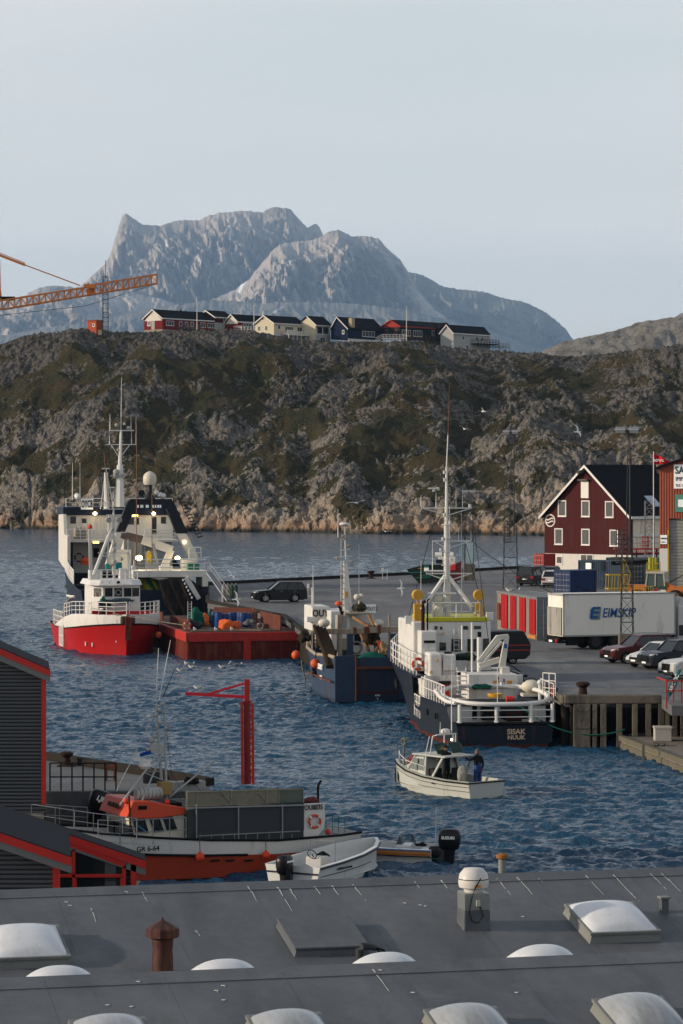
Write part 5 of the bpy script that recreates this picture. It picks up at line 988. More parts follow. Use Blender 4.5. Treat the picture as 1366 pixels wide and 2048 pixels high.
for px in (835, 957):
    q = p(px, 1240, x=wx + 1.2); a = MB(); a.box(q.x - .2, q.x + .2, q.y - .21, q.y + .21, q.z - .3, S.z(1207, wx + 1.2)); a.build('searchlight_column', Myel, T, bevel=.02)
    c_ = p(px, 1190, x=wx + 1.2); a = MB(); a.cyl(c_ + Vector((-.22, 0, 0)), c_ + Vector((.3, 0, 0)), .29, n=18); a.cyl(c_ - Vector((0, 0, .5)), c_ - Vector((0, 0, .25)), .05, n=6); a.build('searchlight', Myel, T, smooth=True, bevel=.02)
for px, py in ((819, 1240), (981, 1233)): face_box(T, S, px - 8, py - 8, px + 6, py + 8, wx + .6, .25, Mrail, 'side_light_screen', .01)
a = MB(); q = p(878, 1240, x=wx + 1.5); a.lathe(q, [(.34, -.1), (.34, .5), (.2, .75), (.15, 1.0), (.22, 1.05), (.22, 1.25), (.1, 1.35)], 14); a.build('satellite_dome', mat('cream_dome', (.60, .56, .46), .5), T, smooth=True)
# mast
mx = 14.2; a = MB(); q0 = p(893, 1240, x=mx); q1 = p(893, 1048, x=mx); q2 = p(893, 935, x=mx); q3 = p(896, 870, x=mx); a.cyl(q0, q1, .17, .14, n=10); a.cyl(q1, q2, .10, .06, n=8); a.cyl(q2, q3, .035, .03, n=6)
for l in (((843, 1220), (890, 1152)), ((967, 1245), (896, 1152))): a.cyl(p(*l[0], x=mx - .6), p(*l[1], x=mx), .12, n=8)
for l, r, y_ in ((843, 944, 1016), (865, 942, 1082), (852, 944, 1147)): a.beam(p(l, y_, x=mx), p(r, y_, x=mx), .07); a.beam(p(r - 4, y_ + 1, x=mx), p(897, y_ + 14, x=mx), .05); a.beam(p(l + 4, y_ + 1, x=mx), p(888, y_ + 12, x=mx), .05)
mst = a.build('mast', Mrail, T, smooth=True)
a = MB()
for dy_ in (-.16, .16): a.cyl(q0 + Vector((-.28, dy_, 0)), q1 + Vector((-.22, dy_ * .8, 1.0)), .02, n=4)
for i in range(26): z_ = q0.z + i * .24; a.beam((q0.x - .27, q0.y - .15, z_), (q0.x - .27, q0.y + .15, z_), .025)
for i in range(7): z_ = q0.z + .8 + i * .75; a.torus((q0.x - .1, q0.y, z_), .3, .015, (0, 0, 1), 10, 4)
a.build('mast_ladder', Mrail, mst)
a = MB(); a.cyl(q3, p(899, 765, x=mx), .022, .01, n=5); a.build('whip_antenna', mat('rusty_whip', (.25, .12, .07), .7), mst)
for l, r, y_, r_ in ((855, 912, 1187, .055), (856, 878, 977, .04), (852, 886, 1142, .05)): a = MB(); a.cyl(p(l, y_, x=mx - .3), p(r, y_, x=mx - .3), r_, n=8); a.build('radar_scanner', Mrail, mst, smooth=True)
for px, y0, y1 in ((842, 1014, 990), (912, 1016, 975), (925, 1016, 976), (923, 1230, 1020), (865, 1150, 1080), (942, 1082, 1060), (842, 1240, 1122), (872, 1016, 985), (917, 1082, 1056)): antenna(mst, p(px, y0, x=mx), (y0 - y1) / F * 166.8, .018)
a = MB()
for px, py in ((868, 980), (876, 978), (940, 1012), (889, 1030), (900, 1045), (886, 1078), (882, 1100), (902, 1120), (890, 960), (889, 945)): c_ = p(px, py, x=mx - .25); a.cyl(c_ - Vector((0, 0, .08)), c_ + Vector((0, 0, .1)), .09, n=8)
a.build('navigation_lights', mat('lamp_white', (.5, .5, .48), .4), mst, smooth=True)
sagcable(S.t.matrix_world @ Vector((0, 0, 0)), (0, 0, 0), 0, .01, 'x', name='x') if False else None
a = MB()
for u_, v_ in ((((895, 950), mx), ((980, 1270), mx + 1)), (((943, 1016), mx), ((985, 1345), 9)), (((895, 940), mx), ((800, 1300), mx + 8))): a.cyl(p(*u_[0], x=u_[1]), p(*v_[0], x=v_[1]), .018, n=4)
a.build('rigging', Mchain, mst)
# crane
cx_ = 7.0; Mcr = mat('crane_cream', (.60, .58, .52), .45, dirt=.12); bxp(T, (6.0, p(1035, 1350, x=6).y, 2.0), (8.4, p(937, 1350, x=6).y, S.z(1349, 6)), Mshw, 'crane_plinth', .03)
cr = face_box(T, S, 1003, 1334, 1020, 1358, cx_ - .5, .7, Mcr, 'crane_pedestal', .05)
def boom(par, P0, P1, w0, w1, m_, name):
    a = MB(); P0 = Vector(P0); P1 = Vector(P1); d = (P1 - P0).normalized(); s_ = d.cross(Vector((1, 0, 0))).normalized(); e_ = Vector((1, 0, 0)); 
    a.hexa([P0 - s_ * w0 / 2 - e_ * w0 * .35, P0 + s_ * w0 / 2 - e_ * w0 * .35, P0 + s_ * w0 / 2 + e_ * w0 * .35, P0 - s_ * w0 / 2 + e_ * w0 * .35, P1 - s_ * w1 / 2 - e_ * w1 * .35, P1 + s_ * w1 / 2 - e_ * w1 * .35, P1 + s_ * w1 / 2 + e_ * w1 * .35, P1 - s_ * w1 / 2 + e_ * w1 * .35]); return a.build(name, m_, par, bevel=.02)
boom(cr, p(1003, 1338, x=cx_), p(1014, 1271, x=cx_), .36, .24, Mcr, 'crane_column'); boom(cr, p(1017, 1272, x=cx_), p(996, 1276, x=cx_), .22, .3, Mcr, 'crane_elbow'); boom(cr, p(998, 1274, x=cx_ - .3), p(956, 1324, x=cx_ - .3), .34, .16, Mcr, 'crane_boom'); boom(cr, p(1004, 1283, x=cx_ - .5), p(970, 1322, x=cx_ - .5), .14, .12, Mcr, 'crane_cylinder'); boom(cr, p(958, 1332, x=cx_ + .1), p(1000, 1319, x=cx_ + .1), .28, .3, Mcr, 'crane_lower_arm'); boom(cr, p(983, 1336, x=cx_ - .4), p(1000, 1336, x=cx_ - .4), .1, .1, Mrail, 'cable_drum_arm')
q = p(1011, 1292, x=cx_ - .32); bxp(cr, (q.x - .02, q.y - .08, q.z - .12), (q.x, q.y + .08, q.z + .12), mat('sticker_blue', (.02, .10, .45), .5), 'blue_label', 0)
a = MB(); a.cyl(p(958, 1343, x=7.6), p(958, 1275, x=7.6), .11, n=10); a.build('stanchion_post', Mrail, T, smooth=True); face_box(T, S, 956, 1264, 963, 1274, 7.5, .2, Mblack, 'deck_light', .02)
a = MB(); a.cyl(p(944, 1345, x=8.4), p(944, 1245, x=8.4), .06, n=8); a.cyl(p(924, 1300, x=9.4), p(924, 1250, x=9.4), .05, n=8); a.build('stanchion_post', Mrail, T, smooth=True)
lump(T, p(963, 1374, x=5.8), (.6, .9, .35), Mgnet, 'green_net', 3); lump(T, p(930, 1315, x=9.8), (.8, 1.2, .5), mat('dark_green_cover', (.015, .03, .025), .8), 'tarpaulin', 5)
for px in (991, 1019): q = p(px, 1366, x=5.97); bxp(T, (q.x - .02, q.y - .13, q.z - .12), (q.x, q.y + .13, q.z + .12), mat('warning_orange', (.55, .25, .03), .6), 'warning_label', 0)
a = MB()
for i in range(7): a.box(5.3 - i * .0, 5.9, p(935, 1380, x=5.3).y + .0, p(917, 1380, x=5.3).y, 2.05 + i * .24, 2.09 + i * .24)
for px in (917, 935): a.beam(p(px, 1383, x=5.2), p(px - 4, 1335, x=6.0), .04)
a.build('companion_ladder', Mrail, T)
q = p(1062, 1373, x=5.0); a = MB(); a.sphere(q, .5, 16, 10, (.9, 1.05, .72)); a.box(q.x - .4, q.x + .4, q.y - .5, q.y + .5, q.z - .5, q.z - .35); a.build('life_raft_canister', mat('raft_cream', (.62, .58, .48), .5), T, smooth=True); a = MB(); a.torus(q, .46, .02, (1, 0, .2), 18, 5); a.build('raft_strap', Mchain, T)
q = p(1080, 1365, x=4.0); a = MB(); a.cyl(q - Vector((0, 0, .9)), q, .09, n=8); a.sphere(q, .15, 10, 7); a.build('air_pipe', Mrail, T, smooth=True)
rail(T, [p(1086, 1390, x=2.4), p(1111, 1392, x=1.8)], 1.15, Mrail, bars=3, step=.35, name='gangway_gate'); face_box(T, S, 1103, 1372, 1108, 1392, 2.2, .15, Mfloat, 'orange_lifebuoy_light', .03)
ring(T, p(836, 1328, x=9.0), .29, .075, (1, .15, 0)); ring(T, p(1003, 1392, x=9), .2, .05, (1, 0, 0)) if False else None
# flag
a = MB(); a.cyl(p(995, 1443, x=-.05), p(995, 1334, x=-.05), .022, n=6); fp = a.build('flagstaff', Mrail, T)
a = MB(); cols = []; q = p(996, 1352, x=-.08); NN = 8
for half, mi in ((0, 0), (1, 1)):
    a.mi = mi
    for i in range(NN):
        u0, u1 = i / NN, (i + 1) / NN; f_ = lambda u_, v_: (q.x + .05 * math.sin(u_ * 8 + v_), q.y - .36 * u_, q.z - .22 * u_ - .34 * v_ - .06 * math.sin(u_ * 5)); v0, v1 = half * .5, half * .5 + .5
        o_ = Vector((.012, 0, 0)); P4 = [Vector(f_(u0, v0)), Vector(f_(u1, v0)), Vector(f_(u1, v1)), Vector(f_(u0, v1))]; a.hexa(P4 + [z_ + o_ for z_ in P4])
fl = a.build('flag_cloth', [mat('flag_red', (.50, .015, .02), .8), mat('flag_white', (.7, .7, .68), .8)], fp); a = MB(); c_ = q + Vector((-.04, -.15, -.2)); a.cyl(c_, c_ + Vector((-.012, 0, 0)), .12, n=16); a.build('flag_disc', MATS['flag_white'], fl)
for px, py, x in ((874, 1320, 8.5), (862, 1344, 8.5), (885, 1266, wx - .1)): c_ = p(px, py, x=x); a = MB(); a.cyl(c_, c_ - Vector((.15, 0, 0)), .09, n=10); a.build('bulkhead_lamp', mat('lamp_brass', (.55, .42, .26), .35), T, smooth=True)
for px, py in ((889, 1219), (946, 1218)): face_box(T, S, px - 4, py - 5, px + 4, py + 5, wx - .2, .12, mat('floodlight_face', (.34, .35, .34), .3), 'floodlight', .02)
face_box(T, S, 780, 1290, 806, 1320, 19.5, 1.2, mat('cover_blue', (.02, .03, .07), .8), 'covered_winch', .15)
# mooring line of the grey ship
sagcable(S.t.location + Matrix.Rotation(T.rotation_euler.z, 3, 'Z') @ p(1080, 1440, x=0), Vector((X(1250, 152.6), 152.5, .95)), .5, .035, 'green mooring rope from the grey ship stern to the timber wharf', Mgnet, 'rope', 'mooring_rope')
# ---------------------------------------------------------------- blue trawler OUY
S = Ship('blue_trawler', 'small rusty blue trawler with white mast and call sign board moored behind the grey ship', 'trawler', 745, 182.3, -.17, .985); T = S.t; p = S.p
Mbl = mat('hull_rusty_blue', (.030, .060, .115), .6, var=.35, rust=.30, scale=.8, rcol=(.09, .035, .02)); Mbl2 = mat('ramp_blue', (.018, .032, .068), .6, var=.35, rust=.35, rcol=(.06, .02, .015))
st = [(0, 2.3, 2.1, 2.75), (1.5, 2.45, 2.3, 2.8), (6, 2.5, 2.35, 2.6), (10, 2.4, 2.1, 2.8), (13, 1.8, 1.2, 3.2, .3), (15.5, .9, .4, 3.6, .6), (16.5, .1, .05, 3.8, .8)]
hull(T, st, [(-1, 0, Mboot, 'keel'), (0, .08, Mbl2, 'boot_top'), (.08, 1, Mbl, 'hull')], zk=-.7); deckplate(T, st, z=1.4, m_=mat('trawler_deck', (.08, .06, .045), .9, rust=.4), k=.95)
face_box(T, S, 713, 1336, 795, 1402, -.12, .1, Mbl2, 'stern_ramp', .02); face_box(T, S, 670, 1312, 712, 1404, -.16, .14, Mbl, 'transom_panel', .02); face_box(T, S, 711, 1312, 714, 1402, -.25, .2, Mrust, 'ramp_frame', .01); face_box(T, S, 713, 1334, 795, 1338, -.25, .2, Mrust, 'ramp_sill', .01); face_box(T, S, 713, 1384, 795, 1386, -.16, .05, Mboot, 'ramp_stripe', 0)
Mrim_ = mat('rusted_cream', (.36, .31, .24), .7, var=.3, rust=.35)
for sgn in (1, -1):
    a = MB(); a.tube([(q[0] + (q[4] if len(q) > 4 else 0), sgn * q[1], q[3] + .02) for q in st], .11, 7); a.build('gunwale_rail', Mrim_, T, smooth=True)
    a = MB(); a.tube([(x_, sgn * 2.55, 1.3) for x_ in (0, 3, 6, 9)], .06, 6); a.build('rubbing_strake', Mrust, T)
rail(T, [(8, 2.4, 2.75), (13.2, 1.8, 3.2), (16, .9, 3.7)], .9, Mrim_, bars=2, step=.8, name='bow_railing')
q = p(636, 1350, x=3.2); text('lettering', 'KISUMUT', Mwt, T, (4.2, 2.55, 1.95), .48, rot=(math.pi / 2, 0, math.pi), bold=.02); text('lettering', 'NUUK', Mwt, T, (4.1, 2.5, 1.3), .32, rot=(math.pi / 2, 0, math.pi), bold=.02)
q = p(755, 1391, x=-.14); text('lettering', '47W', Mwt, T, (q.x - .04, q.y, q.z), .16, rot=(math.pi / 2, 0, -math.pi / 2)); text('lettering', '9', Mwt, T, (q.x - .04, q.y, q.z - .2), .14, rot=(math.pi / 2, 0, -math.pi / 2))
wx = 9.0; wh = face_box(T, S, 624, 1213, 660, 1262, wx, 3.2, Mshw, 'wheelhouse_wing', .06); face_box(T, S, 661, 1222, 700, 1300, wx - 1.5, 4, Mshw, 'wheelhouse', .06); face_box(T, S, 645, 1262, 661, 1300, wx - .3, 3, Mshw, 'wheelhouse_base', .03) ; face_box(T, S, 696, 1222, 748, 1310, wx - .2, 3, Mshw, 'deckhouse', .05); face_box(T, S, 690, 1226, 738, 1229, wx - 2.4, 3, Mrim_, 'canopy', .02)
face_box(T, S, 614, 1234, 630, 1244, wx - .3, 1, Mrail, 'wing_step', .02)
q = p(641, 1227, x=wx - .06); text('lettering', 'OUY', Mblk, T, (q.x - .02, q.y, q.z), .62, rot=(math.pi / 2, 0, -math.pi / 2), bold=.02, sx=.8)
q = p(743, 1217, x=wx); sb = face_box(T, S, 728, 1209, 752, 1226, wx - .3, .06, Mwt, 'call_sign_board', .01); text('lettering', 'OUYZ', Mblk, sb, (q.x - .36, q.y, q.z), .36, rot=(math.pi / 2, 0, -math.pi / 2), sx=.7)
face_box(T, S, 709, 1268, 722, 1290, wx - .24, .05, Msgl, 'window', 0); a = MB(); a.torus(p(713, 1295, x=wx - .3), .36, .06, (1, 0, 0), 16, 6); a.build('net_hoop', Mrim_, T); face_box(T, S, 684, 1277, 696, 1300, wx - 1.9, .05, Mrim_, 'door', 0)
# mast
mx = 8.6; a = MB(); b0 = p(696, 1228, x=mx); b1 = p(693, 1175, x=mx); b2 = p(692, 1128, x=mx); b3 = p(689, 1050, x=mx)
def quadcol(a, P0, P1, w0, w1): a.hexa([P0 + Vector((-w0 / 2, -w0 / 2, 0)), P0 + Vector((w0 / 2, -w0 / 2, 0)), P0 + Vector((w0 / 2, w0 / 2, 0)), P0 + Vector((-w0 / 2, w0 / 2, 0)), P1 + Vector((-w1 / 2, -w1 / 2, 0)), P1 + Vector((w1 / 2, -w1 / 2, 0)), P1 + Vector((w1 / 2, w1 / 2, 0)), P1 + Vector((-w1 / 2, w1 / 2, 0))])
quadcol(a, b0, b1, .55, .42); quadcol(a, b1, b2, .36, .2); a.cyl(b2, b3, .06, .045, n=7); a.cyl(p(686, 1228, x=mx), p(688, 1120, x=mx), .06, n=6); a.cyl(p(699, 1130, x=mx), p(690, 1098, x=mx), .03, n=5)
for l, r, y_ in ((672, 705, 1114), (682, 704, 1123), (680, 700, 1100), (675, 690, 1140)): a.beam(p(l, y_ + 1, x=mx), p(r, y_ - 2, x=mx), .06)
ms_ = a.build('mast', Mshw, T); a = MB(); a.lathe(p(688, 1050, x=mx), [(.12, -.08), (.30, 0), (.32, .08), (.24, .15), (.05, .17)], 16); a.build('radar_dome', Mrail, ms_, smooth=True)
a = MB()
for px, py, k_ in ((686, 1072, .12), (689, 1078, .1), (697, 1091, .13), (703, 1096, .08), (704, 1128, .08), (674, 1116, .09)): a.sphere(p(px, py, x=mx), k_, 8, 6)
for i in range(9): a.beam(p(684, 1220 - i * 11, x=mx - .1), p(689, 1222 - i * 11, x=mx - .1), .05)
a.build('mast_fittings', Mrim_, ms_, smooth=True); face_box(ms_, S, 690, 1183, 696, 1194, mx - .4, .12, mat('amber_box', (.5, .3, .08), .6), 'amber_lamp_box', .01)
for px, y0, y1 in ((682, 1225, 1075), (718, 1225, 1088), (626, 1215, 1130), (676, 1075, 1018)): antenna(T, p(px, y0, x=mx), (y0 - y1) / F * 191, .02)
face_box(T, S, 623, 1175, 628, 1215, wx, .1, Mrail, 'antenna_base', .01)
q = p(718, 1194, x=mx - .5); a = MB(); a.sphere(q + Vector((0, .14, 0)), .2, 12, 8); a.sphere(q - Vector((0, .14, -.05)), .17, 12, 8); a.cyl(q - Vector((0, 0, .6)), q, .05, n=6); a.build('horn_lights', mat('cream_dome', (.60, .56, .46)), T, smooth=True)
q = p(719, 1216, x=mx - .4); lump(T, q, (1.0, 1.0, .6), mat('olive_net', (.06, .055, .035), .95, var=.5, scale=8, bump=.8, bscale=20), 'net_bundle', 8); q = p(677, 1207, x=mx - .4); a = MB(); a.sphere(q, .2, 10, 7, (1, 1.2, .8)); a.build('red_float', Mfloat, T, smooth=True)
for px, py in ((648, 1246), (756, 1247)): q = p(px, py, x=wx - 1.8); a = MB(); a.sphere(q, .32, 14, 9, (1, 1.2, .85)); a.torus(q, .34, .02, (0, 0, 1), 16, 4); a.build('life_raft_canister', mat('raft_cream', (.62, .58, .48)), T, smooth=True)
# gallows
gx_ = 3.2; a = MB(); a.beam(p(652, 1263, x=gx_), p(728, 1262, x=gx_), .36, .34); a.beam(p(736, 1260, x=gx_), p(811, 1258, x=gx_), .36, .36); a.build('gallows_beam', Mrim_, T, bevel=.03)
for A_, B_, w_ in ((p(728, 1262, x=gx_), p(738, 1260, x=gx_), .44), (p(758, 1250, x=gx_ - .1), p(758, 1268, x=gx_ - .1), .2), (p(706, 1262, x=gx_), p(712, 1262, x=gx_), .42)): a = MB(); a.beam(A_, B_, w_); a.build('gallows_joint', Mrust, T)
for px, m_, w_ in ((700, Mbl, .36), (787, Mbl, .36), (679, Mrim_, .3), (779, Mrim_, .12)): a = MB(); a.beam(p(px, 1268, x=gx_) + Vector((0, 0, .02 if m_ != Mrim_ else 1.2)), p(px, 1322, x=gx_), w_); a.build('gallows_post', m_, T, bevel=.02)
a = MB(); a.tube([p(685, 1222, x=5), p(684, 1235, x=5), p(681, 1218, x=5), p(679, 1213, x=5), p(677, 1215, x=5)], .1, 8); a.cyl(p(684, 1232, x=5), p(684, 1265, x=5), .16, n=8); a.build('exhaust_stack', Mblack, T, smooth=True); face_box(T, S, 675, 1231, 694, 1262, 4.6, .9, mat('stack_grey', (.33, .34, .33), .6, rust=.3), 'exhaust_casing', .03)
for l in (((706, 1234), (738, 1253)), ((738, 1230), (748, 1253)), ((722, 1268), (738, 1302)), ((757, 1288), (748, 1310)), ((735, 1290), (757, 1282))): a = MB(); a.beam(p(*l[0], x=4.4), p(*l[1], x=3.4), .16); a.build('derrick_strut', mat('ochre_rust', (.30, .17, .08), .8, var=.4, rust=.4), T)
Mbn = mat('brown_net', (.055, .038, .025), .95, var=.5, scale=8, bump=.8, bscale=18); a = MB()
for i in range(4): a.tube([p(628 + i * 7, 1250 + i * 2, x=2.5), p(640 + i * 6, 1282, x=2.2), p(652 + i * 5, 1310, x=1.6), p(656 + i * 4, 1334, x=.6)], [.1, .17, .2, .14], 7)
a.build('hanging_net', Mbn, T, smooth=True); lump(T, p(743, 1318, x=1.5), (1.6, 2.0, .75), Mgnet, 'green_net', 11, amp=.3); lump(T, p(742, 1275, x=4), (1, 1.1, 1.3), Mbn, 'brown_net_heap', 12, amp=.35); lump(T, p(768, 1302, x=2.4), (.8, .7, .9), mat('ochre_net', (.30, .20, .10), .95, var=.5, scale=8, bump=.8), 'ochre_net', 13, amp=.35); lump(T, p(643, 1285, x=3.4), (1, .8, 1.0), Mbn, 'brown_net_heap', 14, amp=.35); lump(T, p(610, 1275, x=9), (1.6, .8, .8), mat('dark_heap', (.03, .026, .02), .95), 'dark_net_heap', 15, amp=.35)
q = p(763, 1289, x=2.8); a = MB(); a.cyl(q, q + Vector((.3, 0, 0)), .2, n=14); a.build('red_reel', mat('bright_red', (.55, .03, .02)), T, smooth=True)
a = MB(); q = p(619, 1350, x=5.5); a.torus((6.6, 2.5, 1.55), .3, .12, (0, 1, 0), 16, 8); a.build('tyre_fender', Mblack, T, smooth=True)
for px, py, x, lab in ((592, 1310, 9.5, 'orange ball fender hanging nearest the red barge on the blue trawler'), (630, 1327, 5.2, 'orange ball fender hanging on the blue trawler side above its name')):
    q = p(px, py, x=x); W_ = S.t.location + Matrix.Rotation(T.rotation_euler.z, 3, 'Z') @ q; o = thing('ball_fender', W_, lab, 'fender', 'orange ball fenders on the blue trawler'); a = MB(); a.sphere((0, 0, 0), .29, 18, 12); a.build('ball', Mfloat, o, smooth=True); a = MB(); a.cyl((0, 0, .26), (.1, 0, .9), .03, n=5); a.build('lanyard', Mblack, o)
# ---------------------------------------------------------------- red barge
S = Ship('red_barge', 'low rusty red work barge carrying blue barrels and orange bags', 'barge', 487, 224.6, -.20, .98); T = S.t; p = S.p
Mbr = mat('barge_red', (.44, .026, .018), .6, var=.3, rust=.35, scale=.8, rcol=(.07, .025, .016)); W2 = 4.28; Ln = 26; zd = 2.05
a = MB(); a.box(0, Ln, -W2, W2, -.8, 1.35); a.build('hull', mat('barge_dark_red', (.13, .014, .012), .7, var=.35, rust=.5), T, bevel=.04); a = MB(); a.box(-.12, Ln, -W2 - .12, W2 + .1, 1.35, zd); a.build('rubbing_band', Mbr, T, bevel=.05); bxp(T, (-.2, -.55, -.3), (0, .0, zd - .4), Mbr, 'vertical_fender')
a = MB(); a.box(.1, Ln, -W2 + .15, W2 - .2, zd, zd + .04); a.build('deck', mat('barge_deck', (.09, .055, .042), .9, var=.4, rust=.45, streak=False), T)
Mbw = mat('rusty_bulwark', (.14, .05, .04), .85, var=.3, rust=.4)
def wallp(px0, py0, px1, py1, x0, x1, name='bulwark_panel', m_=Mbw, th=.12):
    P0 = p(px0, py0, x=x0); P1 = p(px1, py1, x=x1); a = MB(); d = Vector((P1.x - P0.x, P1.y - P0.y, 0)).normalized(); n_ = Vector((-d.y, d.x, 0)) * th / 2
    A0, A1 = Vector((P0.x, P0.y, zd)), Vector((P1.x, P1.y, zd)); a.hexa([A0 - n_, A1 - n_, A1 + n_, A0 + n_, P0 - n_, P1 - n_, P1 + n_, P0 + n_]); return a.build(name, m_, T, bevel=.02)
wallp(522, 1222, 562, 1231, 5.5, .9); wallp(505, 1214, 514, 1222, 16, 12); wallp(428, 1214, 506, 1216, 19, 16.2); wallp(341, 1230, 379, 1240, 14, 2.0, name='side_rail_panel'); wallp(304, 1222, 326, 1224, 20, 18); 
def barrel(px, py, lab, m_, x, r=.29, h=.88):
    q = p(px, py, x=x); W_ = S.t.location + Matrix.Rotation(T.rotation_euler.z, 3, 'Z') @ Vector((q.x, q.y, zd + .04)); o = thing('barrel', W_, lab, 'barrel', 'barrels on the red barge'); a = MB(); a.lathe((0, 0, 0), [(r * .94, 0), (r, .04), (r * .97, .28), (r * 1.04, .3), (r * .97, .33), (r * .97, .58), (r * 1.04, .6), (r * .97, .63), (r, .84), (r * .9, h)], 16); a.build('body', m_, o, smooth=True); a = MB(); a.cyl((0, 0, h - .02), (0, 0, h + .02), r * .93, n=16); a.build('lid', mat('barrel_lid', (.02, .03, .07), .5), o); return o
Mbb = mat('barrel_blue', (.012, .05, .20), .4, var=.1)
for px, lab, x, h in ((437, 'tall blue barrel in front of the others at the left of the barrel group', 4.5, 1.25), (430, 'white topped blue barrel at the far left of the barrel group', 6.5, 1.2), (451, 'blue barrel behind the front orange bag', 6.8, 1.0), (463, 'blue barrel in the back row above the orange bag', 9, 1.0), (474, 'blue barrel in the back row right of centre', 9.4, 1.0), (487, 'large blue barrel standing in front on the right', 5.2, 1.15), (497, 'blue barrel at the far right of the barrel group', 7.4, 1.0), (481, 'blue barrel half hidden behind the large front one', 7.8, 1.05)): barrel(px, 1240, lab, Mbb, x, .36 if px == 487 else .31, h)
Mbag = mat('orange_bag', (.60, .12, .03), .75, var=.15, bump=.6, bscale=5)
for px, py, x, d, lab in ((452, 1249, 2.6, (1.2, 1.05, 1.0), 'large orange bag in front of the blue barrels'), (468, 1250, 3.2, (1.0, .9, .8), 'smaller orange bag right of the large one'), (406, 1234, 9, (1.0, 1.1, 1.1), 'orange red bag beside the ladder at the back of the barge')):
    q = p(px, py, x=x); W_ = S.t.location + Matrix.Rotation(T.rotation_euler.z, 3, 'Z') @ Vector((q.x, q.y, zd + d[2] * .28)); o = lump(None, (0, 0, 0), (d[0], d[1], d[2] * 1.1), Mbag, 'orange_bag', int(px)); o.location = W_; tag(o, lab, 'bag', 'orange bags on the red barge')
lump(T, p(388, 1250, x=3), (1.0, 1.3, .7), mat('dark_gear', (.05, .05, .055), .7, var=.5, scale=5), 'tangled_gear', 21, amp=.4); lump(T, p(392, 1240, x=6), (1.2, 1.3, 1.5), Mgnet, 'green_net', 22, amp=.35); lump(T, p(418, 1240, x=10), (1.2, 1.1, .9), Mgnet, 'green_net', 23, amp=.35); lump(T, p(498, 1246, x=4), (1.2, .8, .5), mat('grey_gear', (.16, .16, .15), .8, var=.5, scale=6), 'chain_heap', 24, amp=.4)
a = MB()
for px in (375.5, 383): a.beam(p(px, 1262, x=4), p(px, 1203, x=6), .06)
for i in range(11): q0 = p(375.5, 1262, x=4).lerp(p(375.5, 1203, x=6), i / 11); q1 = p(383, 1262, x=4).lerp(p(383, 1203, x=6), i / 11); a.beam(q0, q1, .045)
o = a.build('ladder', mat('aluminium', (.45, .43, .40), .4, .3), None); o.location = T.location; o.rotation_euler = T.rotation_euler; tag(o, 'aluminium ladder standing upright on the red barge', 'ladder')
ring(T, p(374, 1252, x=1.5), .26, .06, (1, .1, 0)); ring(T, p(520, 1252, x=1.0), .22, .035, (1, .1, 0), name='rope_loop', m_=Mrim_)
a = MB()
for x0 in (.6, 2, 4): a.tube([(x0, W2 - .4, zd + .08), (x0 + 1, .5, zd + .08), (x0 + .3, -1.5, zd + .08), (x0 + .8, -W2 + .8, zd + .08)], .04, 5)
a.build('deck_ropes', Mrim_, T)
def W(S_, q): return S_.t.location + Matrix.Rotation(S_.t.rotation_euler.z, 3, 'Z') @ Vector(q)
SBg = S
# ---------------------------------------------------------------- red and white fishing boat, bow on
S = Ship('red_fishing_boat', 'bright red and white fishing boat facing the camera bow on', 'fishing boat', 253, 229.5, -.237, .971); T = S.t; p = S.p; SR = S
Mrh = mat('hull_bright_red', (.42, .008, .010), .4, var=.08, scale=.5, rust=.03)
st = [(0, .12, .04, 2.45, -.7), (.5, 1.0, .45, 2.4, -.5), (1.4, 2.0, 1.15, 2.3, -.3), (2.8, 2.9, 2.1, 2.15, -.1), (5, 3.45, 2.95, 1.95), (8, 3.6, 3.3, 1.75), (13, 3.6, 3.35, 1.7), (18, 3.3, 3.0, 1.8)]
hull(T, st, [(-1, 0, Mboot, 'keel'), (0, .96, Mrh, 'hull'), (.96, 1.02, Mblack, 'knuckle_strake')], zk=-.7, n=4)
st2 = [(x + (q[0] if q else 0), bd, bd, zd_) for (x, bd, bw, zd_, *q) in st]
a = MB()
hts = [.72, .72, .8, .95, 1.05, .9, .1, .1]
for sgn in (1, -1):
    a.loft([[(x, sgn * bd, z_ + .02), (x - .05, sgn * (bd + .06), z_ + h_ * .6), (x - .1, sgn * (bd + .02), z_ + h_), (x + .06, sgn * (bd - .08), z_ + h_), (x + .06, sgn * (bd - .08), z_)] for (x, bd, _, z_), h_ in zip(st2[:7], hts)], caps=False)
a.build('bulwark', Mshw, T, smooth=True, angle=40); deckplate(T, st, m_=mat('red_deck', (.25, .02, .015), .7, var=.2), dz=.25, k=.96)
a = MB(); a.beam((-.75, 0, 1.2), (-.9, 0, 2.95), .22, .5); a.build('stem_plate', mat('stem_rusty_red', (.17, .03, .02), .7, var=.4, rust=.5), T)
a = MB(); a.box(-.85, .0, -.55, .55, 2.45, 3.05); a.build('anchor_roller', mat('grimy_brown', (.10, .075, .055), .8, var=.5, scale=5), T, bevel=.1)
rp = [(-.7, .1, 3.15), (-.3, 1.0, 3.1), (.9, 2.0, 3.1), (2.6, 2.9, 3.1), (5, 3.45, 3.0), (8, 3.6, 2.7)]
for sgn in (1, -1): rail(T, [(x, sgn * y, z_) for x, y, z_ in rp], .95, Mrail, r=.035, bars=3, step=.9)
rail(T, [(8.5, 3.6, 1.75), (14, 3.6, 1.75)], 1.2, Mrail, r=.035, bars=3, step=.8, name='side_railing'); a = MB()
for yy in np.linspace(8.2, 10.2, 5): a.cyl((yy, 3.66, .3), (yy, 3.66, 1.9), .05, n=5)
for z_ in (.3, 1.1, 1.9): a.beam((8.2, 3.66, z_), (10.2, 3.66, z_), .06)
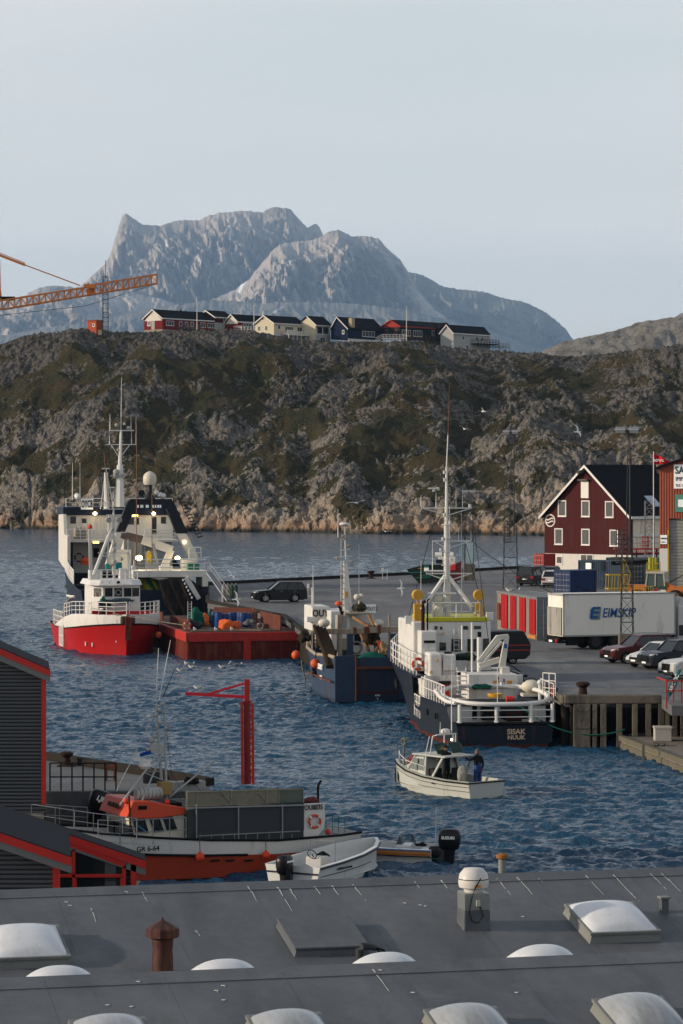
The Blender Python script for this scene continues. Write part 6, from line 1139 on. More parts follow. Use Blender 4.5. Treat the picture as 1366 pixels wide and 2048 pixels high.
a.build('side_ladder', Mrail, T); a = MB(); a.tube([(8.4, 3.6, 1.8), (8.4, 3.6, 3.4), (7.5, 3.3, 4.1), (6, 3.1, 4.3)], .05, 6); a.build('side_arch', Mrim_, T)
lump(T, (10, 2.9, 2.4), (1.2, 1.0, 1.6), mat('blue_tub', (.02, .05, .14), .6), 'blue_tub', 31, amp=.08)
wx = 5.2; zb_ = 2.3; z1 = S.z(1170, wx); a = MB(); yl = p(187, 1180, x=wx).y; yr = p(282, 1180, x=wx).y; ym0 = p(206, 1180, x=wx - .6).y; ym1 = p(262, 1180, x=wx - .6).y
foot = [(wx + .4, yl), (wx - .5, ym0), (wx - .5, ym1), (wx + .4, yr), (wx + 4.5, yr), (wx + 4.5, yl)]; a.prism([(x, y, zb_) for x, y in foot], (0, 0, z1 - zb_)); wh = a.build('wheelhouse', Mshw, T, bevel=.03)
f2 = [(x + (-.35 if x < wx + 1 else .2), y * 1.0 + (.35 if y > (yl + yr) / 2 else -.1), 0) for x, y in foot]; z2 = S.z(1160, wx); f3 = [(x + (.1 if x < wx + 1 else 0), y + (.15 if y > (yl + yr) / 2 else -.0)) for x, y in foot]
a = MB(); a.loft([[(x, y, z1) for x, y, _ in f2], [(x, y, z2) for x, y in f3]], True, True); a.build('wheelhouse_roof', Mshw, T)
for l, r in ((210, 225), (229, 244), (248, 263)):
    face_box(wh, S, l, 1176, r, 1193, wx - .53, .05, Msgl, 'window', 0)
for (A, B) in (((wx - .5, ym0), (wx + .4, yl)), ((wx - .5, ym1), (wx + .4, yr))):
    A = Vector((*A, 0)); B = Vector((*B, 0)); d = (B - A); n_ = Vector((d.y, -d.x, 0)).normalized() * (.03 if A.y < 0 or d.y < 0 else -.03); a = MB(); zz0, zz1 = S.z(1193, wx), S.z(1176, wx); q0 = A.lerp(B, .16); q1 = A.lerp(B, .86)
    if n_.x > 0: n_ = -n_
    a.hexa([q0 + Vector((0, 0, zz0)), q1 + Vector((0, 0, zz0)), q1 + n_ + Vector((0, 0, zz0)), q0 + n_ + Vector((0, 0, zz0)), q0 + Vector((0, 0, zz1)), q1 + Vector((0, 0, zz1)), q1 + n_ + Vector((0, 0, zz1)), q0 + n_ + Vector((0, 0, zz1))]); a.build('window', Msgl, wh)
a = MB(); a.torus(p(236.5, 1185, x=wx - .58), .2, .015, (1, 0, 0), 20, 5); a.build('clear_view_screen', Mrail, wh); face_box(T, S, 234, 1162, 240, 1167, wx - .85, .15, Mchain, 'roof_lamp', .02)
bxp(T, (2.2, -2.3, 2.5), (2.4, 2.3, 3.35), Mrh, 'red_coaming'); face_box(T, S, 198, 1204, 222, 1216, 3.2, .5, Mchain, 'dark_hatch', .02); lump(T, p(235, 1203, x=4), (.5, 3.0, .4), mat('rope_mix', (.05, .09, .11), .9, var=.6, scale=10), 'rope_pile', 33, amp=.3); lump(T, p(206, 1202, x=3.8), (.5, .5, .6), Mgnet, 'green_rope_coil', 34); lump(T, p(207, 1224, x=2.3), (.4, .5, .45), Mchain, 'windlass', 35)
# boat mast & gear above wheelhouse
mx = 8; a = MB(); a.cyl(p(228, 1160, x=mx), p(227, 985, x=mx), .12, .06, n=8); a.cyl(p(187, 1150, x=mx), p(222, 1060, x=mx), .14, n=7); a.cyl(p(214, 1160, x=mx), p(218, 1030, x=mx), .07, n=6); 
for l, r, y_ in ((196, 257, 1106), (205, 253, 1065), (213, 243, 1030), (206, 246, 1018), (197, 240, 1112)): a.beam(p(l, y_, x=mx), p(r, y_, x=mx), .08)
a.cyl(p(257, 1160, x=mx), p(256, 1078, x=mx), .05, n=5); a.cyl(p(262, 1160, x=mx), p(259, 1106, x=mx), .05, n=5); mm_ = a.build('mast', Mshw, T, smooth=True)
for px in (218, 239): a = MB(); c_ = p(px, 1040, x=mx - .3); a.cyl(c_, c_ + Vector((.25, 0, 0)), .22, n=14); a.build('spotlight', mat('spot_grey', (.35, .35, .34), .4), mm_, smooth=True)
a = MB()
for px, py, k_ in ((228, 1100, .2), (228, 1088, .2), (225, 1058, .15), (226, 1014, .1), (225, 1000, .1), (243, 1118, .15), (228, 1125, .25)): a.sphere(p(px, py, x=mx - .2), k_, 9, 7)
a.build('mast_fittings', mat('fitting_grey', (.38, .38, .37), .5, var=.3), mm_, smooth=True)
for px, y0, y1, l in ((216, 1000, 905, -1.0), (273, 1130, 850, 0), (304, 1130, 985, 0)):
    a = MB(); a.cyl(p(px, y0, x=mx), p(px - 8 if l else px, y1, x=mx), .03, n=4); a.build('whip_antenna', mat('rusty_whip', (.25, .12, .07)), mm_)
face_box(T, S, 240, 1137, 259, 1158, 7, 1, Mshw, 'roof_locker', .03); face_box(T, S, 180, 1140, 205, 1158, 8, 1, Mshw, 'roof_locker', .03); rail(T, [p(178, 1160, x=6), p(275, 1160, x=6)], .8, Mrail, bars=2, step=1)
a = MB(); c_ = p(268, 1135, x=6.5); a.cyl(c_, c_ + Vector((.4, 0, 0)), .17, n=14); a.build('horn', Mshw, T, smooth=True)
face_box(T, S, 212, 1127, 218, 1140, 7.5, .3, mat('turquoise_box', (.02, .30, .24), .5), 'turquoise_box', .02); face_box(T, S, 231, 1125, 244, 1139, 8.5, .5, MATS['turquoise_box'], 'turquoise_box', .02)
for xx, z_ in ((3.4, .75), (2.6, .72)): a = MB(); a.cbox((xx, 2.62 if xx > 3 else 2.22, z_), (.16, .06, .3), rz=-.5); a.build('white_hull_mark', Mwt, T)
text('lettering', '38 M', Mwt, T, (.42, .62, 1.05), .22, rot=(math.pi / 2, 0, -1.0)); 
for i in range(7): a = MB(); a.cbox((.36 + i * .02, .50 + i * .0, .95 - i * .1), (.05, .05, .05)); a.build('draught_mark', Mwt, T)
q = Vector((1.5, -3.2, 1.2)); o = thing('ball_fender', W(S, p(317, 1270, x=2)), 'dark orange ball fender in the shade between the red fishing boat and the barge', 'fender'); a = MB(); a.sphere((0, 0, 0), .26, 14, 9); a.build('ball', Mfloat, o, smooth=True); a = MB(); a.cyl((0, 0, .2), (0, 0, .9), .03, n=4); a.build('lanyard', Mblack, o)
sagcable(W(SR, p(225, 1227, x=-.2)), W(SBg, p(374, 1266, x=.2)), .25, .04, 'tan mooring rope from the red fishing boat bow to the barge corner', Mrim_, 'rope', 'mooring_rope')
sagcable(W(SBg, p(403, 1262, x=.1)), Vector((X(603, 196), 196, Z(1322, 196))), 2.6, .045, 'yellowish mooring rope drooping from the barge to the blue trawler', mat('yellow_rope', (.40, .34, .18), .9), 'rope', 'mooring_rope')
# ---------------------------------------------------------------- big stern trawler OYCB
S = Ship('stern_trawler', 'large navy and white stern trawler with black gantry and satellite dome, call sign board OYCB', 'trawler', 286, 276, -.17, .985); T = S.t; p = S.p
st = [(0, 5.7, 5.3, 3.2), (4, 5.8, 5.6, 3.3), (12, 5.8, 5.6, 3.8), (17, 5.75, 5.5, 4.4), (22, 5.6, 5.0, 5.3), (30, 5.0, 3.6, 6.2), (37, 3.0, 1.3, 7.2, 1), (42, .3, .1, 8, 2)]
hull(T, st, [(-1, 0, Mboot, 'keel'), (0, .05, Mboot, 'boot_top'), (.05, 1, Mnavy, 'hull')], zk=-1, n=4); deckplate(T, st, z=2.6, m_=Mdk)
a = MB(); a.tube([(x, y, 2.3 - (x - 8) * .03) for x, y in ((6, 5.75), (12, 5.78), (17, 5.6), (24, 5.0))], .12, 6); a.build('white_rubbing_strake', Mrail, T, smooth=True)
wx = 22; 
def fb(l, t_, r, b_, x, dx, m_, name, bv=.04, par=None): return face_box(par or T, S, l, t_, r, b_, x, dx, m_, name, bv)
Msw2 = mat('trawler_white', (.64, .62, .56), .5, var=.06, rust=.12, dirt=.05)
a = MB(); y0 = p(127, 1050, x=wx).y; a.prism([(wx - 7, 5.75, S.z(1142, wx - 7)), (wx - 7, 5.75, S.z(1078, wx - 7) + .3), (wx - 3, 5.75, S.z(1068, wx - 3)), (wx - 2, 5.75, S.z(1028, wx - 2)), (wx + 6, 5.6, S.z(1028, wx + 6)), (wx + 6, 5.6, 5.2), (wx, 5.7, 4.8)], (0, -.3, 0)); a.build('side_shell', Msw2, T)
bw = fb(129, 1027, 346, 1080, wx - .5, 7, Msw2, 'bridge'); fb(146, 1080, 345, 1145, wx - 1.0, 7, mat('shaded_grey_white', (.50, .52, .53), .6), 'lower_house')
fb(126, 1014, 348, 1030, wx - 1.0, 8, Mnavy, 'bridge_roof_band', .1); fb(133, 1080, 356, 1084, wx - 4.5, 4.5, Msw2, 'boat_deck', .02)
for l, t_, r, b_ in ((141, 1033, 152, 1047), (164, 1037, 173, 1046), (257, 1035, 268, 1049), (273, 1036, 278, 1049), (304, 1034, 313, 1068), (322, 1034, 332, 1047)): fb(l, t_, r, b_, wx - .55, .1, Msgl, 'window', 0, bw)
fb(187, 1096, 198, 1115, wx - 1.05, .1, Mblack, 'doorway', 0)
rail(T, [p(134, 1080, x=wx - 4.4), p(215, 1080, x=wx - 4.4)], 1.0, Mrail, r=.04, bars=3, step=1.2, name='boat_deck_railing'); rail(T, [p(290, 1080, x=wx - 4.4), p(350, 1080, x=wx - 4.4)], 1.0, Mrail, r=.04, bars=3, step=1.2, name='boat_deck_railing')
rail(T, [p(132, 1014, x=wx - .8), p(345, 1014, x=wx - .8)], .85, Mrail, r=.04, bars=2, step=1.4, name='bridge_roof_railing')
sb = fb(162, 998, 186, 1019, wx - 1.6, .06, Mwt, 'call_sign_board', 0); q = p(174, 1008.5, x=wx - 1.64); text('lettering', 'OYCB', Mblk, sb, (q.x - .02, q.y, q.z), 1.0, rot=(math.pi / 2, 0, -math.pi / 2), sx=.42, bold=.02)
rail(T, [(17.5, 5.75, 4.4), (12, 5.8, 3.8), (7, 5.8, 3.5)], 1.3, Mrail, r=.045, bars=3, step=.7, name='side_railing')
for i, px in enumerate((152, 160, 168)): q = p(px, 1078, x=wx - 3.8); a = MB(); a.lathe(q, [(.24, 0), (.24, .9), (.12, 1.1), (.05, 1.2)], 12); a.build('gas_bottle', mat('tan_bottle', (.38, .32, .24), .6, rust=.2), T, smooth=True)
q = p(172, 1122, x=wx - 5); a = MB(); a.sphere(q, .62, 16, 10, (1.2, .95, .6)); a.box(q.x - 1.0, q.x + .6, q.y - .45, q.y + .45, q.z - .35, q.z - .15); a.build('rescue_boat', Mfloat, T, smooth=True); ring(T, p(158, 1115, x=wx - 2), .4, .08, (1, 0, 0), m_=mat('maroon_ring', (.15, .02, .03)))
boom(T, p(182, 1138, x=12), p(179, 1060, x=12), .35, .25, Msw2, 'davit_post'); lump(T, p(180, 1054, x=12), (.3, .35, .5), mat('bright_red', (.55, .03, .02)), 'red_davit_head', 41)
# gantry
Mgan = mat('gantry_black', (.008, .010, .018), .5, var=.2); gxx = 6.5
def leg(P0, P1, w_, d_, m_, name): a = MB(); P0 = Vector(P0); P1 = Vector(P1); a.hexa([P0 + Vector((0, w_ / 2, 0)), P0 + Vector((0, -w_ / 2, 0)), P0 + Vector((d_, -w_ / 2, 0)), P0 + Vector((d_, w_ / 2, 0)), P1 + Vector((0, w_ / 2, 0)), P1 + Vector((0, -w_ / 2, 0)), P1 + Vector((d_, -w_ / 2, 0)), P1 + Vector((d_, w_ / 2, 0))]); return a.build(name, m_, T, bevel=.04)
a = MB(); qq = [p(*c_, x=gxx) for c_ in ((262, 998), (342, 998), (348, 1004), (376, 1067), (354, 1067), (334, 1018), (270, 1018), (250, 1064), (233, 1064), (255, 1004))]
a.prism([qq[0], qq[1], qq[2], qq[5], qq[6], qq[9]], (1.2, 0, 0)); a.prism([qq[2], qq[3], qq[4], qq[5]], (1.2, 0, 0)); a.prism([qq[9], qq[6], qq[7], qq[8]], (1.2, 0, 0)); a.build('gantry_arch', Mgan, T)
leg(p(363, 1067, x=gxx), p(389, 1118, x=gxx), .95, 1.2, Msw2, 'gantry_leg'); leg(p(242, 1064, x=gxx), p(222, 1130, x=gxx), .95, 1.2, Msw2, 'gantry_leg'); a = MB(); c_ = p(369, 1084, x=gxx - .05); a.cyl(c_, c_ - Vector((.06, 0, 0)), .14, n=10); a.build('leg_lamp', Mwarm, T)
q = p(300, 998, x=gxx + .5); a = MB(); a.lathe(q, [(.55, 0), (.22, .5), (.2, 1.4)], 12); a.build('dome_pedestal', Mgan, T, smooth=True); c_ = p(299.5, 958, x=gxx + .5); a = MB(); a.lathe(c_, [(.5, -.55), (.62, -.35), (.64, 0), (.60, .3), (.45, .52), (.22, .68), (.02, .74)], 20); a.build('satellite_dome', mat('cream_dome', (.60, .56, .46)), T, smooth=True)
a = MB()
for i, px in enumerate((276, 282, 285, 293, 296, 305, 311, 316, 321)): q = p(px, 1013, x=gxx - .06); a.box(q.x - .04, q.x, q.y - .07 - .05 * (i % 2), q.y + .07, q.z - .12, q.z + .15)
a.build('white_gantry_marks', Mwt, T); a = MB(); c_ = p(283, 986, x=gxx + .3); a.cyl(c_, c_ + Vector((.4, 0, 0)), .3, n=14); a.build('searchlight', Mgan, T, smooth=True); a = MB()
for px, py in ((312, 985), (320, 990), (326, 992), (132 + 24, 994)): a.sphere(p(px, py, x=gxx + .5), .28, 10, 7)
a.build('small_domes', Mrail, T, smooth=True)
a = MB(); # ladder hoops on the right leg
for i in range(13): f_ = i / 12; c_ = p(350 + 38 * f_, 1000 + 75 * f_, x=gxx + .6); a.tube([c_ + Vector((.3 * math.cos(w_), -.35 - .5 * math.sin(w_), .15 * math.sin(w_))) for w_ in np.linspace(0, math.pi, 7)], .04, 4)
for k_ in (-.35, -.8): a.beam(p(350, 1000, x=gxx + .6) + Vector((0, k_, 0)), p(388, 1075, x=gxx + .6) + Vector((0, k_, 0)), .04)
a.build('ladder_cage', Mgan, T)
# masts
mx = 21; a = MB(); a.cyl(p(239, 1014, x=mx), p(240, 930, x=mx), .48, .3, n=8); a.cyl(p(240, 930, x=mx), p(242, 862, x=mx), .2, .12, n=8); a.beam(p(218, 861, x=mx), p(268, 861, x=mx), .12); a.beam(p(211, 889, x=mx), p(274, 889, x=mx), .08); a.beam(p(222, 889, x=mx), p(238, 915, x=mx), .08); a.beam(p(260, 889, x=mx), p(244, 910, x=mx), .08); a.cyl(p(242, 862, x=mx), p(243, 755, x=mx), .045, .02, n=5)
m1 = a.build('mast', Mrail, T, smooth=True)
for px, y0, y1 in ((220, 860, 828), (272, 889, 833), (262, 860, 828), (219, 889, 870), (263, 889, 860)): antenna(m1, p(px, y0, x=mx), (y0 - y1) / F * 297, .035)
a = MB()
for px, py, k_ in ((233, 850, .18), (249, 848, .15), (257, 856, .2), (232, 944, .3), (247, 951, .22), (230, 952, .25), (236, 900, .15)): a.sphere(p(px, py, x=mx - .3), k_, 8, 6)
a.beam(p(221, 952, x=mx - .4), p(252, 951, x=mx - .4), .15); a.build('mast_fittings', mat('fitting_grey', (.38, .38, .37)), m1, smooth=True)
a = MB()
for i in range(18): a.beam(p(246, 1010 - i * 8, x=mx - .5), p(252 - i * .3, 1010 - i * 8, x=mx - .5), .06)
a.build('mast_ladder', Mrail, m1)
a = MB(); a.cyl(p(213, 1018, x=mx), p(212, 945, x=mx), .3, .2, n=8); a.beam(p(204, 937, x=mx), p(219, 937, x=mx), .12); a.cyl(p(212, 945, x=mx), p(212, 937, x=mx), .06, n=6); a.cyl(p(201, 1018, x=mx), p(210, 950, x=mx), .06, n=5); a.cyl(p(228, 1018, x=mx), p(214, 950, x=mx), .06, n=5); a.beam(p(214, 975, x=mx), p(230, 975, x=mx), .2, .12); a.build('radar_mast', Mrail, T, smooth=True)
for px, y0, y1 in ((145, 1000, 925), (160, 1000, 925), (186, 1000, 972)): antenna(T, p(px, y0, x=mx), (y0 - y1) / F * 297, .035)
a = MB(); a.sphere(p(154, 992, x=mx), .3, 10, 8); a.build('dome_antenna', Mrail, T, smooth=True)
# mid ship structures and crane
fb(247, 1077, 285, 1142, 8, 3, Msw2, 'winch_house'); fb(228, 1100, 262, 1150, 5, 2, Msw2, 'winch_house'); a = MB()
for px in (253, 259, 266, 276, 283, 289): a.beam(p(px, 1076, x=7.8), p(px, 1142, x=7.8), .1)
a.build('bulkhead_frame', mat('frame_grey', (.40, .42, .40), .6), T)
boom(T, p(242, 1069, x=4), p(285, 1080, x=4), .7, .75, mat('taupe_steel', (.14, .10, .09), .6), 'crane_jib'); boom(T, p(284, 1079, x=4), p(344, 1100, x=4), .85, .75, Mcr, 'crane_boom'); boom(T, p(342, 1100, x=4), p(328, 1137, x=4), .6, .75, Mcr, 'crane_column'); boom(T, p(306, 1088, x=3.7), p(315, 1125, x=3.7), .2, .2, Msteel, 'crane_cylinder'); fb(320, 1132, 345, 1142, 3.5, 1, Mcr, 'crane_base')
# stern upper deck
zr_ = S.z(1142, 0); fb(266, 1142, 416, 1154, -.2, 7, Msw2, 'stern_deck', .03); fb(405, 1154, 416, 1173, -.2, 5, Msw2, 'stern_column', .03); fb(405.2, 1173, 415.8, 1230, -.18, 5, Mgan, 'stern_column_base', .03); fb(268, 1154, 276, 1200, .5, 5, Msw2, 'stern_column', .03)
rail(T, [p(412, 1142, x=5), p(412, 1142, x=0), p(268, 1142, x=0)], 1.05, Mrail, r=.045, bars=3, step=1.1, name='stern_railing'); rail(T, [p(378, 1116, x=5), p(402, 1116, x=5)], 1.0, Mrail, r=.04, bars=2, step=.6)
fb(376, 1126, 399, 1142, 2, 1, mat('green_crate', (.01, .17, .10), .5), 'green_crate'); fb(365, 1118, 395, 1140, 3.5, 1.5, Msw2, 'winch_casing'); fb(290, 1103, 315, 1140, 6.5, 1.2, mat('pale_tank', (.45, .46, .40), .6, rust=.1), 'tank', .1)
lump(T, p(298, 1116, x=5.4), (.5, .55, 1.1), mat('oilskin_yellow', (.65, .45, .02), .5), 'yellow_oilskins', 44, amp=.25)
Mny = mat('yellow_net', (.30, .28, .02), .9, var=.6, scale=5, bump=.8, bscale=12); a = MB()
for i in range(4): a.tube([p(284 + i * 9, 1156, x=2), p(292 + i * 9, 1172, x=1.7), p(304 + i * 7, 1186, x=1.4), p(308 + i * 5, 1206, x=1.2)], [.25, .4, .42, .25], 7); a.mi = 1 - a.mi
a.build('trawl_net', [Mny, Mgnet], T, smooth=True)
Mtd = mat('dark_ramp', (.022, .020, .019), .85, var=.5, rust=.25); a = MB(); qd = [p(*c_, x=-.5) for c_ in ((318, 1160), (362, 1154), (388, 1200), (412, 1236), (352, 1240), (330, 1205))]; a.prism(qd, (1.5, 0, 0)); td = a.build('trawl_doors', Mtd, T, bevel=.08); a = MB()
for l in (((340, 1160), (372, 1236)), ((358, 1158), (392, 1234)), ((322, 1172), (352, 1236))): a.beam(p(*l[0], x=-.6), p(*l[1], x=-.6), .25, .2)
a.build('door_rib', mat('dark_rib', (.05, .04, .035), .8, rust=.3), td); a = MB()
a = None
for i in range(6): a = MB(); a.cbox(p(366 + i * 3.5, 1160 + i * 7, x=-.65), (.08, .14, .2)); a.build('white_door_mark', Mwt, td)
pass; boom(T, p(372, 1155, x=-.3), p(398, 1198, x=-.3), .5, .4, Msw2, 'ramp_stanchion'); boom(T, p(292, 1150, x=.2), p(352, 1164, x=.2), .3, .35, Msw2, 'roller_boom')
fb(276, 1200, 405, 1240, .8, 1, mat('dark_transom', (.012, .014, .020), .7), 'stern_ramp')
# lit lamps of the trawler
for px, py, r_, e in ((190, 1027, .26, 1), (307, 1027, .26, 1), (278, 1116, .42, 2), (355, 1116, .30, 1)):
    c_ = p(px, py, x=(wx - 1.3) if py < 1100 else 3.2); a = MB(); a.sphere(c_, r_ * .8, 14, 10, (.5, 1, .75)); o = a.build('floodlight', Mwarm, T, smooth=True)
    lt = bpy.data.lights.new('floodlight_lamp', 'POINT'); lt.energy = 35 * e; lt.color = (1, .78, .5); lt.shadow_soft_size = .3; lo_ = bpy.data.objects.new('floodlight_lamp', lt); COL.objects.link(lo_); lo_.parent = T; lo_.location = c_ + Vector((-.9, 0, -.2))
for px, py in ((192, 1085), (270, 1031)): fb(px - 6, py - 1.6, px + 6, py + 1.6, wx - 4.6 if py > 1050 else wx - 1.1, .1, mat('tube_lamp', (.8, .6, .2), .4, emit=(1, .6, .15), estr=4), 'tube_lamp', 0)
# ---------------------------------------------------------------- dark green boat laid up on the far quay
S = Ship('laid_up_boat', 'dark green and maroon boat laid up on the far quay edge, seen side on', 'boat', 868, 311, .98, -.1, z0=QZ); T = S.t; p = S.p
Mdg = mat('hull_black_green', (.006, .016, .016), .5, var=.3); Mgl = mat('green_line', (.01, .20, .13), .5)
def side(px, py, y): return p(px, py, y=y)
a = MB(); P_ = [side(*c_, y=-.9) for c_ in ((813, 1139), (846, 1130), (898, 1128), (898, 1164), (838, 1167))]; a.loft([[v.x and (v.x, 1.0, v.z) for v in [side(813, 1139, 0), side(850, 1131, 0), side(898, 1130, 0), side(898, 1160, 0), side(845, 1164, 0)]], [(v.x, v.y, v.z) for v in P_], ], True, True); a.build('hull', Mdg, T)
a = MB(); P_ = [side(*c_, y=-.92) for c_ in ((899, 1134), (922, 1122), (921, 1160), (899, 1163))]; a.prism(P_, (0, 1.9, 0)); a.build('stern_section', mat('hull_maroon', (.11, .012, .014), .5, var=.2), T); a = MB(); P_ = [side(*c_, y=-.95) for c_ in ((894, 1130), (911, 1128), (911, 1140), (894, 1141))]; a.prism(P_, (0, .1, 0)); a.build('red_panel', mat('bright_red', (.55, .03, .02)), T)
a = MB()
for l in (((817, 1145), (856, 1144)), ((828, 1156), (862, 1154)), ((868, 1153), (882, 1153))): a.beam(side(*l[0], y=-.96), side(*l[1], y=-.96), .03, .08)
a.build('green_line', Mgl, T); q = side(849, 1151, y=-.97); text('lettering', 'NUKARIIT', Mgl, T, q, .26, bold=.02, sx=.9); q = side(841, 1137, y=-.9); text('lettering', 'AAVAQ', mat('yellow_letter', (.6, .42, .05)), T, q, .15)
a = MB(); q = side(853, 1137, y=-.95); a.box(q.x - .26, q.x + .24, q.y, q.y + .03, q.z - .28, q.z + .28); sg = a.build('white_notice', Mwt, T); a = MB(); a.box(q.x - .26, q.x + .24, q.y - .02, q.y, q.z + .1, q.z + .28); a.build('green_header', Mgl, sg)
cb = MB(); q = side(876, 1127, y=-.6); r_ = side(911, 1127, y=-.6); cb.box(q.x, r_.x, -.6, .8, q.z - .2, S.z(1114, 0)); cb = cb.build('cabin', Mshw, T, bevel=.05); a = MB(); q = side(872, 1127, y=-.64); r_ = side(884, 1119, y=-.64); a.box(q.x, r_.x, -.66, -.58, q.z, r_.z); a.build('window', Msgl, cb); a = MB()
for px in (877, 900): a.cyl(side(px - 7, 1110, y=0), side(px + 7, 1110, y=0), .28, n=12)
a.build('raft_canister', Mrail, T, smooth=True); a = MB()
for px in (842, 858, 880, 910): v = side(px, 1167, y=-.4); a.box(v.x - .1, v.x + .1, -.9, .9, 0, .35)
a.build('cradle', Mwood, T); antenna(T, side(920, 1125, y=0), 1.6, .02)
# ================================================================ NEAR BOATS
# ---- orange and white boat GR 6-64
S = Ship('orange_fishing_boat', 'orange and white fishing boat with grey side screens along the near jetty, lettered GR 6-64', 'fishing boat', 640, 107.3, -.89, -.42); T = S.t; p = S.p; SG = S
Mho = mat('hull_orange_red', (.36, .045, .018), .5, var=.12, rust=.06, scale=.7); Mhw = mat('hull_white', (.62, .62, .60), .5, var=.06, rust=.06, dirt=.06)
st = [(-.9, 1.55, 1.2, 1.24), (0, 1.75, 1.55, 1.2), (2.5, 1.85, 1.7, 1.16), (5, 1.85, 1.7, 1.3), (7, 1.7, 1.4, 1.47), (8.6, 1.2, .8, 1.66, .2), (9.8, .5, .25, 1.85, .5), (10.3, .08, .04, 1.95, .7)]
hull(T, st, [(-1, 0, Mboot, 'keel'), (0, .60, Mho, 'hull'), (.60, 1.0, Mhw, 'white_topsides')], zk=-.5, n=3); deckplate(T, st, m_=mat('boat_deck', (.28, .29, .28), .7, dirt=.3), dz=-.25)
a = MB(); a.tube([(3.6, 1.80, .73), (5.4, 1.79, .80), (7.0, 1.61, .89), (8.6, 1.08, 1.0)], .045, 6); a.tube([(x + (q[0] if q else 0), bd + .02, z_ + .02) for (x, bd, bw, z_, *q) in st], .045, 6); a.tube([(x + (q[0] if q else 0), -bd - .02, z_ + .02) for (x, bd, bw, z_, *q) in st], .045, 6); a.build('gunwale', Mblack, T, smooth=True)
q = p(296, 1698, y=1.86); text('lettering', 'GR 6-64', Mblk, T, (q.x, q.y + .0, q.z), .245, rot=(math.pi / 2, 0, math.pi), bold=.02)
for px in (430, 460, 497): q = p(px, 1721, y=1.84); a = MB(); a.box(q.x - .16, q.x + .16, q.y - .02, q.y + .02, q.z - .03, q.z + .03); a.build('scupper', Mblack, T)
# wheelhouse (side plane y = 1.25)
yw = 1.2
def sb_(px0, py0, px1, py1, y, dy, m_, name, bv=.02, par=None, over=0):
    a_ = p(px0, py0, y=y); b_ = p(px1, py1, y=y); return bxp(par or T, (a_.x, y - dy, a_.z), (b_.x, y, b_.z), m_, name, bv)
P_ = [p(*c_, y=yw) for c_ in ((260, 1634), (372, 1620), (372, 1680), (268, 1684))]; a = MB(); a.prism(P_, (0, -2.4, 0)); wh = a.build('wheelhouse', mat('cream_white', (.60, .57, .48), .5, var=.06, dirt=.08), T, bevel=.03)
P_ = [p(*c_, y=yw + .12) for c_ in ((252, 1636), (266, 1603), (300, 1603), (373, 1616), (373, 1628), (322, 1636), (280, 1638))]; a = MB(); a.prism(P_, (0, -2.64, 0)); a.build('wheelhouse_roof', mat('roof_orange', (.58, .07, .03), .45, var=.06), T, bevel=.03)
q = p(259, 1618, y=yw + .1); xf = p(260, 1640, y=yw).x; text('lettering', 'INGARAQ II', Mblk, T, (q.x + .1, yw - 1.1, q.z + .02), .24, rot=(math.pi / 2 - .3, 0, math.pi / 2), bold=.01); sb_(277, 1612, 294, 1619, yw + .14, .04, Mblack, 'roof_slot', 0)
for y_ in (.3, 1.05, 1.8): zf = S.z(1664, 6.5); a = MB(); a.box(xf - .12, xf + .03, yw - y_ - .3, yw - y_ + .3, zf, zf + .42); a.build('window', Msgl, wh)
for c4 in (((266, 1637), (289, 1637), (297, 1665), (272, 1665)), ((299, 1636), (318, 1635), (328, 1662), (308, 1664)), ((325, 1632), (344, 1631), (354, 1658), (334, 1660))):
    a = MB(); a.prism([p(*c_, y=yw + .01) for c_ in c4], (0, .03, 0)); w_ = a.build('window', Msgl, wh, bevel=.02)
    a = MB(); pp = [p(*c_, y=yw + .04) for c_ in c4]; a.tube(pp, .018, 4, True); a.build('frame', Mblack, w_)
a = MB(); a.beam((p(273, 1650, y=yw + .05)), p(291, 1662, y=yw + .05), .05, .03); a.build('blue_tape', mat('tape_blue', (.05, .3, .5), .5), wh)
rail(T, [p(196, 1690, y=1.35), p(240, 1692, y=1.55), p(372, 1684, y=1.75)], .85, Msteel, r=.018, bars=2, step=.55); rail(T, [(7.6, 1.5, 1.45), (9, 1.0, 1.65), (10.2, .5, 1.85), (10.9, .05, 1.95), (10.2, -.5, 1.85), (8.4, -1.2, 1.6)], .7, Msteel, r=.018, bars=2, step=.6, name='bow_railing')
a = MB(); a.cyl(p(262, 1683, y=1.35), p(258, 1592, y=1.35), .035, n=6); a.build('stanchion', mat('brown_post', (.07, .035, .025), .7), T)
# grey screens, fence, aft panel
sb_(393, 1614, 476, 1662, 1.6, .04, mat('grey_screen', (.045, .052, .06), .6, var=.1), 'side_screen', 0); sb_(478, 1612, 608, 1660, 1.62, .04, MATS['grey_screen'], 'side_screen', 0); sb_(395, 1664, 474, 1687, 1.66, .03, MATS['grey_screen'], 'lower_screen', 0); sb_(374, 1618, 392, 1676, 1.3, 1.6, mat('grey_frame_box', (.10, .11, .115), .7), 'shelter_front')
bxp(T, (p(606, 1612, y=1.5).x, -1.5, 1.15), (p(375, 1612, y=1.5).x, 1.55, S.z(1612, 3, 1.5)), mat('shelter_grey', (.07, .08, .085), .7, var=.2), 'deck_shelter')
a = MB()
for px in (393, 477, 565): a.cyl(p(px, 1690, y=1.68), p(px, 1608, y=1.68), .025, n=6)
a.beam(p(374, 1616, y=1.68), p(608, 1610, y=1.68), .05); a.beam(p(395, 1672, y=1.7), p(600, 1662, y=1.7), .03)
for px in range(400, 608, 23): a.cyl(p(px, 1692, y=1.7), p(px, 1668, y=1.7), .014, n=4)
a.build('shelter_frame', Msteel, T)
Mmesh = mat('pale_mesh', (.24, .23, .17), .8, var=.25, scale=6); ym = 1.45
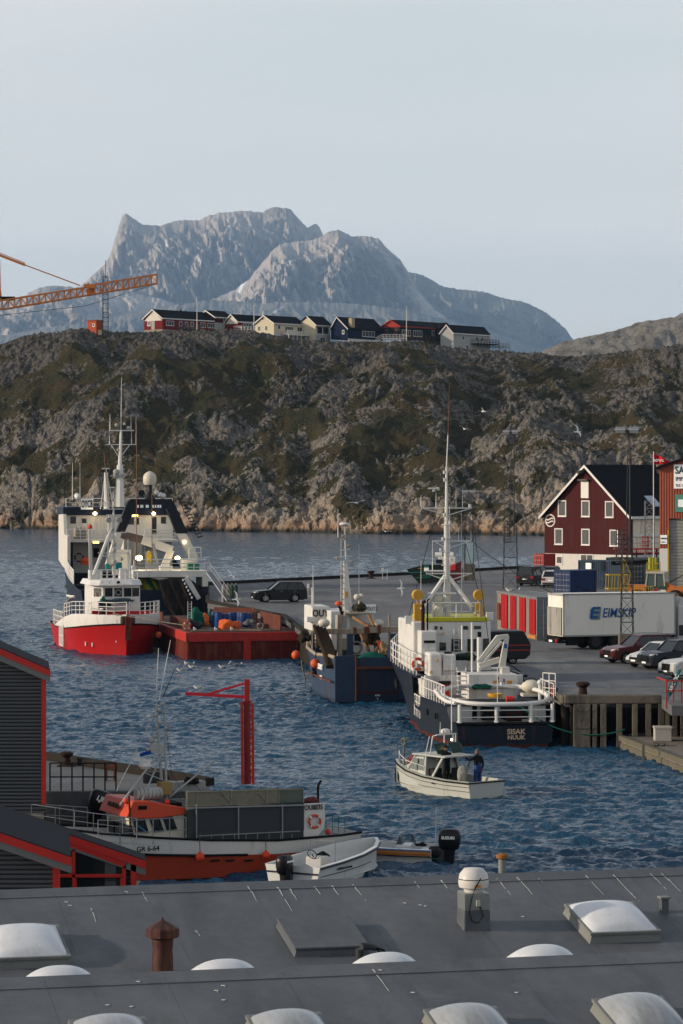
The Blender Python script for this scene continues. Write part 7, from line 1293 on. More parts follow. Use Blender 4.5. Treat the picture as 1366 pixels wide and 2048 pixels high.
sb_(372, 1585, 558, 1612, ym, .02, Mmesh, 'roof_mesh_fence', 0); sb_(559, 1578, 607, 1608, ym, .02, mat('mesh_green', (.14, .17, .14), .8, var=.3, scale=8), 'roof_mesh_fence', 0); a = MB()
for px in (374, 394, 463, 534, 558, 607): a.cyl(p(px, 1612, y=ym + .03), p(px, 1581, y=ym + .03), .018, n=5)
a.beam(p(372, 1584, y=ym + .03), p(608, 1578, y=ym + .03), .03); a.beam(p(372, 1611, y=ym + .03), p(608, 1608, y=ym + .03), .03)
for l in ((424, 1607, 442, 1585), (442, 1585, 462, 1607), (495, 1607, 516, 1584), (516, 1584, 534, 1605)): a.beam(p(l[0], l[1], y=ym + .03), p(l[2], l[3], y=ym + .03), .025)
a.build('roof_fence_frame', Mrim_, T); a = MB(); qf = p(470, 1611, y=ym); a.box(p(607, 1611, y=ym).x, p(374, 1611, y=ym).x, -1.4, ym, qf.z - .02, qf.z + .02); a.build('roof_deck', mat('grey_deck', (.16, .17, .16), .8), T)
lump(T, p(455, 1606, y=1.1), (.9, .4, .16), mat('orange_rope', (.45, .2, .06), .9), 'orange_rope', 51)
P_ = [p(*c_, y=1.6) for c_ in ((607, 1608), (649, 1606), (651, 1640), (646, 1660), (636, 1672), (608, 1674))]; a = MB(); a.prism(P_, (0, -.12, 0)); ap = a.build('aft_panel', Mhw, T, bevel=.02)
bxp(T, (p(609, 1600, y=1.5).x - .02, -1.4, 1.2), (p(609, 1600, y=1.5).x, 1.5, S.z(1608, 0, 1.5)), Mhw, 'aft_bulkhead'); q = p(627.5, 1615, y=1.63); text('lettering', 'OU8835', Mblk, ap, (q.x, q.y, q.z), .26, rot=(math.pi / 2, 0, math.pi), sx=.78); ring(T, p(629.5, 1643, y=1.7), .215, .045, (.0, 1, 0))
a = MB(); a.tube([p(636, 1606, y=.6), p(636, 1575, y=.6), p(637, 1570, y=.6), p(642, 1561, y=.6)], .045, 7); a.build('exhaust_pipe', mat('exhaust_brown', (.03, .018, .016), .7), T, smooth=True); lump(T, p(622, 1602, y=.8), (.5, .5, .3), mat('maroon_gear', (.14, .02, .02), .6), 'winch_cover', 52)
rail(T, [p(652, 1662, y=1.55), p(690, 1666, y=1.3)], .55, Mgnet, r=.012, bars=3, step=.3, name='stern_net_rail')
P_ = [(0, 1.7, 1.25), (-.95, 1.5, 1.3)]
for px, py, r_, lab, y_ in ((583, 1593, .2, 'large orange red ball float resting on the shelter roof of the orange boat', 1.2), (400, 1714, .155, 'orange fender ball hanging below the wheelhouse end of the orange boat', 2.0), (532, 1710, .14, 'red orange fender ball hanging at the stern end of the orange boat', 2.0), (656, 1664, .1, 'small red float at the stern corner of the orange boat', 1.3)):
    o = thing('ball_fender', W(S, p(px, py, y=y_)), lab, 'fender', 'ball floats on the orange boat'); a = MB(); a.sphere((0, 0, 0), r_, 20, 14); a.cyl((0, 0, r_ * .9), (0, 0, r_ * 1.25), r_ * .22, n=8); a.build('ball', mat('float_red_orange', (.66, .055, .02), .45), o, smooth=True)
    if py > 1700: a = MB(); a.cyl((0, 0, r_ * 1.2), (-.02, .02, .75), .014, n=5); a.build('lanyard', Mgnet, o)
# roof gear and mast of the orange boat
q = p(296, 1587, y=.6); a = MB(); a.cyl(p(271, 1589, y=.6), p(322, 1586, y=.6), .22, n=16); rc = a.build('life_raft_canister', mat('raft_grey_white', (.42, .42, .40), .6, dirt=.3), T, smooth=True, bevel=.04); a = MB()
for px in (276, 284, 292, 300, 308, 316): a.cyl(p(px, 1588, y=.6), p(px + 1.2, 1588, y=.6), .228, n=16)
a.build('raft_strap', mat('strap_grey', (.2, .2, .2)), rc, smooth=True); bxp(T, (p(362, 1606, y=.8).x, -.9, S.z(1606, 5, 0)), (p(255, 1606, y=.8).x, .9, S.z(1598, 5, 0)), Mblack, 'roof_rack')
for px, py in ((252, 1602), (334, 1604)): a = MB(); a.sphere(p(px, py, y=.9), .1, 14, 9); a.build('roof_float', MATS['float_red_orange'], T, smooth=True)
sb_(322, 1565, 345, 1590, .5, .4, mat('ochre_box', (.35, .24, .09), .7), 'ochre_box'); sb_(292, 1545, 328, 1566, -.2, .3, mat('slate_box', (.05, .055, .06), .6), 'dark_box'); sb_(343, 1565, 412, 1578, -.5, .5, mat('pale_board', (.36, .37, .36), .7), 'pale_board'); lump(T, p(384, 1562, y=-.4), (.5, .4, .3), Mblack, 'black_sack', 53)
a = MB(); ya = .3; a.cyl(p(333, 1600, y=ya), p(329, 1400, y=ya), .045, .03, n=7); a.cyl(p(323, 1560, y=ya), p(313, 1410, y=ya), .055, .04, n=7); a.cyl(p(313, 1410, y=ya), p(314, 1378, y=ya), .025, n=5)
a.cyl(p(283, 1604, y=.9), p(326, 1502, y=ya), .03, n=6); a.cyl(p(240, 1610, y=.9), p(322, 1500, y=ya), .035, n=6); a.cyl(p(233, 1582, y=.9), p(306, 1434, y=ya), .018, n=5); a.cyl(p(345, 1466, y=ya), p(321, 1418, y=ya), .018, n=5); a.beam(p(300, 1497, y=ya), p(332, 1497, y=ya), .09, .3); a.beam(p(288, 1545, y=ya), p(326, 1560, y=ya), .03); a.beam(p(306, 1462, y=ya), p(332, 1470, y=ya), .04); a.beam(p(330, 1466, y=ya), p(346, 1467, y=ya), .02)
mm_ = a.build('mast', mat('mast_grey', (.42, .43, .42), .5, rust=.25), T, smooth=True); a = MB()
for px, py, k_ in ((303, 1481, .17), (308, 1473, .12), (318, 1420, .13), (312, 1430, .1), (324, 1408, .1), (300, 1455, .08), (331, 1456, .09), (314, 1453, .1), (320, 1446, .1)): a.sphere(p(px, py, y=ya + .1), k_ * .7, 9, 7)
a.build('mast_fittings', mat('fitting_grey', (.38, .38, .37)), mm_, smooth=True); a = MB(); a.lathe(p(291, 1532, y=ya), [(.16, -.1), (.24, 0), (.22, .12), (.05, .17)], 16); a.beam(p(266, 1517, y=ya + .1), p(306, 1523, y=ya + .1), .07, .1); a.build('radar', Mrail, mm_, smooth=True)
a = MB(); a.cbox(p(291, 1507, y=ya + .2), (.4, .08, .12), ry=.25); a.build('blue_flag_bundle', mat('flag_blue', (.01, .06, .3), .8), mm_); a = MB(); a.sphere(p(296, 1500, y=ya + .2), .05, 8, 6); a.build('yellow_lamp', Myel, mm_)
for x0, y0, x1, y1 in ((313, 1380, 317, 1296), (319, 1396, 341, 1280), (325, 1396, 353, 1330)):
    a = MB(); a.cyl(p(x0, y0, y=ya), p(x1, y1, y=ya), .016, .008, n=4); a.build('whip_antenna', Mrail if x0 < 325 else Mchain, mm_)
a = MB(); a.cyl(p(338, 1595, y=.2), p(430, 1520, y=.2), .035, n=7); a.cyl(p(421, 1528, y=.2), p(422, 1556, y=.2), .012, n=4); a.sphere(p(421, 1540, y=.2), .06, 8, 6); a.build('derrick_boom', mat('mast_grey', (.42, .43, .42)), T, smooth=True)
a = MB()
for l in ((338, 1520, 420, 1600), (341, 1540, 372, 1600), (330, 1440, 345, 1560)): a.cyl(p(l[0], l[1], y=.2), p(l[2], l[3], y=.2), .007, n=4)
a.build('rigging', Mchain, mm_)
# ---- outboard engine builder
def outboard(par, c, rz, s, label=None, tilt=0., text_=None, hcol=None):
    """cowl at c, leg hanging down; local frame given by rz about z"""
    M_ = Matrix.Translation(Vector(c)) @ Matrix.Rotation(rz, 4, 'Z') @ Matrix.Rotation(tilt, 4, 'Y') @ Matrix.Scale(s, 4); hc = hcol or mat('outboard_black', (.010, .010, .012), .35)
    a = MB(); a.M = M_; secs = []
    for z_, k_ in ((-.32, .72), (-.26, .9), (-.05, 1.0), (.12, 1.0), (.26, .92), (.33, .72), (.35, .3)):
        secs.append([( (.36 * math.copysign(abs(math.cos(t_)) ** .6, math.cos(t_)) + .05 * z_) * k_, .23 * math.copysign(abs(math.sin(t_)) ** .6, math.sin(t_)) * k_, z_) for t_ in np.linspace(0, 2 * math.pi, 18, endpoint=False)])
    a.loft(secs, True, True); o = a.build('outboard_cowl', hc, par, smooth=True, angle=50)
    a = MB(); a.M = M_; a.hexa([(-.14, -.09, -1.2), (.12, -.05, -1.2), (.12, .05, -1.2), (-.14, .09, -1.2), (-.22, -.12, -.3), (.18, -.12, -.3), (.18, .12, -.3), (-.22, .12, -.3)]); a.build('outboard_leg', hc, o, bevel=.02)
    a = MB(); a.M = M_; a.hexa([(-.5, -.14, -.65), (-.18, -.14, -.65), (-.18, .14, -.65), (-.5, .14, -.65), (-.42, -.14, -.22), (-.15, -.14, -.22), (-.15, .14, -.22), (-.42, .14, -.22)]); a.build('mounting_bracket', mat('bracket_grey', (.08, .085, .09), .5), o, bevel=.01)
    a = MB(); a.M = M_; a.lathe((.02, 0, -1.28), [(.02, -.3), (.08, -.2), (.08, .2), (.03, .28)], 10, 'x'); a.box(-.15, .2, -.12, .12, -1.13, -1.11); a.build('gearcase', hc, o, smooth=True)
    if text_:
        tx, sgn, sz = text_; t_ = text('lettering', tx, Mwt, None, (0, 0, 0), sz, bold=.03, shear=.15); t_.parent = o; t_.matrix_local = M_ @ Matrix.Translation((.0, -.24 * sgn, .12)) @ Matrix.Rotation(0 if sgn > 0 else math.pi, 4, 'Z') @ Matrix.Rotation(math.pi / 2, 4, 'X')
    return o
# ---- small open boats
def openboat(S_, st, name='hull', m_=None, inner=None, zin=.25, stripe=None):
    T_ = S_.t; hl = hull(T_, st, [(-1, 0, m_, 'bottom'), (0, 1, m_, 'hull')], zk=-.35, n=4)
    a = MB()
    for sgn in (1, -1): a.loft([[(x + (q[0] if q else 0), sgn * (bd + .02), z_), (x + (q[0] if q else 0), sgn * (bd - .13), z_ + .01), (x + (q[0] if q else 0) * .8, sgn * (bd - .15), zin)] for (x, bd, bw, z_, *q) in st], caps=False)
    a.build('gunwale', inner or m_, T_, smooth=True, angle=30); return hl
Mgw = mat('gelcoat_white', (.62, .63, .62), .3, var=.04, dirt=.04)
S = Ship('white_open_motorboat', 'white open motorboat with dark rubbing strip moored at the stern of the orange boat', 'motorboat', 585, 101.2, .50, .866); T = S.t; p = S.p
st = [(0, 1.08, .93, .74), (1.5, 1.13, .98, .80), (3.0, 1.08, .9, .88), (4.2, .90, .6, .98), (4.95, .50, .25, 1.05, .15), (5.4, .08, .03, 1.10, .3)]
openboat(S, st, m_=Mgw, zin=.18); deckplate(T, st, z=.2, m_=mat('cockpit_white', (.55, .55, .52), .6, dirt=.1), k=.9, name='cockpit_floor'); a = MB()
for sgn in (1, -1): a.tube([(x + (q[0] if q else 0), sgn * (bd + .03), z_ - .05) for (x, bd, bw, z_, *q) in st], .035, 6)
a.tube([(-.03, y, .5) for y in (-1.02, 1.02)], .03, 6); a.build('rubbing_strip', mat('strip_navy', (.015, .025, .045), .5), T, smooth=True)
a = MB(); a.tube([(.1, -1.02, .40), (1.5, -1.07, .43), (3, -1.0, .47), (3.9, -.86, .5)], .012, 4); a.build('hull_line', mat('strip_navy', (.015, .025, .045)), T)
bxp(T, (.05, -1.0, .3), (.45, 1.0, .62), Mgw, 'stern_bench', .05); bxp(T, (1.6, -.2, .2), (2.15, .45, .85), mat('console_white', (.5, .5, .49), .5), 'console', .06); a = MB(); a.torus((1.5, .12, .95), .17, .015, (1, 0, .5), 18, 5); a.cyl((1.6, .12, .85), (1.5, .12, .95), .02, n=5); a.build('steering_wheel', Mblack, T, smooth=True); a = MB(); a.tube([(2.1, -.45, .2), (2.1, -.45, 1.35), (2.1, .55, 1.35), (2.1, .55, .2)], .02, 6); a.build('grab_frame', Msteel, T, smooth=True)
lump(T, (2.2, .1, .8), (.5, .4, .3), Mblack, 'instrument_cluster', 61); outboard(T, (-.32, .12, .80), math.pi, .95, text_=('EVINRUDE', -1, .09)); a = MB(); a.tube([(.2, .2, .62), (.05, .45, .72), (-.15, .35, .7), (-.2, .2, .5)], .03, 6); a.build('control_cable', Mblack, T, smooth=True)
text('lettering', 'G 925 Line 4 version', Mblk, T, (1.1, -1.11, .56), .12, rot=(math.pi / 2, 0, 0), align='LEFT', shear=.2)
S = Ship('orange_striped_dinghy', 'white open boat with an orange side stripe and big black outboard beside the white motorboat', 'motorboat', 868, 108.0, -.93, .15); T = S.t; p = S.p; SD = S
st = [(0, .98, .8, .52), (1.2, 1.02, .85, .55), (2.6, 1.0, .8, .60), (3.8, .8, .5, .68), (4.6, .4, .2, .76, .2), (5.0, .06, .03, .8, .3)]
openboat(S, st, m_=Mgw, zin=.15); deckplate(T, st, z=.2, m_=mat('grey_floor', (.22, .22, .2), .7, dirt=.2), k=.9, name='cockpit_floor'); a = MB()
sd = [(x + (q[0] if q else 0), bd, z_) for (x, bd, bw, z_, *q) in st[:5]]
def strake(z0, z1, m_, nm, o_=.03): a = MB(); a.loft([[(x, b_ + o_, z_ + z0), (x, b_ + o_ + .015, z_ + (z0 + z1) / 2), (x, b_ + o_, z_ + z1)] for x, b_, z_ in sd], caps=False); a.loft([[(x, -b_ - o_, z_ + z0), (x, -b_ - o_ - .015, z_ + (z0 + z1) / 2), (x, -b_ - o_, z_ + z1)] for x, b_, z_ in sd], caps=False); return a.build(nm, m_, T)
strake(-.22, -.06, mat('stripe_orange', (.42, .16, .04), .5), 'orange_stripe', .0); strake(-.05, -.01, mat('stripe_blue', (.04, .2, .42), .5), 'blue_stripe', .02); strake(-.27, -.235, Mblack, 'black_strip', -.01)
bxp(T, (.8, -.3, .2), (1.35, .4, .62), Mgw, 'console', .06); a = MB(); a.prism([(1.35, -.28, .6), (1.1, -.28, .6), (1.2, -.28, .95)], (0, .6, 0)); a.build('windscreen', mat('smoked_glass', (.08, .12, .10), .1), T); a = MB(); a.torus((.72, .1, .75), .17, .015, (1, 0, -.5), 18, 5); a.build('steering_wheel', Mblack, T, smooth=True); bxp(T, (.2, -.4, .2), (.5, .4, .45), Mgw, 'seat', .05); lump(T, (.45, .1, .6), (.45, .3, .14), Mblack, 'black_cushion', 62)
outboard(T, (-.62, -.05, .75), 0, 1.12, text_=('SUZUKI', -1, .15)) if False else None
ob = outboard(T, (-.55, -.1, .78), math.pi, 1.12); q = p(895.5, 1676.5, y=.24); text('lettering', 'SUZUKI', Mwt, ob, (q.x, .19, q.z), .14, rot=(math.pi / 2, 0, math.pi), bold=.03)
outboard(T, (-.1, .62, .42), math.pi, .62); antenna(T, (-.02, -.4, .55), 1.35, .012); a = MB(); a.sphere((4.3, .6, .62), .09, 10, 8); a.build('black_fender', Mblack, T, smooth=True); a = MB(); a.tube([(.1, .9, .3), (-.1, .98, .22), (-.25, .8, .2)], .02, 5); a.build('green_line', Mgnet, T)
# ---- boat lying behind (mostly hidden) with big dark outboard
S = Ship('moored_day_boat', 'small boat behind the orange boat bow with a large dark outboard engine', 'motorboat', 232, 107.3, .98, .1); T = S.t
st = [(0, .9, .8, .55), (1.2, .95, .8, .55), (2.0, .7, .4, .62), (2.6, .06, .03, .7, .2)]
openboat(S, st, m_=Mgw, zin=.15); M_ob = mat('outboard_black', (.010, .010, .012), .35)
S.t.location.z = 1.25; outboard(T, (-.55, .0, .95), math.pi, 1.25, tilt=-.35, text_=('LJIK', -1, .2)); a = MB(); a.cyl((-.5, 0, .2), (-.5, 0, -1.3), .06, n=6); a.cyl((1.2, 0, .2), (1.2, 0, -1.3), .06, n=6); a.build('trailer_stand', Msteel, T)
# ---- white cabin motorboat with two people
S = Ship('cabin_motorboat', 'small greyish white cabin motorboat carrying two men in mid harbour', 'motorboat', 973, 129.0, -.62, .78); T = S.t; p = S.p; SM = S
Mcw = mat('gelcoat_greywhite', (.46, .48, .44), .45, var=.05, dirt=.06)
st = [(0, 1.05, .92, .74), (1.5, 1.12, 1.0, .74), (3, 1.12, .95, .82), (4.3, .95, .6, .98), (5.2, .5, .2, 1.14, .2), (5.7, .08, .03, 1.24, .35)]
openboat(S, st, m_=Mcw, zin=.2); deckplate(T, st, z=.28, m_=mat('cockpit_grey', (.16, .16, .15), .7), k=.9, name='cockpit_floor')
a = MB()
for sgn in (1, -1):
    a.tube([(x + (q[0] if q else 0), sgn * (bd + .03), z_ - .06) for (x, bd, bw, z_, *q) in st], .035, 6)
a.tube([(-.02, -1.05, .68), (-.02, 1.05, .68)], .03, 6); a.build('rubbing_strip', Mblack, T, smooth=True)
a = MB()
for f_ in (.42, .68):
    for sgn in (1, -1): a.tube([(x + (q[0] if q else 0) * f_, sgn * (bw + (bd - bw) * f_ ** 1.3 + .012), z_ * f_) for (x, bd, bw, z_, *q) in st], .014, 4)
a.build('lapstrake_line', mat('strake_shadow_grey', (.12, .12, .11)), T)
a = MB(); a.loft([[(2.9, .95, .8), (3.2, .85, 1.6), (3.2, -.85, 1.6), (2.9, -.95, .8)], [(4.2, .85, .9), (3.9, .72, 1.55), (3.9, -.72, 1.55), (4.2, -.85, .9)], [(5.0, .5, 1.05), (4.4, .45, 1.2), (4.4, -.45, 1.2), (5.0, -.5, 1.05)]], True, False); a.build('foredeck_cabin', Mcw, T, bevel=.04)
a = MB(); a.box(1.75, 4.0, -.86, .86, 1.62, 1.70); a.build('cabin_roof', Mcw, T, bevel=.04); a = MB()
for sgn in (1, -1): a.beam((1.9, sgn * .86, 1.62), (2.45, sgn * .95, .8), .09); a.beam((3.0, sgn * .86, 1.62), (2.95, sgn * .95, .8), .09)
a.beam((3.9, .72, 1.6), (4.35, .78, .95), .06); a.build('cabin_frame', Mcw, T)
for x0, x1 in ((3.05, 3.45), (3.55, 3.95)):
    for sgn in (1, -1): a = MB(); a.prism([(x0, sgn * .9, 1.0), (x1 + .1, sgn * .87, 1.02), (x1 - .02, sgn * .80, 1.5), (x0, sgn * .83, 1.5)], (0, sgn * .04, 0)); a.build('side_window', mat('dull_window', (.16, .19, .18), .15), T)
a = MB(); a.box(2.5, 2.55, -.85, -.2, .3, 1.1); a.box(2.6, 2.9, .3, .8, .3, 1.1); a.box(1.9, 2.3, -.2, .3, .28, .72); a.build('helm_console', mat('dark_interior', (.03, .03, .032), .7), T)
a = MB()
for sgn in (1, -1):
    a.tube([(2.9, sgn * .72, 1.7), (2.8, sgn * .66, 2.5), (2.65, sgn * .55, 2.56), (2.65, 0, 2.56)], .03, 6); a.tube([(3.15, sgn * .78, 1.7), (3.0, sgn * .68, 2.48)], .02, 5)
a.beam((2.8, 0, 2.54), (2.8, 0, 1.75), .03); a.build('radar_arch', Mrail, T, smooth=True); a = MB(); a.lathe((2.72, 0, 2.6), [(.18, 0), (.2, .05), (.19, .16), (.1, .2)], 16); a.build('radar_dome', Mrail, T, smooth=True)
for yy in (.3, -.35): antenna(T, (2.72, yy, 2.56), .55 if yy > 0 else 3.4, .02)
for yy in (.42, -.42): a = MB(); a.hexa([(2.4, yy - .3, 1.74), (2.4, yy + .3, 1.74), (2.36, yy + .3, 1.74), (2.36, yy - .3, 1.74), (2.7, yy - .34, 2.2), (2.7, yy + .34, 2.2), (2.66, yy + .34, 2.2), (2.66, yy - .34, 2.2)]); a.build('green_windscreen', mat('green_screen', (.01, .045, .03), .3), T, bevel=.03)
a = MB(); a.sphere((2.3, 0, 2.35), .05, 10, 8); a.build('anchor_lamp', Mwarm, T, smooth=True)
rail(T, [(3.0, .98, .84), (4.3, .9, 1.0), (5.3, .45, 1.18), (5.9, 0, 1.28)], .35, Mrail, r=.014, bars=1, step=.7, name='bow_railing'); a = MB(); a.beam((5.2, .3, 1.15), (5.2, .3, 2.0), .06); a.torus((5.2, .3, 2.08), .14, .06, (0, 1, 0), 14, 6); a.build('line_hauler', mat('hauler_grey', (.14, .15, .13), .7, rust=.2), T, smooth=True)
lump(T, (4.8, .1, 1.25), (.7, .6, .45), mat('pink_gear', (.22, .07, .06), .9, var=.4), 'net_bag', 71); lump(T, (.95, .55, .95), (.42, .42, .85), mat('grey_cover', (.30, .30, .27), .8, var=.2), 'covered_engine', 72, amp=.12); lump(T, (5.9, -.1, .5), (.7, .3, 1.0), Mblack, 'dark_bow_bag', 73, amp=.15)
a = MB(); a.box(2.2, 2.3, 1.12, 1.16, .5, .56); a.build('hull_fitting', Mblack, T)
# ---- people
def person(loc, rz, joints, radii, edges, skin_m, name_label, parts, group='men aboard the cabin motorboat'):
    """joints: local points; body grown with a skin modifier"""
    names = list(joints); me = bpy.data.meshes.new('person'); me.from_pydata([joints[n_] for n_ in names], [(names.index(a_), names.index(b_)) for a_, b_ in edges], [])
    o = bpy.data.objects.new('person', me); COL.objects.link(o); o.location = loc; o.rotation_euler = (0, 0, rz); me.materials.append(skin_m)
    sk = o.modifiers.new('skin', 'SKIN'); sv = me.skin_vertices[0].data
    for i, n_ in enumerate(names): r_ = radii[n_]; sv[i].radius = r_ if isinstance(r_, tuple) else (r_, r_); sv[i].use_root = (n_ == 'pelvis')
    sk.use_smooth_shade = True; ss = o.modifiers.new('sub', 'SUBSURF'); ss.levels = 1; ss.render_levels = 2; tag(o, name_label, 'person', group)
    return o
Mskin = mat('skin', (.30, .16, .11), .6, var=.05); Mjk = mat('dark_jacket', (.014, .016, .018), .8); Mbib = mat('bib_blue', (.012, .045, .20), .6, var=.1); Mglv = mat('glove_orange', (.50, .05, .02), .6); Mhair = mat('grey_hair', (.12, .11, .10), .8); Mhair2 = mat('dark_hair', (.012, .010, .009), .8)
E_ = [('pelvis', 'waist'), ('waist', 'chest'), ('chest', 'neck'), ('neck', 'head0'), ('chest', 'shL'), ('shL', 'elL'), ('elL', 'wrL'), ('chest', 'shR'), ('shR', 'elR'), ('elR', 'wrR'), ('pelvis', 'hipL'), ('hipL', 'knL'), ('knL', 'anL'), ('anL', 'toL'), ('pelvis', 'hipR'), ('hipR', 'knR'), ('knR', 'anR'), ('anR', 'toR')]
RD = dict(pelvis=(.16, .12), waist=(.15, .11), chest=(.18, .13), neck=.06, head0=.055, shL=.075, elL=.052, wrL=.036, shR=.075, elR=.052, wrR=.036, hipL=.095, knL=.068, anL=.048, toL=.04, hipR=.095, knR=.068, anR=.048, toR=.04)
def head(par, c, face, skin_m, hair_m):
    """c centre of the skull, face: unit direction the person looks"""
    c = Vector(c); f = Vector(face).normalized(); s_ = f.cross(Vector((0, 0, 1))).normalized(); a = MB(); Mx = Matrix.Translation(c) @ Matrix(((f.x, s_.x, 0), (f.y, s_.y, 0), (f.z, s_.z, 1))).to_4x4(); a.M = Mx
    a.sphere((0, 0, 0), .1, 16, 12, (.98, .78, 1.15)); a.sphere((.045, 0, -.075), .055, 10, 7, (.8, .85, .7)); a.prism([(.09, -.014, -.03), (.125, 0, -.03), (.09, .014, -.03), (.09, 0, .02)], (0, 0, .005)); a.sphere((0, .082, -.01), .022, 8, 6, (.7, .35, 1.2)); a.sphere((0, -.082, -.01), .022, 8, 6, (.7, .35, 1.2)); h_ = a.build('head', skin_m, par, smooth=True)
    a = MB(); a.M = Mx; a.sphere((.088, .03, .012), .012, 8, 6); a.sphere((.088, -.03, .012), .012, 8, 6); a.build('eyes', mat('eye_dark', (.02, .015, .012), .3), h_); a = MB(); a.M = Mx; a.box(.086, .094, -.022, .022, -.062, -.054); a.build('mouth', mat('lip', (.2, .07, .06), .6), h_)
    a = MB(); a.M = Mx; a.sphere((-.018, 0, .03), .106, 16, 10, (.98, .82, 1.08), z0=-.05, z1=1); a.build('hair', hair_m, par, smooth=True)
def hand(par, w_, d, m_, curl=.5):
    w_ = Vector(w_); d = Vector(d).normalized(); u = Vector((0, 0, 1)) if abs(d.z) < .8 else Vector((1, 0, 0)); s_ = d.cross(u).normalized(); n_ = s_.cross(d); a = MB(); a.beam(w_, w_ + d * .085, .08, .032, up=tuple(n_))
    for i, ln in enumerate((.07, .078, .074, .058)):
        b_ = w_ + d * .08 + s_ * (.03 - i * .02); k_ = b_ + (d * .6 - n_ * curl * .5) * ln * .6; a.tube([b_, k_, k_ + (d * .4 - n_ * curl) * ln * .5], [.0095, .009, .0075], 6)
    b_ = w_ + d * .02 + s_ * .038; a.tube([b_, b_ + (d * .6 + s_ * .7) * .04, b_ + (d * 1.1 + s_ * .6 - n_ * .3) * .055], [.0115, .010, .008], 6); return a.build('hand', m_, par, smooth=True)
# standing man in blue bib at the stern; boat-local axes, standing on the cockpit floor
J = dict(pelvis=(0, 0, .93), waist=(.01, 0, 1.08), chest=(.02, 0, 1.32), neck=(.03, 0, 1.50), head0=(.04, 0, 1.56), shL=(.02, .20, 1.42), elL=(.16, .34, 1.28), wrL=(.24, .52, 1.44), shR=(.02, -.20, 1.42), elR=(-.04, -.27, 1.14), wrR=(.03, -.28, .90), hipL=(0, .10, .86), knL=(.03, .12, .48), anL=(0, .13, .09), toL=(.14, .14, .05), hipR=(0, -.10, .86), knR=(.05, -.12, .48), anR=(0, -.13, .09), toR=(.14, -.15, .05))
wl = W(SM, (.62, -.05, .285)); rzm = SM.t.rotation_euler.z
per = person(wl, rzm, J, RD, E_, Mjk, 'grey haired man in blue bib trousers and orange gloves standing at the motorboat stern', None)
head(per, (.05, .0, 1.655), (.7, .7, -.05), Mskin, Mhair); hand(per, (.245, .53, 1.45), (.25, .8, .3), Mglv); hand(per, (.035, -.28, .885), (.1, 0, -1), Mglv)
def skinpart(par, name, J_, R_, E2, m_):
    names = list(J_); me = bpy.data.meshes.new(name); me.from_pydata([J_[n_] for n_ in names], [(names.index(a_), names.index(b_)) for a_, b_ in E2], []); o = bpy.data.objects.new(name, me); COL.objects.link(o); me.materials.append(m_); o.parent = par; o.modifiers.new('skin', 'SKIN').use_smooth_shade = True
    for i, n_ in enumerate(names): r_ = R_[n_]; me.skin_vertices[0].data[i].radius = r_ if isinstance(r_, tuple) else (r_, r_); me.skin_vertices[0].data[i].use_root = (i == 0)
    ss = o.modifiers.new('sub', 'SUBSURF'); ss.levels = 1; ss.render_levels = 2; return o
JB = {k_: J[k_] for k_ in ('pelvis', 'waist', 'hipL', 'knL', 'anL', 'hipR', 'knR', 'anR')}; JB['bib'] = (.045, 0, 1.30)
RB = dict(pelvis=(.175, .135), waist=(.168, .13), bib=(.13, .13), hipL=.112, knL=.086, anL=.075, hipR=.112, knR=.086, anR=.075)
skinpart(per, 'bib_trousers', JB, RB, [('pelvis', 'waist'), ('waist', 'bib'), ('pelvis', 'hipL'), ('hipL', 'knL'), ('knL', 'anL'), ('pelvis', 'hipR'), ('hipR', 'knR'), ('knR', 'anR')], Mbib)
J2 = dict(J); J2.update(elL=(.16, .26, 1.2), wrL=(.34, .16, 1.16), elR=(.16, -.26, 1.2), wrR=(.34, -.14, 1.16))
J2 = {k_: (v[0], v[1], v[2]) for k_, v in J2.items()}
wl = W(SM, (2.28, .30, .33)); per = person(wl, rzm, J2, RD, E_, Mjk, 'dark haired man in a black jacket at the motorboat helm, head above the roof', None); head(per, (.05, 0, 1.66), (.5, -.8, -.05), Mskin, Mhair2); hand(per, (.35, .16, 1.16), (1, -.2, .1), Mskin); hand(per, (.35, -.14, 1.16), (1, .2, .1), Mskin)
# ---- red davit crane on the jetty
Yd = 112.; t = thing('red_jetty_crane', Vector((X(496, Yd), Yd, 1.55)), 'red steel jib crane with lattice column standing on the small jetty', 'crane'); Mrc = mat('crane_red', (.34, .018, .018), .5, var=.12, rust=.08)
def pd(px, py, dy=0): return Vector((X(px, Yd), Yd + dy, Z(py, Yd)))
a = MB(); a.beam(pd(495, 1568), pd(494, 1402), .25, .25); a.build('column', mat('crane_dark_red', (.20, .010, .010), .6, rust=.1), t, world=True); a = MB(); a.beam(pd(485, 1568), pd(483.5, 1402), .09, .3); a.beam(pd(506.5, 1568), pd(505, 1406), .09, .3); a.build('column_leg', Mrc, t, world=True); a = MB()
for i in range(6): a.beam(pd(500, 1560 - i * 27, -.2), pd(507, 1548 - i * 27, -.2), .04); a.beam(pd(507, 1548 - i * 27, -.2), pd(500, 1535 - i * 27, -.2), .04)
a.build('lacing', Mrc, t, world=True); a = MB(); a.beam(pd(494, 1404), pd(494, 1358), .19, .22); a.build('upper_post', Mrc, t, world=True, bevel=.02); a = MB(); a.beam(pd(371, 1387), pd(489, 1394), .1, .12); a.beam(pd(412, 1389), pd(489, 1367), .07, .08); a.build('jib', mat('jib_red', (.45, .015, .03), .5), t, world=True)
lump(None, (0, 0, 0), (1.3, .9, .5), mat('tan_sacking', (.28, .20, .12), .9, var=.3), 'sacking_heap', 81); o = bpy.data.objects['sacking_heap']; o.location = (X(482, 110.5), 110.5, 1.62); tag(o, 'tan sacking heap at the foot of the red jetty crane', 'sacking')
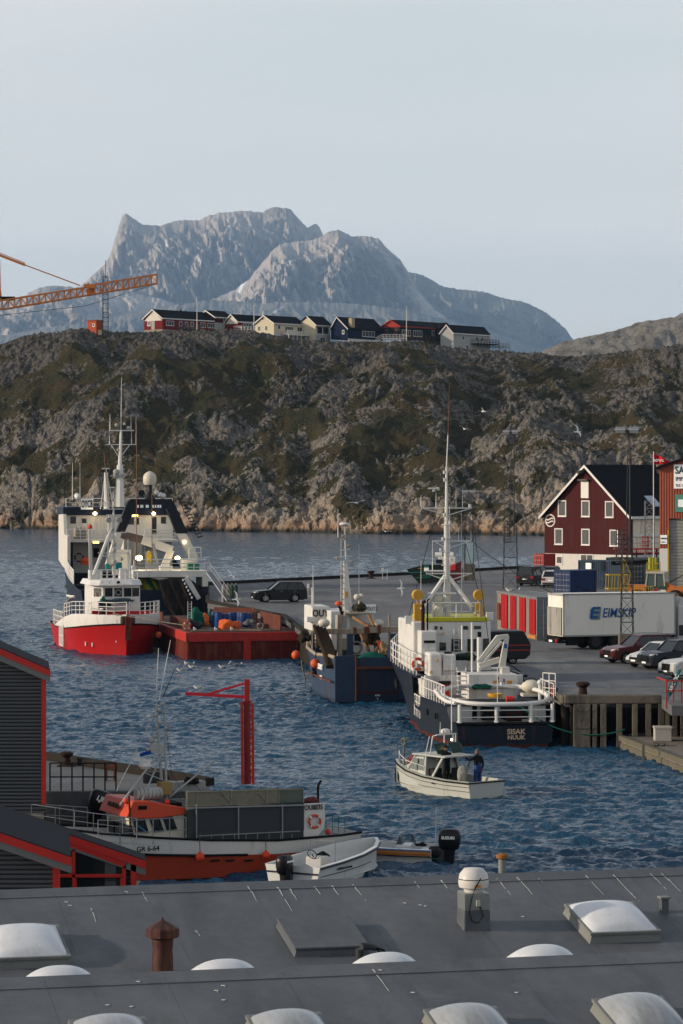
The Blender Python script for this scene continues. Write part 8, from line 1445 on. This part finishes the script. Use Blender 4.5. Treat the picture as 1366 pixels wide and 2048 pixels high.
# ---- black railing on the left quay
t = thing('black_quay_railing', Vector((X(95, 108.4), 108.4, QZ)), 'black railing along the left quay between the dark shed and the orange boat', 'railing'); a = MB(); n_ = 6
for i in range(n_ + 1): x_ = X(100 + i * 22, 108.4); a.beam((x_, 108.4, QZ), (x_, 108.4, QZ + 1.0 - .0 * i), .05)
for z_ in (.5, 1.0): a.beam((X(100, 108.4), 108.4, QZ + z_), (X(232, 108.4), 108.4, QZ + z_), .045)
a.build('rails', Mblack, t, world=True)
t = thing('timber_trestle', Vector((X(221, 112), 112, QZ)), 'small rusty timber trestle behind the dark outboard on the left quay', 'trestle'); a = MB(); a.box(-.2, -.12, -.1, .1, 0, .7); a.box(.12, .2, -.1, .1, 0, .7); a.box(-.22, .22, -.12, .12, .45, .55); a.build('frame', Mrust, t)
# ================================================================ SHEDS ON THE LEFT
Mcor = wavebump(mat('dark_corrugated', (.050, .058, .070), .5, .0, .12), 'Z', .125, .035, 1.0); Mcor2 = Mcor; Mrtrim = mat('shed_red_trim', (.36, .02, .016), .5, var=.1); Mfelt = mat('dark_roofing', (.035, .038, .045), .85, var=.25, scale=2); Mgut = mat('gutter_grey', (.14, .15, .165), .5, .2)
def shed(name, Y, Dp, wall, rake, label, zb, over=.25, fz=.30, red=True, Yw_=None):
    """wall: (left px, right px); rake: two pixels of the top edge, falling to the right"""
    t = thing(name, Vector((X(wall[1], Y), Y, zb)), label, 'shed'); (x0, y0), (x1, y1) = rake; A = P(x0, y0, Y); B = P(x1, y1, Y); k_ = (B.z - A.z) / (B.x - A.x)
    def rz_(x_): return A.z + (x_ - A.x) * k_
    kx_ = (B.x / Y) * 1.12
    xl, xr = X(wall[0], Y), X(wall[1], Y); a = MB(); a.prism([(xl, Y, zb), (xr, Y, zb), (xr, Y, rz_(xr) - .38), (xl, Y, rz_(xl) - .38)], (kx_ * Dp, Dp, 0)); a.build('wall', Mcor, t, world=True)
    a = MB(); a.prism([(A.x, Y - over, A.z - .05), (B.x, Y - over, B.z - .05), (B.x, Y - over, B.z + .04), (A.x, Y - over, A.z + .04)], (kx_ * (Dp + over * 2), Dp + over * 2, 0)); a.build('roof', Mfelt, t, world=True)
    a = MB(); a.prism([(A.x, Y - over - .06, A.z - .22), (B.x + .02, Y - over - .06, B.z - .22), (B.x + .02, Y - over - .06, B.z + .0), (A.x, Y - over - .06, A.z + .0)], (0, .06, 0)); a.build('fascia', Mrtrim, t, world=True)
    a = MB(); a.prism([(A.x, Y - over, A.z - .42), (B.x, Y - over, B.z - .42), (B.x, Y - over, B.z - .2), (A.x, Y - over, A.z - .2)], (0, over, 0)); a.build('soffit', Mgut, t, world=True)
    return t
t = shed('tall_shed', 103, 3.6, (-500, 91.5), ((-300, 1167), (101, 1339)), 'tall dark corrugated shed with a red corner post at the left edge', 1.8); a = MB(); a.box(X(83, 103), X(92, 103), 102.93, 103.05, 2.6, Z(1341, 103)); a.build('corner_post', Mrtrim, t, world=True); a = MB(); a.box(X(-500, 103), X(88, 103), 102.85, 103.2, .5, 2.3); a.build('plinth', Mconc, t, world=True)
t = shed('low_shed', 80, 4.6, (-500, 109), ((-300, 1560), (144, 1712)), 'low dark corrugated shed with a red fascia in the lower left corner', .3, over=.3); a = MB(); a.box(X(106, 80), X(120, 80), 79.9, 80.05, .6, Z(1722, 80)); a.build('corner_post', Mrtrim, t, world=True)
t = shed('glazed_shed', 87.3, .9, (100, 272), ((-40, 1608), (291, 1720)), 'low shed with red framed glass front below the bow of the orange boat', .3, over=.2); a = MB(); Yg_ = 87.2
def fr_(px0, py0, px1, py1): a.box(X(min(px0, px1), Yg_), X(max(px0, px1), Yg_), Yg_ - .1, Yg_ + .02, Z(max(py0, py1), Yg_), Z(min(py0, py1), Yg_))
fr_(145, 1698, 151, 1790); fr_(245, 1730, 252, 1790); fr_(262, 1728, 273, 1800); fr_(120, 1748, 246, 1754); fr_(151, 1757, 154, 1790); fr_(241, 1752, 245, 1790); a.beam((X(100, Yg_), Yg_ - .08, Z(1672, Yg_)), (X(250, Yg_), Yg_ - .08, Z(1729, Yg_)), .06, .14); a.build('red_window_frame', Mrtrim, t, world=True); a = MB()
g = [(X(120, Yg_), Z(1790, Yg_)), (X(246, Yg_), Z(1790, Yg_)), (X(246, Yg_), Z(1728, Yg_)), (X(120, Yg_), Z(1684, Yg_))]; a.prism([(x_, Yg_ - .01, z_) for x_, z_ in g], (0, .04, 0)); a.build('glass_front', mat('dark_glazing', (.014, .018, .022), .1, spec=.4), t, world=True); a = MB(); a.box(X(210, Yg_), X(232, Yg_), Yg_ - .03, Yg_ - .012, Z(1790, Yg_), Z(1712, Yg_)); a.build('pale_curtain', mat('pale_curtain', (.06, .075, .08), .4), t, world=True)
# ================================================================ FOREGROUND ROOF
AR = math.radians(13.8); OR = Vector((0, 58.16, 6.1)); SL = .21; D2 = -9.9; ca, sa = math.cos(AR), math.sin(AR)
def onroof(px, py, pl=0, up=0.):
    """roof-local point under a pixel; pl 0 far slope, 1 near slope"""
    kx = (px - CX) / F; off = D2 if pl else 0.; ky = (py - HY) / F      # ly=-sa*x+ca*(Y-Yr); z=6.1+SL*(ly-off)+up = 14-ky*Y
    Y = (CAMZ - OR.z - up + SL * ca * OR.y + SL * off) / (ky - SL * sa * kx + SL * ca); x = kx * Y; d = Vector((x, Y - OR.y))
    return Vector((ca * d.x + sa * d.y, -sa * d.x + ca * d.y, SL * (-sa * d.x + ca * d.y - off) + up))
RT = thing('warehouse_roof', OR, 'wide grey membrane roof in two stepped slopes across the foreground', 'roof', rz=AR)
m, nt, b = nodemat('roof_membrane'); L = nt.links.new; tco = _n(nt, 'ShaderNodeTexCoord').outputs['Object']
c = mix(nt, rng(nt, nz(nt, tco, .5, 7, .65, (1, .4, 1)), .3, .7), (.062, .070, .080), (.098, .106, .115)); c = mix(nt, rng(nt, nz(nt, tco, 1.6, 6, .7, (1, .15, 1), (3, 3, 3)), .48, .7, 0, .5), c, (.042, .048, .056)); c = mix(nt, rng(nt, nz(nt, tco, .9, 8, .7, None, (9, 2, 5)), .55, .66, 0, .35), c, (.13, .135, .14)); c = mix(nt, rng(nt, nz(nt, tco, 22, 4, .8), .68, .78, 0, .35), c, (.22, .22, .21)); L(c, b.inputs['Base Color']); b.inputs['Specular IOR Level'].default_value = .25
L(rng(nt, nz(nt, tco, 1.1, 5, .7), .3, .7, .5, .8), b.inputs['Roughness']); bp = _n(nt, 'ShaderNodeBump'); bp.inputs['Distance'].default_value = .02; bp.inputs['Strength'].default_value = .5; L(nz(nt, tco, 2.2, 6, .6), bp.inputs['Height']); L(bp.outputs[0], b.inputs['Normal']); Mrf = m
def slope(ly, off): return SL * (ly - off)
a = MB(); xw_ = 16; NX_ = 2
def prof(off, n_): return [(0 + off, 0), (-7.3 + off, SL * -7.3)]
a.prism([(-xw_, .35, -.04), (-xw_, .0, .03), (-xw_, -.3, SL * -.3), (-xw_, -7.6, SL * -7.6), (-xw_, D2 + .55, SL * -7.6 - .05), (-xw_, D2 + .35, -.05), (-xw_, D2 + .12, .02), (-xw_, D2 - .3, SL * -.3), (-xw_, D2 - 14, SL * -14), (-xw_, D2 - 14, -6), (-xw_, .35, -6)], (2 * xw_, 0, 0)); a.build('membrane', Mrf, RT)
a = MB()
for off in (0, D2):
    for i in range(-8, 9):
        x_ = i * 1.9 + (.3 if off else 0); y1_ = off - (7.4 if off == 0 else 12); a.hexa([(x_, off - .12, slope(-.12, 0)), (x_ + .07, off - .12, slope(-.12, 0)), (x_ + .07, y1_, slope(y1_, off)), (x_, y1_, slope(y1_, off)), (x_, off - .12, slope(-.12, 0) + .003), (x_ + .07, off - .12, slope(-.12, 0) + .003), (x_ + .07, y1_, slope(y1_, off) + .003), (x_, y1_, slope(y1_, off) + .003)])
    a.box(-xw_, xw_, off - .42, off - .38, slope(-.42, 0), slope(-.42, 0) + .02)
a.build('membrane_seam', Mrf, RT)
Mdrop = mat('bird_lime', (.55, .55, .53), .8, var=.2); rr = random.Random(5); dr = MB()
def dropping(px, py, ln, pl=0, w_=.018):
    c_ = onroof(px, py, pl, .004); off = D2 if pl else 0; pts_ = []; x_ = c_.x; n_ = 9
    for i in range(n_): y_ = c_.y - ln * i / (n_ - 1); x_ += rr.uniform(-.008, .010); pts_.append((x_, y_, SL * (y_ - off) + .005, w_ * (1.5 if i == 0 else 1 - .08 * i) * rr.uniform(.6, 1.1)))
    for u_, v_ in zip(pts_, pts_[1:]):
        if rr.random() < .15: continue
        dr.hexa([(u_[0] - u_[3] / 2, u_[1], u_[2]), (u_[0] + u_[3] / 2, u_[1], u_[2]), (v_[0] + v_[3] / 2, v_[1], v_[2]), (v_[0] - v_[3] / 2, v_[1], v_[2]), (u_[0] - u_[3] / 2, u_[1], u_[2] + .003), (u_[0] + u_[3] / 2, u_[1], u_[2] + .003), (v_[0] + v_[3] / 2, v_[1], v_[2] + .003), (v_[0] - v_[3] / 2, v_[1], v_[2] + .003)])
    dr.lathe((pts_[0][0], pts_[0][1], pts_[0][2]), [(w_ * 1.3, 0), (w_ * 1.1, .004), (.001, .005)], 9)
for px, py, ln in ((252, 1783, .1), (282, 1778, .7), (495, 1773, .8), (556, 1775, 1.3), (580, 1778, .6), (630, 1774, .4), (665, 1772, .5), (391, 1862, .35), (183, 1818, .7), (132, 1804, .05), (140, 1811, .05), (822, 1756, .6), (882, 1761, .5), (707, 1770, .9), (1035, 1755, 1.1), (995, 1758, .9), (1070, 1750, .4), (1168, 1748, 1.2), (1218, 1740, 1.5), (1262, 1787, .45), (1292, 1737, 1.2), (1315, 1738, .7), (1320, 1742, 1.2), (840, 1810, .06), (850, 1812, .05), (810, 1806, .06), (1045, 1833, .06)): dropping(px, py, ln, 0, .02 if ln > .2 else .03)
for px, py, ln in ((746, 1940, .9), (761, 1940, .05), (447, 1971, .06), (432, 1981, .08), (446, 2000, .04), (277, 1963, .05), (215, 2010, .03), (263, 2013, .04), (826, 1985, .04), (1033, 1985, .04)): dropping(px, py, ln, 1, .02 if ln > .2 else .03)
dr.build('bird_droppings', Mdrop, RT)
m, nt, b = nodemat('skylight_acrylic'); L = nt.links.new; tco = _n(nt, 'ShaderNodeTexCoord').outputs['Object']; c = mix(nt, rng(nt, nz(nt, tco, 2.2, 7, .75, (1, 1, .5)), .50, .9), (.52, .54, .56), (.34, .33, .31)); L(c, b.inputs['Base Color']); b.inputs['Roughness'].default_value = .3; Mac = m
m, nt, b = nodemat('shaded_dirty_acrylic'); L = nt.links.new; tco = _n(nt, 'ShaderNodeTexCoord').outputs['Object']; c = mix(nt, rng(nt, nz(nt, tco, 3, 8, .8, (1.6, .3, .5)), .42, .75), (.27, .29, .31), (.15, .145, .13)); L(c, b.inputs['Base Color']); b.inputs['Roughness'].default_value = .3; b.inputs['Coat Weight'].default_value = .3; Mac2 = m  # bottom row domes: shade put into a greyer acrylic colour, with dirt streaks
Mfr_ = mat('skylight_frame', (.22, .23, .22), .6, var=.2, dirt=.3)
def Wr(q): q = Vector(q); return OR + Matrix.Rotation(AR, 3, 'Z') @ q
def skylight(c, w_, d_, label, grp='acrylic dome skylights on the grey roof', curb=.15, dome=.21, hatch=False, grey=False):
    """c: roof-local near left corner on the slope"""
    t_ = thing('dome_skylight' if not hatch else 'roof_hatch', Wr(c), label, 'skylight' if not hatch else 'hatch', grp, AR); tl = math.atan(SL); t_.rotation_euler = (Matrix.Rotation(AR, 3, 'Z') @ Matrix.Rotation(tl, 3, 'X')).to_euler()
    a = MB(); a.hexa([(-.06, -.06, -.05), (w_ + .06, -.06, -.05), (w_ + .06, d_ + .06, -.05), (-.06, d_ + .06, -.05), (0, 0, curb), (w_, 0, curb), (w_, d_, curb), (0, d_, curb)]); a.build('curb', Mrf if hatch else Mfr_, t_, bevel=.01)
    if hatch:
        a = MB(); a.box(-.03, w_ + .03, -.03, d_ + .03, curb, curb + .05); a.build('cover', Mrf, t_, bevel=.015); return t_
    a = MB(); a.box(-.03, w_ + .03, -.03, .03, curb, curb + .05); a.box(-.03, w_ + .03, d_ - .03, d_ + .03, curb, curb + .05); a.box(-.03, .03, .03, d_ - .03, curb, curb + .05); a.box(w_ - .03, w_ + .03, .03, d_ - .03, curb, curb + .05)
    for i in range(4):
        for y_ in (-.035, d_ + .03): a.cyl((w_ * (.14 + i * .24), y_ - .01, curb + .02), (w_ * (.14 + i * .24), y_ + .01, curb + .02), .012, n=6)
    a.build('frame', Mfr_, t_)
    n_ = 20; a = MB(); rows = []
    for j in range(n_ + 1):
        v_ = -1 + 2 * j / n_; row = []
        for i in range(n_ + 1): u_ = -1 + 2 * i / n_; hgt = dome * max(0, (1 - abs(u_) ** 2.4)) ** .62 * max(0, (1 - abs(v_) ** 2.4)) ** .62; row.append((w_ / 2 + u_ * (w_ / 2 - .02), d_ / 2 + v_ * (d_ / 2 - .02), curb + .045 + hgt))
        rows.append(row)
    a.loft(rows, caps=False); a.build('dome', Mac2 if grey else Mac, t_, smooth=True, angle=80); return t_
cA = onroof(1182, 1886); cB = onroof(1307, 1872); wS = (cB - cA).length
skylight(cA, wS, 1.55, 'bright white dome skylight on the upper right of the far roof slope'); skylight(onroof(-12, 1938), wS, 1.55, 'bright white dome skylight cut by the left edge on the far roof slope')
skylight(onroof(592, 1913), wS, 1.5, 'low grey membrane covered roof hatch in the middle of the far slope', grp=None, hatch=True, curb=.12)
for px, py, lab in ((127, 1942, 'dome skylight peeking over the near ridge at the far left'), (459, 1929, 'dome skylight peeking over the near ridge right of the rusty chimney'), (785, 1915, 'dome skylight peeking over the near ridge beside the bent pipe'), (1100, 1899, 'dome skylight peeking over the near ridge below the bright right skylight')):
    ly = -7.4; off_ = OR; q = onroof(px, py, 0, .55); kx = (px - CX) / F; Y_ = (ly + ca * OR.y) / (ca - sa * kx); lx = ca * kx * Y_ + sa * (Y_ - OR.y); zneed = Z(py, Y_) - OR.z; cur = zneed - SL * (ly + .5) - .42
    skylight(Vector((lx - wS / 2, ly, SL * ly)), wS, 1.0, lab, curb=max(.12, cur), dome=.42)
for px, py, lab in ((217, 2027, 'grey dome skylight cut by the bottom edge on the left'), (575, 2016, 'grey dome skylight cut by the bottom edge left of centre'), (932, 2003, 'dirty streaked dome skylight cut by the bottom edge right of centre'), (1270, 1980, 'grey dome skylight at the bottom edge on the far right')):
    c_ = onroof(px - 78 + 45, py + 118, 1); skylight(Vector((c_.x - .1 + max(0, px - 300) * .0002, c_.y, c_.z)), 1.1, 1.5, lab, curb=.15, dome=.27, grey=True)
def onr(px, py, pl=0): q = onroof(px, py, pl); return q
c_ = onr(325, 1948); t = thing('rusty_chimney', Wr(c_), 'rust brown round chimney with a conical cap on the grey roof', 'chimney', rz=AR); Mrb = mat('chimney_rust_brown', (.075, .032, .026), .55, .2, .3, rust=.35, scale=3, rcol=(.16, .06, .03)); s_ = 118.
a = MB(); a.lathe((0, 0, 0), [(.19, -.1), (.19, .1), (.187, .32), (.175, .42), (.19, .56), (.19, .70)], 20); a.build('flue', Mrb, t, smooth=True); a = MB(); a.lathe((0, 0, 0), [(.19, .62), (.30, .66), (.30, .80), (.27, .83), (.02, .96)], 10); a.lathe((0, 0, .96), [(.02, 0), (.02, .03), (.004, .04)], 6); a.build('cap', Mrb, t); a = MB(); a.lathe((0, 0, 0), [(.25, -.12), (.245, .02), (.19, .05)], 20); a.build('collar', mat('lead_collar', (.06, .06, .06), .6), t, smooth=True); a = MB(); a.torus((0, 0, .03), .215, .018, (0, 0, 1), 24, 5); a.build('sealant_ring', mat('sealant', (.35, .34, .31), .7), t, smooth=True)
c_ = onr(947, 1852); t = thing('roof_fan', Wr(c_), 'white hooded roof fan on a galvanised box with cable', 'roof fan', rz=AR); a = MB(); a.hexa([(-.26, -.26, -.1), (.26, -.26, -.1), (.26, .26, -.1), (-.26, .26, -.1), (-.25, -.25, .32), (.25, -.25, .32), (.25, .25, .32), (-.25, .25, .32)]); a.build('membrane_curb', Mrf, t, bevel=.02)
a = MB(); a.box(-.245, .245, -.245, .245, .32, .64); a.build('galvanised_box', mat('galvanised_sheet', (.33, .35, .34), .35, .6, .15), t, bevel=.01); a = MB(); a.lathe((0, 0, 0), [(.17, .64), (.19, .70), (.27, .73), (.285, .80), (.285, .87), (.28, .89), (.26, .98), (.2, 1.05), (.18, 1.075), (.02, 1.09)], 28); hd_ = a.build('hood', mat('fan_white', (.60, .58, .55), .4, dirt=.08), t, smooth=True, angle=50); a = MB(); a.torus((0, 0, .885), .284, .008, (0, 0, 1), 28, 4); a.build('hood_seam', Mblack, hd_); a = MB(); a.prism([(-.06, -.288, .755), (.06, -.288, .755), (.06, -.288, .80), (-.06, -.288, .80)], (0, .01, 0)); a.build('orange_label', mat('label_orange', (.6, .25, .03), .6), hd_)
a = MB(); a.tube([(.06, -.27, .92), (-.06, -.31, .74), (-.12, -.29, .55), (-.17, -.30, .30), (-.12, -.31, .14), (0, -.31, .1), (.1, -.3, .22), (.05, -.27, .40)], .011, 6); a.build('cable', Mblack, t, smooth=True); a = MB(); a.box(-.03, .05, -.29, -.245, .40, .52); a.build('switch_box', mat('switch_cream', (.45, .45, .38), .6), t, bevel=.01)
c_ = onr(1328, 1824); t = thing('small_roof_vent', Wr(c_), 'small dark square capped vent at the right of the far roof slope', 'vent', rz=AR); a = MB(); a.box(-.075, .075, -.075, .075, -.05, .26); a.build('shaft', Mrf, t, bevel=.01); a = MB(); a.box(-.105, .105, -.105, .105, .26, .30); a.build('cap', Mfr_, t, bevel=.01)
q = Vector((X(1001, 60), 59.4, 5.6)); t = thing('rusty_vent_pipe', q, 'thin vent pipe with a rusty cap just beyond the far roof ridge', 'vent'); a = MB(); a.cyl((0, 0, -1), (0, 0, Z(1715, 59.4) - 5.6), .075, n=12); a.build('pipe', Mfr_, t, smooth=True); a = MB(); a.lathe((0, 0, Z(1716, 59.4) - 5.6), [(.08, -.02), (.12, 0), (.12, .06), (.07, .09), (.02, .1)], 12); a.build('cap', mat('cap_rust', (.30, .13, .04), .7, rust=.4), t, smooth=True)
c_ = onr(719, 1934); t = thing('bent_vent_pipe', Wr(c_), 'grey bent pipe with a black cable loop beside the near ridge', 'vent', rz=AR); a = MB(); a.tube([(0, 0, -.1), (0, 0, .32), (.05, 0, .37), (.16, 0, .36), (.30, -.03, .33)], [.07, .07, .07, .06, .05], 10); a.build('pipe', mat('lagged_pipe', (.06, .065, .07), .7), t, smooth=True); a = MB(); a.tube([(.28, 0, .34), (.45, 0, .28), (.52, 0, .15), (.5, 0, -.02)], .022, 6); a.tube([(.28, 0, .33), (.38, 0, .25), (.51, -.02, .1)], .015, 6); a.build('cable', Mblack, t, smooth=True)
# ================================================================ GULLS
Mgul = mat('gull_white', (.66, .66, .65), .8, var=.04); Mgug = mat('gull_grey', (.28, .30, .32), .8, var=.06); Mbeak = mat('gull_beak', (.5, .32, .05), .6)
def gull(loc, rz, fly=True, roll=0, pitch=0, up=.35, label='', s=1.0, standing=False):
    o = thing('seagull', loc, label, 'seagull', 'seagulls about the harbour'); o.rotation_euler = (roll, pitch, rz); o.scale = (s, s, s)
    a = MB(); a.lathe((0, 0, 0), [(.005, -.26), (.045, -.18), (.075, -.06), (.08, .05), (.06, .15), (.045, .19)], 10, 'x'); a.sphere((.22, 0, .025 if fly else .09), .045, 10, 8); 
    if not fly: a.cyl((.15, 0, .02), (.21, 0, .08), .045, .038, n=8)
    b_ = a.build('body', Mgul, o, smooth=True); a = MB(); z_ = .02 if fly else .085; a.cyl((.255, 0, z_), (.31, 0, z_ - .01), .012, .004, n=6); a.build('beak', Mbeak, b_)
    a = MB(); a.hexa([(-.22, -.03, -.01), (-.22, .03, -.01), (-.36, .07, 0), (-.36, -.07, 0), (-.22, -.03, .01), (-.22, .03, .01), (-.36, .07, .006), (-.36, -.07, .006)]); a.build('tail', Mgul, b_)
    for sg in (1, -1):
        a = MB()
        if fly:
            pts_ = [(0, .03, .02, .10), (.04, .25, .02 + up * .22, .10), (.03, .45, .02 + up * .3, .075), (-.10, .68, .02 + up * .22, .02)]
            a.loft([[(x_ + c_ * .5, sg * y_, z2), (x_ + c_ * .1, sg * y_, z2 + .015), (x_ - c_ * 1.0, sg * y_, z2 - .004), (x_, sg * y_, z2 - .008)] for x_, y_, z2, c_ in pts_], True, True)
        else: a.sphere((-.06, sg * .062, .03), .16, 10, 6, (1.25, .14, .38))
        a.build('wing', Mgug if not fly else Mgul, b_, smooth=True)
    if standing:
        a = MB(); a.cyl((.02, .025, -.05), (.02, .025, -.17), .007, n=5); a.cyl((.02, -.025, -.05), (.02, -.025, -.17), .007, n=5); a.build('legs', Mbeak, o)
    return o
for px, py, Y_, rz_, ro, up_, lab in ((967, 823, 280, 2.6, .35, .6, 'gull flying over the hillside left of the maroon warehouse'), (713, 1006, 205, 1.2, -.15, .3, 'gull gliding above the far shore in the middle'), (771, 1063, 330, 1.8, .2, .4, 'gull flying low along the far waterline'), (463, 1152, 250, .5, .5, .5, 'gull flying over the far quay edge left of the black SUV'), (474, 1199, 215, .3, .9, .4, 'gull banking in front of the quay left of the black SUV'), (803, 1177, 230, .2, 1.25, .3, 'gull with wings upright over the quay above the grey ship'), (929, 858, 300, 2.0, .3, .5, 'faint gull flying against the hill left of the tall light mast'), (704, 952, 420, .4, .2, .4, 'tiny distant gull against the hill'), (1156, 864, 240, .4, .8, .5, 'gull flying beside the floodlights of the lattice mast')):
    if px == 704: continue
    gull(P(px, py, Y_), rz_, True, ro, 0, up_, lab)
for px, py, rz_, lab in ((382, 1331, .4, 'floating gull nearest the barge corner'), (384, 1337, 2.8, 'floating gull just below the one nearest the barge corner'), (460, 1330, 1.4, 'floating gull below the middle of the barge'), (477, 1332, .3, 'floating gull at the right end of the floating group'), (445, 1337, 3.0, 'small floating gull between the barge and the open water'), (413, 1343, .2, 'floating gull low in the middle of the group'), (362, 1344, 3.1, 'floating gull at the left of the group'), (396, 1379, 2.9, 'lone gull floating near the red jetty crane jib'), (372, 1330, 2.0, 'dark young gull floating by the barge end')):
    gull(Vector((X(px, Yw(py)), Yw(py), .12)), rz_, False, 0, 0, 0, lab, 1.15)
for px, x_, lab in ((431, .35, 'gull standing on the barge rim left of the orange bag'), (463, .4, 'gull standing on the barge rim right of the orange bag'), (389, .9, 'gull standing at the barge corner by the life ring')): q = W(SBg, (x_, SBg.p(px, 1258, x=x_).y, 2.05 + .21)); gull(q, 1.8, False, 0, 0, 0, lab, 1.2, True)
for px, rz_, lab in ((1020, 2.9, 'left gull standing on the striped container roof'), (1032, .3, 'right gull standing on the striped container roof')): Y_ = 213.; gull(Vector((X(px, Y_), Y_, QZ + 2.95 + .2)), rz_, False, 0, 0, 0, lab, 1.25, True)
# ---------------------------------------------------------------- haze over the fjord
hb = MB(); hb.box(-12000, 12000, -60, 24000, -1.2, 1700)
hm = bpy.data.materials.new('haze'); hm.use_nodes = True; nt = hm.node_tree; nt.nodes.clear()
ho = _n(nt, 'ShaderNodeOutputMaterial'); pv = _n(nt, 'ShaderNodeVolumePrincipled'); pv.inputs['Color'].default_value = (.40, .65, 1.0, 1); pv.inputs['Density'].default_value = 3.3e-5; pv.inputs['Anisotropy'].default_value = 0
nt.links.new(pv.outputs[0], ho.inputs['Volume'])
tag(hb.build('haze', hm), 'thin pale blue haze over the fjord', 'haze', kind='stuff')
